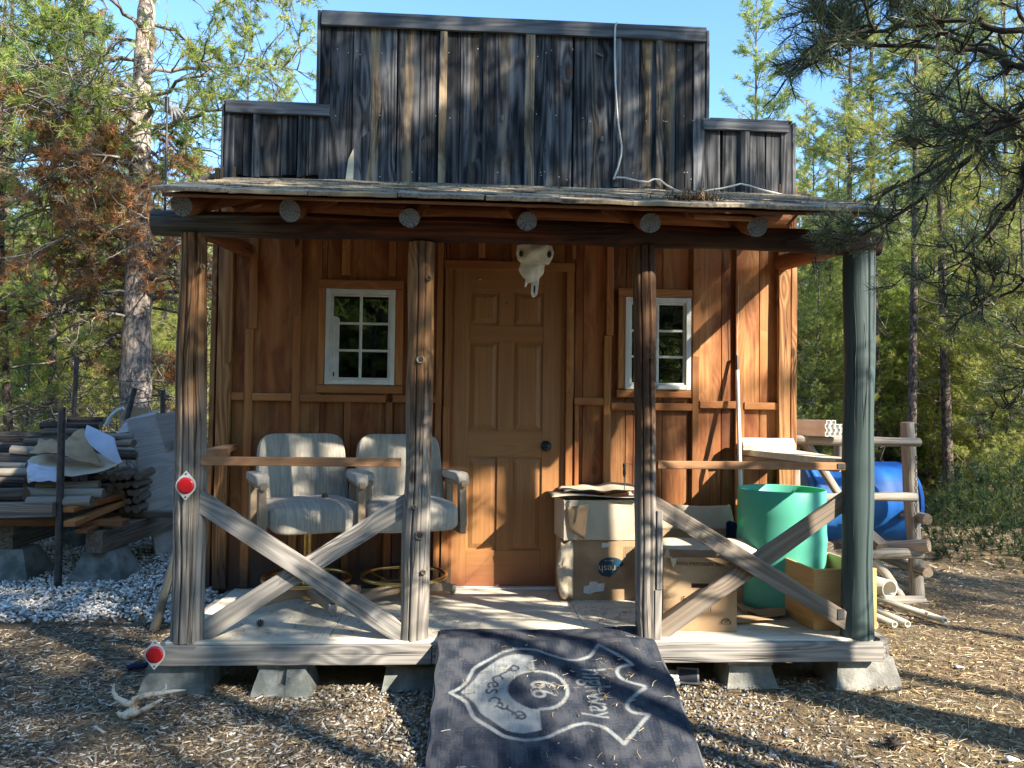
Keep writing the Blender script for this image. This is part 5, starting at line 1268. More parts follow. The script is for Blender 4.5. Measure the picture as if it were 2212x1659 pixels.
# spotlight and hose by the rug
c = Q(1490, 1484, Z=.0); mb = MB()
M_ = Matrix.Translation((c.x, c.y+.03, .045)) @ Matrix.Rotation(RAD(-12), 4, 'Z') @ Matrix.Rotation(RAD(-32), 4, 'X')
def mbox(m_, lo, hi, M):
    x0, y0, z0 = lo; x1, y1, z1 = hi; V = [M @ Vector(v) for v in ((x0, y0, z0), (x1, y0, z0), (x1, y1, z0), (x0, y1, z0), (x0, y0, z1), (x1, y0, z1), (x1, y1, z1), (x0, y1, z1))]
    m_.add(V, [(3, 2, 1, 0), (4, 5, 6, 7), (0, 1, 5, 4), (1, 2, 6, 5), (2, 3, 7, 6), (3, 0, 4, 7)])
mbox(mb, (-.055, -.008, -.04), (.055, .03, .04), M_); lamp = mb.build('spotlight', simple('lamp_housing', (.20, .20, .20), (.14, .14, .14), 20, .5), label='small grey garden spotlight under the porch edge right of the rug', cat='light')
mb = MB(); mbox(mb, (-.045, -.012, -.03), (.045, -.0085, .03), M_); mb.build('lens', m_black, lamp)
mb = MB()
for k in range(3):
    cx_, cy_ = Q(1448, 1478, Z=0).x, Q(1448, 1478, Z=0).y
    mb.tube([(cx_+.05*math.cos(t*.4)*(1-.1*k), cy_+.035*math.sin(t*.4), .015+.018*k+.004*math.sin(t*.8)) for t in range(15)], .010, 8)
mb.build('white_hose', m_whitepl, label='coil of white hose on the ground at the right edge of the rug', cat='hose')
mb = MB(); c = Q(300, 1445, Z=.02); mb.tube([(c.x-.06, c.y+.02, .02), (c.x-.03, c.y, .035), (c.x+.02, c.y, .035), (c.x+.06, c.y+.02, .045)], .016, 8); mb.build('blue_strap', m_bluecloth, label='dark blue strap on the ground left of the first porch pier', cat='strap')
a, b = Q(333, 1362, Z=0), Q(378, 1205, Y=-.15)
mb = MB(); mb.log(a, a.lerp(b, 1.35), .028, .022, n=12, tn=(.7, .3, .5), jit=.004); mb.build('leaning_pole', [m_pale, m_endb], label='grey pole leaning behind the leftmost porch post', cat='pole')
SHADE = [(5.2, -7.6, 1.0, "a"), (7.5, -5.4, 1.1, "d"), (5.97, -6.1, 1.15, "d"), (7.6, -6.5, 1.18, "d"), (8.2, -4.3, 1.1, "d"), (8.4, -2.6, .7, "a"), (4.0, -5.7, 1.0, "b"), (4.1, -4.5, 1.0, "b"), (4.2, -9.6, 1.0, "a"), (9.5, -11.5, 1.1, "b"), (6.5,-12,1.0,"c"), (1.5, -12, 1.0, "c"), (-2.0, -13, 1.0, "a"), (-5.5, -11.5, 1.0, "c"), (0,-16,1.1,"b"), (-9,-9,1,"a"), (13.5,-8,1.1,"b"),(11,-13,1.1,"c"),(-4,-17,1.1,"c"),(4,-16,1.1,"a")]
# ------------------------------------------------------------------ woodpile, left
def frust(x, y, wb, wt, h, label, mat):
    mb = MB(); V = []; n = 4; cy = y+wb/2
    for k in range(n+1):
        t = k/n; e = (wb+(wt-wb)*t)/2
        for sx, sy in ((-1, -1), (1, -1), (1, 1), (-1, 1)): V.append((x+sx*e, cy+sy*e, -.02+(h+.02)*t))
    f = [(k*4+j, k*4+(j+1) % 4, k*4+4+(j+1) % 4, k*4+4+j) for k in range(n) for j in range(4)]+[(n*4, n*4+1, n*4+2, n*4+3)]
    V = [Vector(v)+noise.noise_vector(Vector(v)*7)*.004 for v in V]; mb.add(V, f)
    mb.build('concrete_pier', mat, label=label, cat='concrete pier', group='pyramid piers under the woodpile')
frust(-2.86, 1.22, .44, .24, .235, 'grey pyramid concrete pier under the near beam end of the woodpile', m_conc)
frust(-3.62, 1.30, .46, .25, .235, 'dark pyramid concrete pier at the left picture edge under the woodpile', m_conc)
frust(-2.75, 2.55, .44, .24, .235, 'shadowed pyramid concrete pier deep behind the near beam of the woodpile', m_conc)
frust(-3.7, 2.7, .44, .24, .235, 'shadowed pyramid concrete pier behind the left beam of the woodpile', m_conc)
def thinglog(p0, p1, r, mat, name, label, cat, group, n=14, **kw):
    mb = MB(); mb.log(p0, p1, r, kw.get('r1', r), n=n, tn=kw.get('tn'), jit=kw.get('jit', .006), sj=kw.get('sj', .07), bend=kw.get('bend', .01)); return mb.build(name, [mat, m_endb], label=label, cat=cat, group=group)
def thingboard(p0, p1, wd, th, mat, name, label, cat, group=None, up=(0, 0, 1), tn=None):
    mb = MB(); mb.board(p0, p1, wd, th, up=up, tn=tn, jit=.003); return mb.build(name, mat, label=label, cat=cat, group=group)
thingboard((-2.87, 1.24, .325), (-2.68, 3.6, .325), .135, .17, m_greybrn, 'beam', 'square timber beam resting on the near concrete pier of the woodpile', 'beam', 'beams under the woodpile', tn=(.3, .3, .5))
thingboard((-3.64, 1.40, .33), (-3.6, 3.7, .33), .135, .18, m_greybrn, 'beam', 'dark timber beam on the pier at the left picture edge', 'beam', 'beams under the woodpile', tn=(.0, .5, .5))
thingboard((-4.6, 1.36, .46), (-2.68, 1.36, .46), .14, .045, m_trim, 'plank', 'red brown plank lying across the beams under the logs', 'plank', 'planks under the logs', tn=(.2, .6, .5))
thingboard((-4.6, 2.0, .44), (-2.3, 2.0, .44), .14, .05, m_greybrn, 'plank', 'grey plank across the beams, middle of the woodpile', 'plank', 'planks under the logs', tn=(.2, .6, .5))
thingboard((-4.6, 2.9, .44), (-2.3, 2.9, .44), .14, .05, m_greybrn, 'plank', 'grey plank across the beams, far side of the woodpile', 'plank', 'planks under the logs', tn=(.2, .6, .5))
G = 'logs and poles stacked in the woodpile'
# picture rows: right end x, left end x, y centre, half thickness, depth, material, label
rows = [(199, 64, 1083, 12, 1.22, m_pale, 'short pale peeled log in the front row of the woodpile, lowest of the peeled logs'),
        (224, 56, 1066, 9.5, 1.34, m_pale, 'pale peeled log just above the lowest peeled log of the woodpile'),
        (215, 87, 1048, 9, 1.48, m_pale, 'pale peeled log just under the torn paper sheet'),
        (56, -160, 1068, 14, 1.25, m_bark, 'thick dark barked log at the left picture edge, lower of two'),
        (56, -160, 1043, 11, 1.38, m_bark, 'thick dark barked log at the left picture edge, upper of two'),
        (66, -160, 1021, 10, 1.50, m_pale, 'grey split log at the left picture edge under the flat split boards'),
        (66, -120, 997, 10, 1.72, m_bark, 'grey split log left of the torn paper sheet'),
        (110, 26, 975, 10, 1.95, m_pale, 'pale forked log end above the torn paper sheet on the left'),
        (146, 41, 957, 7, 2.15, m_bark, 'dark brown pole tied in a bundle, lower of two'),
        (146, 48, 948, 6, 2.2, m_bark, 'dark brown pole tied in a bundle, upper of two'),
        (186, 84, 936, 9, 2.4, m_bark, 'dark round log above the tied bundle of poles'),
        (218, 76, 919, 8, 2.7, m_bark, 'grey brown log along the top left of the woodpile'),
        (226, 150, 908, 7, 2.95, m_bark, 'small barked log on the very top of the woodpile'),
        (289, 219, 943, 6.5, 2.05, m_pale, 'pale round pole right of the curled paper'),
        (289, 222, 957, 7.5, 1.98, m_pale, 'greenish grey pole below the pale round pole right of the curled paper'),
        (292, 256, 972, 4, 1.9, m_pale, 'thin pale slat right of the curled paper'),
        (296, 236, 985, 9, 1.85, m_bark, 'dark log end right of the curled paper, lowest there'),
        (60, -120, 1006, 7, 1.62, m_pale, 'flat split piece between the logs at the left picture edge')]
for xr, xl, yc, hp_, Yd, mt, lab in rows:
    a, b = Q(xr, yc, Y=Yd), Q(xl, yc-(xr-xl)*.0, Y=Yd); b.z = a.z+rnd.uniform(-.01, .01); b.y += rnd.uniform(-.05, .12)
    r = hp_*(Yd+5.014)/F_
    thinglog(b, a, r, mt, 'log', lab, 'log', G)
# unseen heart of the pile: ends of split firewood under the paper
rs = random.Random(12)
k = 0
for row in range(6):
    for cc_ in range(6):
        px, py = 214+cc_*16+rs.uniform(-3, 3), 1030+row*17+rs.uniform(-3, 3)
        if px > 300: continue
        a = Q(px, py, Y=1.75+.02*row); r = rs.uniform(.026, .036)
        if a.z < .50: continue
        k += 1
        thinglog(a, a+Vector((-.12, .75, 0)), r, m_greybrn, 'firewood', 'split firewood end showing in the dark gap below the torn paper', 'firewood', 'split firewood ends in the shadow under the paper', n=9, tn=(.1, .5, .5), sj=.25)
# filler logs behind, low in the stack
for i, (Yd, z) in enumerate([(1.6, .52), (1.62, .66), (1.8, .80), (2.0, .55), (2.05, .72), (2.1, .88), (2.4, .6), (2.4, .8), (2.45, .97), (2.8, .7), (2.8, .92), (2.85, 1.05)]):
    thinglog((-4.9, Yd, z), ((-3.0 if Yd < 1.7 else -3.42)+.05*(i % 3), Yd+.05, z), .075, m_bark, 'log', 'barked log deep inside the woodpile, mostly hidden by the front rows', 'log', 'hidden inner logs of the woodpile', tn=(.3, .5, .5))
thingboard(Q(-60, 1102, Y=1.15), Q(120, 1100, Y=1.15), .10, .11, m_greybrn, 'beam_offcut', 'squared grey timber on the lower left edge of the woodpile', 'timber', tn=(.9, .3, .5))
for (x0, y0, x1, y1, Ya, Yb, wd, th, t, lab) in ((148, 1101, 268, 1069, 1.12, 1.9, .085, .038, .8, 'short brown lumber piece sticking out of the woodpile, top of three'), (150, 1132, 272, 1082, 1.02, 1.9, .085, .04, 1.0, 'brown lumber piece sticking out towards the pier, middle of three'),
                                                ((176), 1148, 250, 1118, 1.12, 1.7, .09, .03, .6, 'grey brown lumber piece just above the beam end, lowest of three')):
    thingboard(Q(x0, y0, Y=Ya), Q(x1, y1, Y=Yb), wd, th, m_trim, 'lumber', lab, 'lumber', 'brown lumber pieces in front of the woodpile', tn=(t, .3, .5))
thingboard(Q(290, 1130, Y=2.0), Q(345, 1105, Y=2.9), .14, .13, m_greybrn, 'beam', 'dark square beam end between the near pier and the leaning plywood', 'beam', 'beams under the woodpile', tn=(.1, .3, .5))
# steel posts and wire
def spost(x0, y0, x1, y1, Y, r, label):
    mb = MB(); mb.tube([Q(x0, y0, Y=Y), Q(x1, y1, Y=Y)], r, 12); mb.build('steel_post', m_steel, label=label, cat='post', group='thin steel posts around the woodpile')
spost(134, 880, 125, 1264, 1.18, .027, 'dark steel post standing in front of the woodpile')
spost(166, 770, 158, 925, 3.6, .024, 'thin steel post behind the woodpile carrying a wire')
spost(352, 843, 351, 900, 3.2, .024, 'short steel post top behind the leaning plywood')
spost(291, 838, 274, 905, 2.9, .026, 'tilted steel post top behind the woodpile')
mb = MB(); a, b = Q(166, 812, Y=3.6), Q(430, 818, Y=3.9); mb.tube([a.lerp(b, k/10)-Vector((0, 0, .05*math.sin(math.pi*k/10))) for k in range(11)], .004, 5); mb.build('wire', m_steel, label='thin wire stretched from the steel post to the right behind the woodpile', cat='wire')
mb = MB(); mb.tube([Q(a, b, Y=2.6) for a, b in ((230, 917), (236, 905), (244, 895), (254, 887), (267, 882))], .020, 8); mb.build('white_hose', m_whitepl, label='white hose arching over the top of the woodpile', cat='hose')
# leaning plywood
def panel(pts, th, mat, name, label, cat, group=None, seams=True):
    P_ = [Q(a, b, Y=c) for a, b, c in pts]; mb = MB(); n = (P_[1]-P_[0]).cross(P_[3]-P_[0]).normalized(); o = rnd.uniform(0, 30)
    vs = P_+[p+n*th for p in P_]; L1, L2 = (P_[3]-P_[0]).length, (P_[1]-P_[0]).length
    g = [(o, 0, 0), (o, L2, 0), (o+L1, L2, 0), (o+L1, 0, 0)]; g += [(a, b, th) for a, b, c in g]
    mb.add(vs, [(0, 1, 2, 3), (7, 6, 5, 4), (0, 4, 5, 1), (1, 5, 6, 2), (2, 6, 7, 3), (3, 7, 4, 0)], g, (.6, .3, .5)); return mb.build(name, mat, label=label, cat=cat, group=group)
GP = 'plywood panels leaning on the woodpile'
panel([(342, 1213, 2.2), (277, 906, 2.0), (402, 884, 2.8), (430, 1196, 3.2)], .018, m_plygrey, 'plywood_sheet', 'tall grey plywood panel leaning against the right end of the woodpile', 'plywood', GP)
panel([(362, 978, 1.98), (336, 897, 1.90), (420, 885, 2.3), (420, 955, 2.35)], .014, m_plygrey, 'plywood_sheet', 'small grey swirly grained plywood piece in front of the tall leaning panel', 'plywood', GP)
panel([(385, 1000, 2.06), (372, 950, 2.0), (430, 930, 2.1), (440, 1080, 2.3)], .012, m_plygrey, 'plywood_sheet', 'narrow plywood strip between the tall panel and the leftmost post', 'plywood', GP)
panel([(252, 936, 2.1), (275, 905, 2.3), (345, 885, 2.5), (300, 930, 2.2)], .012, m_plygrey, 'plywood_sheet', 'grey board lying slanted on top of the woodpile beside the tall panel', 'plywood', GP)
panel([(266, 898, 2.9), (266, 876, 2.9), (322, 882, 2.9), (318, 900, 2.9)], .01, m_card, 'brown_board', 'brown board behind the top of the leaning plywood', 'board')
thingboard(Q(318, 925, Y=2.3), Q(398, 895, Y=2.6), .03, .02, m_greybrn, 'stick', 'thin dark stick lying across the top of the plywood', 'stick')
# torn paper sheets
def paper(f, nu, nv, mat, name, label):
    mb = MB(); mb.sheet(f, nu, nv, .0015); return mb.build(name, mat, label=label, cat='paper', group='torn paper sheets on the woodpile')
def bil(c, u, v):
    (a, b, d, e) = c; return tuple(a[i]*(1-u)*(1-v)+b[i]*u*(1-v)+d[i]*u*v+e[i]*(1-u)*v for i in range(3))
def crump(corners, amp, fr, seed, curl=None):
    C4 = [Q(a, b, Y=c) for a, b, c in corners]
    def f(u, v):
        p = Vector(bil(C4, u, v)); q = noise.noise_vector(Vector((u*fr+seed, v*fr, seed)))
        q2 = Vector((abs(q.x), abs(q.y), abs(q.z)))*amp
        p = p+Vector((q2.x*.5, -q2.y*2, q2.z)); 
        if curl: p = p+Vector(curl(u, v))
        return p
    return f
paper(crump([(60, 1046, 1.30), (268, 1002, 1.38), (200, 980, 1.9), (58, 990, 1.75)], .035, 3.2, 3, lambda u, v: (0, 0, .02*math.sin(u*7)-.05*(1-v)*u*(1-u))), 30, 16, m_cardp, 'torn_paper', 'crumpled tan kraft paper spread over the middle of the woodpile')
paper(crump([(64, 984, 1.50), (226, 1000, 1.40), (185, 930, 1.95), (95, 960, 1.9)], .045, 4.0, 9, lambda u, v: (0, -.04*v, .035*math.sin(u*5+v*2))), 30, 18, m_card, 'torn_paper', 'torn brown paper layer bunched below the curled white flap')
def flap(u, v):
    a = Q(185+10*v, 932, Y=1.75); px = 190+78*u**.9*(1-.2*(1-v)); py = 920+88*u
    top = Q(188+60*u**1.5, 918+28*u**1.6, Y=1.62-.1*u); bot = Q(192+76*u, 958+48*math.sin(u*1.45), Y=1.38)
    p = top.lerp(bot, v); return p+Vector((0, -.05*math.sin(v*math.pi)*(1-u*.5), 0))
paper(flap, 20, 14, simple('white_paper', (.50, .53, .60), (.42, .45, .52), 8, .8), 'torn_paper', 'curled white paper flap with faint handwriting on the woodpile')
paper(crump([(60, 1040, 1.22), (130, 1042, 1.20), (120, 1012, 1.3), (60, 1000, 1.32)], .02, 3, 14, None), 14, 10, simple('white_paper_inner', (.50, .53, .60), (.42, .45, .52), 8, .8), 'torn_paper', 'white inner side of the torn paper at the left end of the woodpile')
c = Q(158, 918, Y=1.4); mb = MB(); mb.board(Q(20, 1126, Y=1.6), Q(60, 1128, Y=1.6), .03, .03); mb.build('teal_tape', simple('teal_tape_paint', (.02, .25, .28), None, 10, .6), label='small teal taped object under the left side of the woodpile', cat='tape')

# ------------------------------------------------------------------ pole rack, blue barrel and pipes, right
rack = empty('pole_rack', (2.9, 1.0, 0), label='rough rack of peeled poles beside the cabin holding the blue barrel', cat='rack')
def rl(x0, y0, x1, y1, Ya, Yb, r, name='rail', t=.6):
    mb = MB(); mb.log(Q(x0, y0, Y=Ya), Q(x1, y1, Y=Yb), r, r*.95, n=16, tn=(t, .4, .5), jit=.012, bend=.01, sj=.06); mb.build(name, [m_pale, m_endb], rack)
rl(1705, 950, 1986, 956, .66, .60, .040, t=.45); rl(1740, 1078, 1979, 1075, .62, .62, .031, t=.4); rl(1755, 1200, 1992, 1196, .66, .62, .038, t=.45); rl(1860, 1300, 1997, 1299, .62, .60, .040, 'foot_log', t=.8)
mb = MB(); mb.log(Q(1981, 1290, Y=.77), Q(1959, 912, Y=.72), .052, .047, n=18, tn=(.45, .4, .5), jit=.012); mb.build('rack_post', [m_pale, m_endb], rack)
mb = MB(); a = Q(1712, 930, Y=.75); mb.log((a.x, .75, .0), (a.x, .75, 1.28), .055, .05, n=16, tn=(.3, .4, .5), jit=.01); mb.build('rack_post', [m_pale, m_endb], rack)
for x, zt2 in ((3.5, 1.2), (2.4, 1.2)):
    mb = MB(); mb.log((x, 1.95, 0), (x, 1.95, zt2), .055, .05, n=12, tn=(.4, .4, .5)); mb.build('rack_post', [m_pale, m_endb], rack)
    for z_ in (.22, .62):
        mb = MB(); mb.log((x, .6, z_), (x, 2.05, z_), .04, .04, n=12, tn=(.4, .4, .5)); mb.build('cross_pole', [m_pale, m_endb], rack)
rl(1739, 955, 1812, 1070, .70, .70, .038, 'diagonal_brace', .4); rl(1885, 1205, 1948, 1290, .74, .74, .036, 'diagonal_brace', .7); rl(1880, 1205, 1890, 1260, 1.2, 1.2, .03, 'diagonal_brace', .3)
thinglog(Q(1850, 1186, Y=.95), Q(2007, 1178, Y=.55), .045, m_pale, 'log', 'short barked log lying on the lower rail of the pole rack', 'log', None, tn=(.8, .5, .5))
thingboard(Q(1868, 1148, Y=.75), Q(1905, 1180, Y=.62), .12, .05, m_greybrn, 'timber_offcut', 'short timber offcut leaning against the blue barrel', 'timber', tn=(.3, .5, .5))
c0, c1 = Q(1716, 1080, Y=1.22), Q(1952, 1082, Y=1.22); ax_ = (c1-c0); L = ax_.length; ax_.normalize(); R = .325
mb = MB(); pr_ = [(0, .03), (R-.06, .02), (R-.03, 0), (R-.012, .02), (R, .06)]
for k in range(1, 20):
    z_ = L*k/20; pr_.append((R+(.010 if k in (6, 13) else 0)-(.006 if k in (5, 7, 12, 14) else 0), z_))
pr_ += [(R, L-.06), (R-.012, L-.02), (R-.03, L), (R-.06, L-.02), (0, L-.03)]
mb.lathe(pr_, c0, ax_, 64); bb = mb.build('blue_barrel', m_blue, label='blue plastic barrel lying on its side in the pole rack', cat='barrel')
mb = MB(); pts = [Q(a, b, Y=.66) for a, b in ((1979, 985), (1981, 1040), (1979, 1100), (1978, 1170))]
n = 20
for k in range(n):
    a = pts[0].lerp(pts[-1], k/n); b = pts[0].lerp(pts[-1], (k+.9)/n); s_ = .010; e = Vector((s_, 0, 0)) if k % 2 else Vector((0, s_, 0)); m_ = (a+b)/2; h_ = (b-a)/2
    mb.tube([m_+h_*math.cos(t*math.pi/4)+e*math.sin(t*math.pi/4) for t in range(8)], .003, 5, up=(0, 1, 0) if k % 2 else (1, 0, 0), closed=True)
mb.build('chain', m_steel, label='rusty chain hanging beside the right post of the pole rack', cat='chain')
# bundle of hollow window profiles
k = 0
for r in range(4):
    for q in range(5):
        if (r, q) in ((3, 3), (3, 4), (3, 2), (2, 4)): continue
        px, py = 1787+q*11+(3 if r % 2 else 0), 938-r*8.5
        a = Q(px, py, Y=.52); S = .014; back = a+Vector((-.75, .9, .0)); mb = MB(); t_ = .0025
        u_, v_ = Vector((.75, .62, 0)).normalized(), Vector((0, 0, 1)); d_ = back-a
        for (cx_, cz_, w2_, h2_) in ((-S, 0, t_, S), (S, 0, t_, S), (0, -S, S, t_), (0, S, S, t_)):
            o_ = a+Vector((1, 0, 0))*cx_+v_*cz_
            mb.prism([o_+Vector((-w2_, 0, -h2_)), o_+Vector((w2_, 0, -h2_)), o_+Vector((w2_, 0, h2_)), o_+Vector((-w2_, 0, h2_))], d_, (.5, .5, .5))
        mb.build('hollow_profile', m_white, label='hollow white vinyl profile in the bundle on the top rail of the pole rack', cat='profile', group='bundle of hollow white profiles'); k += 1
def pipe(p0, p1, r, th, label, group, mat=m_pvc):
    p0, p1 = Vector(p0), Vector(p1); mb = MB(); ax = (p0-p1).normalized(); L = (p0-p1).length
    mb.lathe([(r-th, 0), (r-th, L), (r, L), (r, 0)], p1, ax, 28, smooth=False); 
    for i in range(len(mb.sm)): mb.sm[i] = (i % 3 != 1)
    return mb.build('pipe', mat, label=label, cat='pipe', group=group)
a = Q(1922, 1273, Y=.50); pipe(a, a+Vector((-.35, 1.5, .0)), .066, .007, 'wide cream plastic drain pipe on the ground under the pole rack', None)
GPp = 'thin cream pipes on the ground'
for (x1, y1, x0, y0, lab) in ((2042, 1341, 1884, 1289, 'longest thin cream pipe reaching furthest right on the ground'), (1961, 1348, 1884, 1313, 'thin cream pipe, second from the right on the ground'), (1933, 1349, 1880, 1326, 'thin cream pipe, third from the right on the ground'), (1892, 1351, 1870, 1342, 'thin cream pipe closest to the green post')):
    a, b = Q(x1, y1, Z=.03), Q(x0, y0, Z=.035); d_ = (b-a).normalized(); pipe(a, a+d_*1.7, .021, .006, lab, GPp)
a = Q(1936, 1305, Z=.03); 
a, b = Q(2010, 1331, Z=.03), Q(1990, 1323, Z=.03); mb = MB(); mb.tube([b, a], .0245, 14); mb.build('pipe_coupling', m_pvc, label='coupling sleeve on the longest thin cream pipe', cat='coupling')
c = Q(2110, 1600/1.0, Z=.01)
for (px, py, lab) in ((2068, 1444/1.0, 'small white scrap of paper lying on the straw at the far right'), (2180, 1645, 'white flat chip of stone at the lower right corner')):
    c = Q(px, py, Z=.012); mb = MB(); mb.sheet(lambda u, v: (c.x+.05*u, c.y+.03*v+.008*u, .016+.006*math.sin(u*4)*v), 4, 4, .003); mb.build('white_scrap', m_label, label=lab, cat='scrap')
m_ttwig = simple('tree_twigs', (.24, .205, .175), (.10, .08, .065), 6, .9)
# ------------------------------------------------------------------ pines
def norm(a): return a/np.maximum(1e-9, np.linalg.norm(a, axis=-1, keepdims=True))
def blades(r, P_, D_, S_, k, L, wd, col, spread=.6, brown=None):
    n = len(P_); P2 = np.repeat(P_, k, 0); D2 = np.repeat(D_, k, 0); S2 = np.repeat(S_, k)
    d = norm(D2*(1-spread)+r.normal(size=P2.shape)*spread*.75); P2 = P2+D2*r.uniform(-.4, .4, (len(P2), 1))*L*S2[:, None]
    s_ = norm(np.cross(d, r.normal(size=d.shape)))*wd*S2[:, None]*.5; T_ = P2+d*(L*S2*r.uniform(.6, 1.2, len(P2)))[:, None]
    V = np.stack([P2-s_, P2+s_, T_], 1).reshape(-1, 3); C_ = np.repeat(np.repeat(col, k, 0)*r.uniform(.7, 1.35, (len(P2), 1)), 3, 0)
    return V, C_
def tubes_np(paths, radii, n=4):
    """list of (m,3) arrays"""
    Vs = []; Fs = []; b = 0
    for p, rd in zip(paths, radii):
        t = norm(np.gradient(p, axis=0)); a = norm(np.cross(t, np.array([.3, .5, .81]))); c = np.cross(t, a)
        an = np.arange(n)*2*np.pi/n; V = p[:, None]+(a[:, None]*np.cos(an)[None, :, None]+c[:, None]*np.sin(an)[None, :, None])*rd[:, None, None]
        m_ = len(p); Vs.append(V.reshape(-1, 3)); i = np.arange(m_-1)[:, None]*n; j = np.arange(n)[None]
        Fs.append((np.stack([i+j, i+(j+1) % n, i+n+(j+1) % n, i+n+j], -1)+b).reshape(-1, 4)); b += m_*n
    return np.concatenate(Vs), np.concatenate(Fs)
GREEN = np.array([[.38, .44, .10], [.29, .36, .08], [.47, .49, .13], [.17, .23, .06], [.52, .50, .16]])
DGREEN = np.array([[.04, .07, .03], [.055, .085, .03], [.03, .055, .028], [.075, .10, .035]])
BROWN = np.array([[.46, .20, .075], [.52, .27, .11], [.32, .15, .07], [.42, .31, .20]])
def gen_pine(seed, h, R, base, dens=1.0, k=12, L=.12, wd=.018, brown=0.0, trunk_r=None, pal=GREEN, dead=.35, step=.26, twigs=True, prof=None):
    r = np.random.default_rng(seed); tr = trunk_r or h*.0055+.02
    m_ = 16; zs = np.linspace(-.15, h, m_); bx = r.normal()*.02*h; by = r.normal()*.02*h
    cxf = lambda z: bx*np.sin(z/h*2.2); cyf = lambda z: by*np.sin(z/h*1.8)
    tp = np.stack([cxf(zs), cyf(zs), zs], 1); rad = tr*(1-np.clip(zs/h, 0, 1)*.93); rad[0] *= 1.25
    trunk = tubes_np([tp], [rad], 12)
    bp = []; br = []; tP = []; tD = []; tS = []; tB = []
    z = h*.06
    while z < h-.05:
        u = (z-base)/(h-base)
        nb = r.integers(2, 5) if u > 0 else r.integers(0, 3)
        for _ in range(nb):
            az = r.uniform(0, 6.283); alive = u > 0 or r.uniform() < .06
            if u > 0: ln = R*((1-u)**.75*.95+.08)*r.uniform(.55, 1.12)*min(1, .45+u*3.2) if prof is None else R*prof(u)*r.uniform(.6, 1.1)
            else: ln = R*r.uniform(.25, .8)
            el = r.uniform(-.25, .25)+(u*.55 if u > 0 else -.25); n_ = 7; t = np.linspace(0, 1, n_)
            d = np.array([math.cos(az), math.sin(az)]); zc = z+ln*(el*t+.30*t**2*(1 if u > 0 else -.6))+r.normal(size=n_)*.02*ln
            wob = np.cumsum(r.normal(size=n_))*.03*ln
            p = np.stack([cxf(z)+d[0]*ln*t-d[1]*wob, cyf(z)+d[1]*ln*t+d[0]*wob, zc], 1)
            bp.append(p); br.append((.006+.010*ln)*(1-t*.75))
            if not alive:
                for _k in range(r.integers(1, 4)):
                    i = r.integers(2, n_-1); e = norm(r.normal(size=3)+np.array([d[0], d[1], -.2])); q = p[i]+np.linspace(0, 1, 4)[:, None]*e*ln*.35; bp.append(q); br.append(np.array([.005, .004, .003, .0015]))
                continue
            nt_ = max(3, int(ln*26*dens)); tt = r.uniform(.28, 1.05, nt_)**.8; side = r.normal(size=nt_)*.30*ln*(1.1-tt)+r.normal(size=nt_)*.04
            ti = np.clip(tt, 0, 1); px = np.interp(ti, t, p[:, 0]); py = np.interp(ti, t, p[:, 1]); pz = np.interp(ti, t, p[:, 2])
            q = np.stack([px-d[1]*side, py+d[0]*side, pz+np.abs(side)*.15+r.normal(size=nt_)*.05*(ln+.2)], 1)
            dd = norm(np.stack([d[0]*.8-d[1]*np.sign(side)*.7, d[1]*.8+d[0]*np.sign(side)*.7, np.full(nt_, .45)], 1)+r.normal(size=(nt_, 3))*.25)
            tP.append(q); tD.append(dd); tS.append(r.uniform(.75, 1.2, nt_)); tB.append(np.full(nt_, r.uniform() < brown))
            if twigs:
                for i in range(0, nt_, 3):
                    s0 = np.array([px[i], py[i], pz[i]])-np.array([d[0], d[1], 0])*abs(side[i])*.7; bp.append(np.stack([s0, (s0+q[i])/2+[0, 0, .01], q[i]])); br.append(np.array([.0045, .0035, .002]))
        z += step*r.uniform(.6, 1.3)*(1 if u > 0 else 1.3)
    P_ = np.concatenate(tP); D_ = np.concatenate(tD); S_ = np.concatenate(tS); B_ = np.concatenate(tB)
    c = pal[r.integers(0, len(pal), len(P_))].copy()
    bs = BROWN[r.integers(0, len(BROWN), len(P_))]; isb = B_ | (r.uniform(size=len(P_)) < brown*.25); c[isb] = bs[isb]
    crown = blades(r, P_, D_, S_, k, L, wd, c)
    return trunk, tubes_np(bp, br, 3), crown
def trimesh(name, V, C_, mat, parent=None): return npmesh(name, V, np.arange(len(V)).reshape(-1, 3), 3, mat, C_, parent)
def make_tree(parts, loc, rz, sc, label, cat='pine tree', group=None, name='pine_tree', mats=None):
    root = empty(name, loc, rz, label, cat, group); root.scale = (sc, sc, sc)
    (tv, tf), (bv, bf), (cv, cc_) = parts
    mt = mats or (m_pbark, m_ttwig, m_needle)
    npmesh('trunk', tv, tf, 4, mt[0], parent=root, smooth=True); npmesh('branches', bv, bf, 4, mt[1], parent=root); trimesh('crown', cv, cc_, mt[2], root)
    return root
GF = 'lodgepole pines of the forest'
pa_ = gen_pine(1, 10, 1.45, 2.0, dens=2.0, k=19, L=.085, wd=.0075, step=.22, pal=GREEN, brown=.02)
pb_ = gen_pine(2, 11.5, 1.3, 4.2, dens=1.8, k=19, L=.085, wd=.0075, pal=GREEN)
pc_ = gen_pine(3, 8.5, 1.6, .5, dens=2.0, k=19, L=.085, wd=.0075, step=.22, pal=GREEN)
pd_ = gen_pine(4, 12, 1.1, 6.0, dens=1.7, k=19, L=.085, wd=.0075, pal=np.concatenate([GREEN[[1, 3]], DGREEN[[1, 3]]]))
pe_ = gen_pine(6, 5, 1.3, .2, dens=1.4, pal=GREEN)
pf_ = gen_pine(8, 8.5, 1.6, 1.0, dens=1.5, k=22, L=.07, wd=.005, pal=GREEN, step=.27, brown=.08)
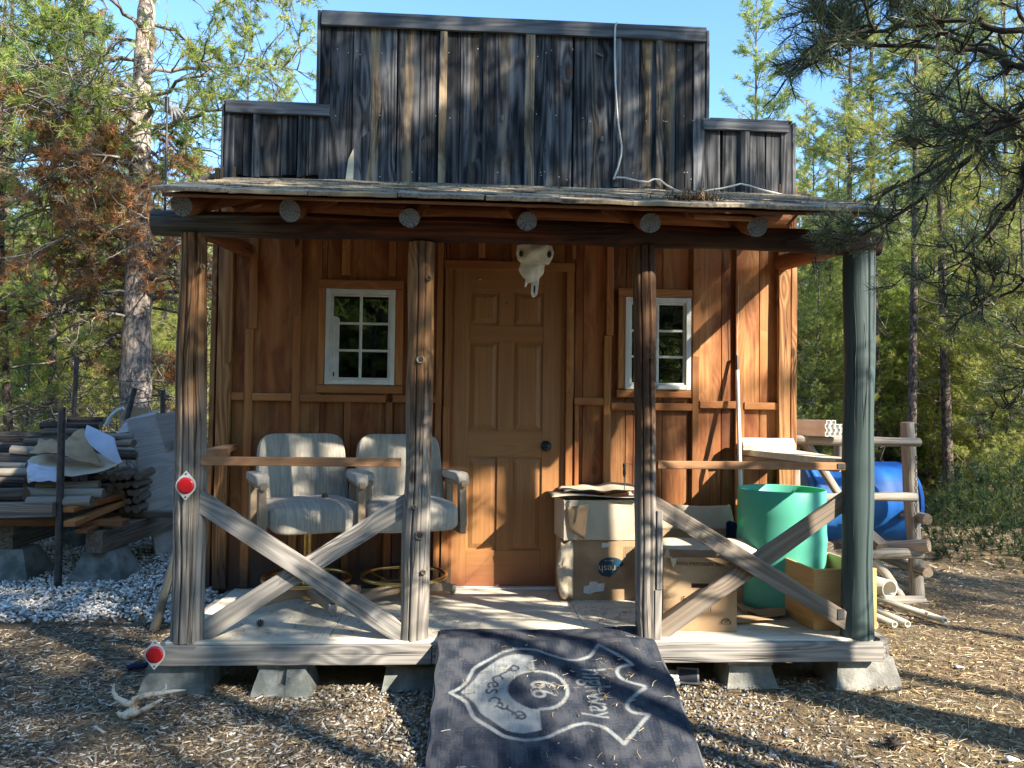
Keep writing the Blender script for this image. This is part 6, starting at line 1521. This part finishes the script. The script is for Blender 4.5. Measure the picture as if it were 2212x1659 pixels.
def ptD(px, D):   # ground point in the direction px at distance D
    d = ray(px, 880); d = Vector((d.x, d.y)).normalized(); return Vector((CAM.x+d.x*D, CAM.y+d.y*D, float(gh(CAM.x+d.x*D, CAM.y+d.y*D))-.05))
protos = {}
def tree_at(kind, parts, px, D, sc, label, group=None, rz=None, tall=1.0):
    loc = ptD(px, D); rz = rnd.uniform(0, 6.28) if rz is None else rz
    if kind not in protos:
        o = make_tree(parts, loc, rz, sc, label, group=group); protos[kind] = o
    else:
        src = protos[kind]; o = copy_thing(src); o.location = loc; o.rotation_euler = (0, 0, rz); o['label'] = label
        if 'group' in o: del o['group']
        if group: o['group'] = group
    o.scale = (sc, sc, sc*tall); return o
# two bright pines above the right wing, the thin ones at the left
tree_at('a', pa_, 1648, 17.5, 1.12, 'tall yellow green pine rising above the right wing of the false front', rz=1)
tree_at('c', pc_, 1735, 19.0, 1.06, 'lower yellow green pine just right of the false front wing, beside the taller one', rz=2)
tree_at('a', pa_, 590, 19, 1.0, 'pale green pine against the sky just left of the false front', rz=3.4)
tree_at('d', pd_, 532, 17, .88, 'spindly half bare pine left of the pale green pine beside the false front', rz=.6)
# right side thin trunks
for px, D, sc, k, lab in ((1822, 13.0, .86, 'b', 'slim pine with dark trunk just left of the green porch post against the sky'), (1965, 11.5, .80, 'b', 'dark pine trunk behind the pole rack post, right of the green porch post'), (2050, 13.5, .95, 'd', 'straight thin trunk right of the pole rack, full height'),
                          (2105, 16, 1.0, 'b', 'thin pine trunk between the pole rack and the right picture edge'), (1900, 14, .9, 'd', 'leaning dark trunk seen right beside the green post'), (2168, 12.5, .8, 'a', 'dense pine near the right picture edge behind the overhanging branches'),
                          (2010, 18, 1.05, 'a', 'bushy green pine further back behind the pole rack')):
    tree_at(k, dict(a=pa_, b=pb_, d=pd_)[k], px, D, sc, lab)
for px, D, sc, lab in ((1760, 12.5, .55, 'short bright pine seen between the cabin corner and the green post'), (1835, 15, .8, 'bright pine behind the green post'), (1925, 15.5, .75, 'bright bushy pine just right of the green post'), (2000, 14.2, .6, 'low bright pine behind the pole rack'),
                        (2075, 15.2, .75, 'bright pine between the two thin trunks right of the pole rack'), (2140, 14.0, .7, 'bright pine beside the right picture edge'), (1720, 16, .85, 'bright pine just right of the cabin corner')):
    tree_at('c', pc_, px, D, sc, lab)
rs = random.Random(41)
for i in range(17):
    px = rs.uniform(1880, 2330) if i % 4 else rs.uniform(1725, 1830)
    tree_at('c', pc_, px, rs.uniform(11.5, 17.5), rs.uniform(.42, .66), 'young bushy pine in the thicket behind the pole rack', 'young pines crowded behind the pole rack')
for i in range(6):
    tree_at('c', pc_, rs.uniform(-120, 440), rs.uniform(12.5, 17), rs.uniform(.42, .6), 'young bushy pine in the thicket behind the woodpile', 'young pines crowded behind the woodpile')
# left side individual trees
for px, D, sc, k, lab in ((40, 10.5, .85, 'c', 'full green pine at the left picture edge behind the woodpile'), (120, 13.5, 1.0, 'a', 'green pine between the left picture edge and the big brown tree'), (205, 18, .95, 'c', 'sunlit green pine low behind the woodpile'),
                          (-75, 9.6, .8, 'a', 'green pine cut by the left picture edge'), (395, 16, .8, 'c', 'small green pine behind the leftmost porch post'), (10, 17, 1.1, 'b', 'tall pine trunk behind the green pine at the left picture edge')):
    if D < 11: k = 'f'
    tree_at(k, dict(a=pa_, b=pb_, c=pc_, d=pd_, f=pf_)[k], px, D, sc, lab)
# middle distance: alike trees
rs = random.Random(77); n_mid = 0
spots = []
while n_mid < 74:
    side = rs.random()
    px = rs.uniform(-260, 500) if side < .42 else rs.uniform(1740, 2500)
    D = rs.uniform(16.5, 29)
    p = ptD(px, D)
    if any((p-q).length < 1.0 for q in spots): continue
    spots.append(p)
    k = rs.choice('acccac'); sc = rs.uniform(.62, .92) if k != 'c' else rs.uniform(.7, 1.0)
    if px > 1700: sc *= .95
    tree_at(k, dict(a=pa_, b=pb_, c=pc_, d=pd_)[k], px, D, sc, 'green lodgepole pine in the crowded middle distance of the forest', GF); n_mid += 1
# far forest: one mass
def far_forest():
    r = np.random.default_rng(9); Vn = []; Cn = []; Vt = []; Ft = []; b = 0
    T = []
    for ang in np.linspace(0, 2*np.pi, 190, endpoint=False):
        back = np.cos(ang) > -.1
        for _ in range(2 if back else 3):
            D = r.uniform(30, 60) if back else r.uniform(13, 24); a = ang+r.normal()*.03
            T.append((CAM.x+math.sin(a)*D, CAM.y+math.cos(a)*D, r.uniform(6.5, 10.5), D))
    T = [q for q in T if not (q[3] < 30 and .45 < math.atan2(q[0]-CAM.x, -(q[1]-CAM.y)) < 2.45)]
    for x, y, h, D in T:
        n = 520; u = r.uniform(0, 1, n)**.8; z = .3+u*(h-.3); R = (1.9*(1-u)**.7+.15)*r.uniform(.4, 1.05, n); a = r.uniform(0, 6.283, n)
        P_ = np.stack([x+np.cos(a)*R, y+np.sin(a)*R, z], 1); D_ = norm(np.stack([np.cos(a), np.sin(a), np.full(n, .5)], 1))
        c = GREEN[r.integers(0, 5, n)]*r.uniform(.7, 1.1)
        V, C_ = blades(r, P_, D_, np.ones(n), 8, .34, .075, c); Vn.append(V); Cn.append(C_)
        tv, tf = tubes_np([np.array([[x, y, -.3], [x, y, h*.9]])], [np.array([.07, .02])], 5); Vt.append(tv); Ft.append(tf+b); b += len(tv)
    o = trimesh('far_forest', np.concatenate(Vn), np.concatenate(Cn), m_needle); tag(o, 'mass of sunlit pine foliage closing the view all round', 'forest', kind='stuff')
    o2 = npmesh('far_trunks', np.concatenate(Vt), np.concatenate(Ft), 4, m_pbark); tag(o2, 'trunks of the distant forest seen as one mass', 'forest', kind='stuff')
far_forest()
# the big dying pine at the left: leaning trunk, bare tangled limbs, rusty needles
def big_pine():
    r = np.random.default_rng(31); root = empty('pine_tree', (-3.69, 4.0, 0), 0, 'big half dead pine with thick pale trunk and rust brown needles behind the woodpile', 'pine tree')
    pts = np.array([Q(a, b, Y=4.0) for a, b in ((296, 1075), (294, 960), (292, 850), (296, 700), (300, 560), (302, 400), (303, 240), (312, 100), (318, 0), (322, -120), (326, -300))])-np.array([-3.69, 4.0, 0])
    pts[0][2] = -.1
    rad = 1.12*np.array([.17, .15, .145, .135, .125, .115, .10, .088, .08, .06, .02])*1.0
    tt = np.linspace(0, len(pts)-1, 50); tp = np.stack([np.interp(tt, range(len(pts)), pts[:, i]) for i in range(3)], 1); rr2 = np.interp(tt, range(len(pts)), rad)*(1+.05*r.normal(size=50))
    v, f = tubes_np([tp], [rr2], 16); npmesh('trunk', v, f, 4, m_palebark, parent=root, smooth=True)
    bp = []; br = []; live = []
    def limb_(z, az, ln, droop, kind, rad0=.028):
        i = np.argmin(abs(tp[:, 2]-z)); o = tp[i]; n_ = 12; t = np.linspace(0, 1, n_); d = np.array([math.cos(az), math.sin(az), 0]); s_ = np.array([-d[1], d[0], 0])
        w = np.cumsum(r.normal(size=n_))*.045*ln; p = o+d*(ln*t)[:, None]+s_*w[:, None]; p[:, 2] += ln*(.18*t-droop*t**2)+np.cumsum(r.normal(size=n_))*.02
        bp.append(p); br.append(rad0*(1-.85*t)+.003)
        for j in range(int(9*ln)+4):
            q = r.integers(2, n_); e = norm(d*r.uniform(0, 1)+s_*r.normal()*1.1+np.array([0, 0, r.normal()*.55])); l2 = ln*r.uniform(.15, .45); m_ = 6; t2 = np.linspace(0, 1, m_)
            cur = p[q]+e*(l2*t2)[:, None]+np.cumsum(r.normal(size=(m_, 3)), 0)*.035*l2*3*t2[:, None]; cur[:, 2] += (r.normal()*.25*l2)*t2**2; bp.append(cur); br.append(.008*(1-.7*t2)+.0015)
            for _ in range(3):
                q2 = cur[r.integers(2, m_)]; e2 = norm(e+r.normal(size=3)*.8); l3 = l2*.5; c3 = q2+e2*(l3*np.linspace(0, 1, 4))[:, None]+np.cumsum(r.normal(size=(4, 3)), 0)*.02; bp.append(c3); br.append(np.array([.004, .0035, .0025, .0015]))
                if kind != 'dead':
                    for s3 in (1, 2, 3): live.append((c3[s3], e2, kind))
    for z in np.arange(1.2, 2.7, .13): limb_(z, r.uniform(0, 6.283), r.uniform(.5, 1.2), .5, 'dead' if r.uniform() < .88 else 'brown', .018)
    for z in np.arange(2.55, 5.0, .062): limb_(z, r.uniform(0, 6.283), r.uniform(.7, 1.7), .35, ['brown', 'brown', 'dead', 'brown', 'mixed'][r.integers(0, 5)])
    for z in np.arange(4.1, 5.4, .12): limb_(z, RAD(r.uniform(150, 400)), r.uniform(1.0, 1.9), .1, ['green', 'green', 'mixed', 'dead'][r.integers(0, 4)])
    for z in np.arange(5.4, 8, .16): limb_(z, r.uniform(0, 6.283), r.uniform(.8, 1.8), .1, ['green', 'dead', 'mixed'][r.integers(0, 3)])
    v, f = tubes_np(bp, br, 4); npmesh('bare_branches', v, f, 4, m_twig, parent=root)
    P_ = np.array([a for a, b, c in live]); D_ = np.array([b for a, b, c in live]); K = [c for a, b, c in live]; n = len(K)
    c = np.zeros((n, 3))
    for i, kd in enumerate(K):
        g = GREEN[r.integers(0, 5)]; bb_ = BROWN[r.integers(0, 4)]
        c[i] = g if kd == 'green' else (bb_ if kd == 'brown' or r.uniform() < .45 else g)
    V, C_ = blades(r, P_, D_, r.uniform(.7, 1.2, n), 22, .095, .010, c, .62); trimesh('crown', V, C_, m_needle, root)
big_pine()
# leafless tangles beside the cabin
def tangle(loc, label, seed, n, hgt, rad):
    r = np.random.default_rng(seed); bp = []; br = []
    for _ in range(n):
        a = r.uniform(0, 6.283); m_ = 9; t = np.linspace(0, 1, m_); st = np.array([r.normal()*rad*.3, r.normal()*rad*.3, r.uniform(0, hgt*.75)]); e = norm(np.array([math.cos(a), math.sin(a), r.uniform(-.3, .9)])); ln = rad*r.uniform(.5, 1.3)
        p = st+e*(ln*t)[:, None]+np.cumsum(r.normal(size=(m_, 3)), 0)*.05*ln; bp.append(p); br.append(.009*(1-.8*t)+.0015)
        for _k in range(5):
            q = p[r.integers(2, m_)]; e2 = norm(e+r.normal(size=3)*.8); c3 = q+e2*(ln*.4*np.linspace(0, 1, 5))[:, None]+np.cumsum(r.normal(size=(5, 3)), 0)*.03; bp.append(c3); br.append(np.array([.005, .004, .003, .002, .001]))
    v, f = tubes_np(bp, br, 3); o = npmesh('dead_shrub', v, f, 4, m_twig); o.location = loc; tag(o, label, 'shrub', 'bare tangled shrubs')
tangle(ptD(400, 10.2), 'tangle of bare grey branches behind the leftmost porch post', 3, 70, 3.0, .9)
tangle(ptD(60, 11.5), 'tangle of bare grey branches low at the left picture edge', 4, 80, 1.9, 1.2)
tangle(ptD(225, 12.5), 'tangle of bare branches right behind the woodpile', 5, 60, 1.6, 1.0)
# low bushes
def bush(seed, pal=GREEN, n=900, R=.7, h=.7):
    r = np.random.default_rng(seed); a = r.uniform(0, 6.283, n); rr3 = R*np.sqrt(r.uniform(0, 1, n)); z = h*r.uniform(0, 1, n)**.7*(1-(rr3/R)**2*.6)
    P_ = np.stack([np.cos(a)*rr3, np.sin(a)*rr3, z], 1); D_ = norm(np.stack([np.cos(a)*.4, np.sin(a)*.4, np.ones(n)], 1)+r.normal(size=(n, 3))*.2)
    return blades(r, P_, D_, r.uniform(.7, 1.3, n), 20, .075, .0065, pal[r.integers(0, len(pal), n)], .5)
bm = [bush(1), bush(2, np.array([[.16, .17, .06], [.22, .21, .09], [.12, .14, .05]]), 700, .8, .5), bush(3, DGREEN, 1100, .9, 1.1)]
bo = {}
def bush_at(k, px, D, sc, label, group='low shrubs on the forest floor'):
    loc = ptD(px, D)
    if k not in bo: o = trimesh('shrub', bm[k][0], bm[k][1], m_needle); bo[k] = o
    else: o = bo[k].copy(); col.objects.link(o)
    o.location = loc; o.scale = (sc, sc, sc); o.rotation_euler = (0, 0, rnd.uniform(0, 6)); tag(o, label, 'shrub', group)
for k, px, D, sc, lab in ((1, 225, 10.5, 1.0, 'yellow green shrub just above the middle of the woodpile'), (0, 340, 9.8, .8, 'bright green shrub beside the short steel post'), (1, 130, 12, 1.1, 'yellow green shrub left of the thin steel post'), (0, 395, 11.5, .9, 'small green shrub seen left of the leftmost porch post'),
                          (1, 1930, 13.5, .9, 'pale yellow shrub behind the right end of the blue barrel'), (2, 2180, 9.2, 1.0, 'dark green bush at the right picture edge'), (0, 2090, 12.2, .8, 'green shrub left of the dark bush at the right picture edge'), (1, 2020, 11.8, .8, 'pale shrub on the ground right of the pole rack'), (1, 1750, 13, 1, 'yellow green shrub behind the bundle of profiles')):
    bush_at(k, px, D, sc, lab)
rs = random.Random(5)
for i in range(40):
    px = rs.uniform(-150, 480) if i % 2 else rs.uniform(1720, 2400); bush_at(rs.choice((0, 1, 1, 2)), px, rs.uniform(14, 24), rs.uniform(.7, 1.2), 'low green shrub scattered under the distant pines', 'shrubs under the distant pines')
# small dead fallen branches on the right
for i, (px, py, rz, lab) in enumerate(((2085, 1078, .2, 'fallen grey branch on the ground in front of the right hand shrubs'), (2150, 1112, -.3, 'fallen grey branch near the right picture edge'), (1795, 985, .15, 'pale fallen branch seen between the rack rails'))):
    c = Q(px, py, Z=.1); mb = MB(); mb.log(c+Vector((-.5*math.cos(rz), .2, .0)), c+Vector((.5*math.cos(rz), -.1, .10*(i+1)*.5)), .018, .006, n=7, jit=.03, bend=.06); mb.build('fallen_branch', [m_twig, m_twig], label=lab, cat='branch', group='fallen branches')

# ------------------------------------------------------------------ the near pine whose limbs hang into the picture
def near_pine():
    r = np.random.default_rng(101); tx, ty = 3.55, -2.75
    root = empty('pine_tree', (tx, ty, 0), 0, 'near pine whose dark long needled limbs hang into the upper right of the picture', 'pine tree')
    o = np.array([tx, ty, 0])
    zs = np.linspace(-.1, 8.5, 20); tp = np.stack([.05*np.sin(zs), .04*np.cos(zs*.8), zs], 1); v, f = tubes_np([tp], [.13*(1-zs/9.5)], 14); npmesh('trunk', v, f, 4, m_pbark, parent=root, smooth=True)
    bp = []; br = []; NP = []; ND = []
    def curve(ctrl, n):
        ctrl = np.array(ctrl); t = np.linspace(0, len(ctrl)-1, n); i = np.clip(t.astype(int), 0, len(ctrl)-2); f_ = (t-i)[:, None]
        p0 = ctrl[np.clip(i-1, 0, None)]; p1 = ctrl[i]; p2 = ctrl[i+1]; p3 = ctrl[np.clip(i+2, None, len(ctrl)-1)]
        return .5*(2*p1+(-p0+p2)*f_+(2*p0-5*p1+4*p2-p3)*f_**2+(-p0+3*p1-3*p2+p3)*f_**3)
    def twig(p0, d, ln):
        m_ = 5; t = np.linspace(0, 1, m_); up = np.array([0, 0, 1.0]); p = p0+d*(ln*t)[:, None]+up*(.12*ln*t**2)[:, None]+np.cumsum(r.normal(size=(m_, 3)), 0)*.02*ln
        bp.append(p); br.append(.0028*(1-.6*t)+.0006); nn_ = int(ln*560*r.uniform(.7, 1.1)); tt = r.uniform(.15, 1.02, nn_); q = np.stack([np.interp(tt, t, p[:, i]) for i in range(3)], 1)
        NP.append(q); ND.append(np.repeat(norm(p[-1]-p[0])[None], nn_, 0))
    def limb2(ctrl, rad, sub, subl, start=.1, dens=1.0):
        L = np.linalg.norm(np.diff(np.array(ctrl), axis=0), axis=1).sum(); p = curve(ctrl, 26); p = p+np.cumsum(r.normal(size=p.shape), 0)*.004; t = np.linspace(0, 1, 26)
        bp.append(p); br.append(rad*.7*(1-.8*t)+.002)
        for s_ in range(int(sub*L*.64)):
            u = r.uniform(start, 1); i = min(int(u*25), 24); o_ = p[i]; ax = norm(p[i+1]-p[i]); sd_ = norm(np.cross(ax, np.array([0, 0, 1.0]))); sg = 1 if r.uniform() < .5 else -1
            d = norm(ax*r.uniform(.4, 1)+sd_*sg*r.uniform(.2, .9)+np.array([0, 0, r.normal()*.5+.05])); l1 = subl*r.uniform(.5, 1.15)*(1.15-.5*u); m_ = 9; tt = np.linspace(0, 1, m_)
            c = o_+d*(l1*tt)[:, None]+np.cumsum(r.normal(size=(m_, 3)), 0)*.012; c[:, 2] += l1*(.15*tt**2-.1*tt); bp.append(c); br.append((.006*l1+.0035)*(1-.7*tt)+.0008)
            for _ in range(int(dens*l1*26)+2):
                j = r.integers(2, m_); e = norm(norm(c[j]-c[j-1])*.8+r.normal(size=3)*.55+np.array([0, 0, .2])); twig(c[j], e, r.uniform(.05, .12))
    W = lambda px, py, Y: np.array(Q(px, py, Y=Y))-o
    S0 = lambda z: np.array([0, 0, z])
    limb2([S0(2.6), W(2350, 170, -2.7), W(2130, 135, -2.55), W(1900, 120, -2.5), W(1760, 115, -2.45)], .020, 11, .34, .15)
    limb2([S0(2.75), W(2300, 60, -2.8), W(2100, 40, -2.7), W(1900, 70, -2.6), W(1790, 90, -2.55)], .016, 10, .34, .15)
    limb2([S0(2.9), W(2300, -80, -2.7), W(2050, -30, -2.5), W(1850, -10, -2.4), W(1720, 30, -2.3)], .016, 10, .36, .15)
    limb2([S0(2.3), W(2330, 180, -2.5), W(2212, 225, -2.4), W(2089, 311, -2.2), W(1960, 395, -2.0), W(1880, 440, -1.85)], .026, 8, .32, .2)
    limb2([S0(2.2), W(2300, 300, -2.3), W(2120, 330, -2.1), W(1990, 430, -1.9), W(1860, 500, -1.75), W(1800, 520, -1.65)], .018, 10, .28, .25)
    limb2([S0(2.1), W(2330, 330, -2.5), W(2210, 420, -2.3), W(2120, 520, -2.1), W(2030, 590, -1.9)], .018, 9, .30, .2)
    limb2([S0(2.0), W(2340, 420, -2.6), W(2230, 560, -2.5), W(2150, 640, -2.4), W(2060, 600, -2.3)], .014, 10, .30, .2)
    limb2([S0(2.5), W(2340, 260, -2.9), W(2200, 240, -3.0), W(2080, 260, -3.0)], .014, 10, .32, .2)
    limb2([S0(2.2), W(2330, 700, -2.2), W(2240, 760, -2.1), W(2190, 860, -2.0)], .012, 9, .26, .2)
    P_ = np.concatenate(NP); D_ = np.concatenate(ND); n = len(P_)
    print('near needles', n)
    rd = norm(r.normal(size=(n, 3))); rd = norm(rd-D_*(rd*D_).sum(1)[:, None]); d = norm(D_*r.uniform(.35, 1.0, (n, 1))+rd*.9); Ln = r.uniform(.034, .060, n)
    s_ = norm(np.cross(d, r.normal(size=d.shape)))*.00085; M_ = P_+d*(Ln*.55)[:, None]+rd*.001; T_ = P_+d*Ln[:, None]+D_*(.004)
    V = np.stack([P_-s_, P_+s_, M_+s_, M_-s_, T_], 1).reshape(-1, 3); b = np.arange(n)*5
    pal = np.array([[.075, .105, .055], [.06, .09, .05], [.11, .14, .055], [.15, .175, .07]]); c = pal[r.integers(0, 4, n)]*r.uniform(.7, 1.3, (n, 1))
    clump = np.array([noise.noise(Vector(p)*2.2) for p in P_[::10]]).repeat(10)[:n]; clump = np.pad(clump, (0, n-len(clump))); c[clump > .60] = np.array([.28, .14, .06])
    tri = np.concatenate([np.stack([b, b+1, b+2], 1), np.stack([b, b+2, b+3], 1), np.stack([b+3, b+2, b+4], 1)])
    npmesh('needles', V, tri, 3, m_needle_near, np.repeat(c, 5, 0), root)
    v, f = tubes_np(bp, br, 4); npmesh('branches', v, f, 4, m_twigd, parent=root)
    # upper crown, above the picture: coarser tufts
    tr_, b_, (cv, cc_) = gen_pine(55, 8.6, 1.9, 4.7, dens=.9, k=9, L=.10, wd=.012, pal=DGREEN)
    trimesh('upper_crown', cv, cc_, m_needle, root); npmesh('upper_branches', b_[0], b_[1], 4, m_twigd, parent=root)
near_pine()
# trees beyond the right and behind the viewer: they cast the dappled shade and stand in the window reflections
for i, (x, y, sc, k) in enumerate(SHADE):
    src = protos[k]; o = copy_thing(src); o.location = (x, y, -.05); o.rotation_euler = (0, 0, i*1.7); o.scale = (sc, sc, sc)
    o['label'] = 'pine outside the picture that throws dappled shade over the clearing'; o['group'] = 'pines around the clearing'
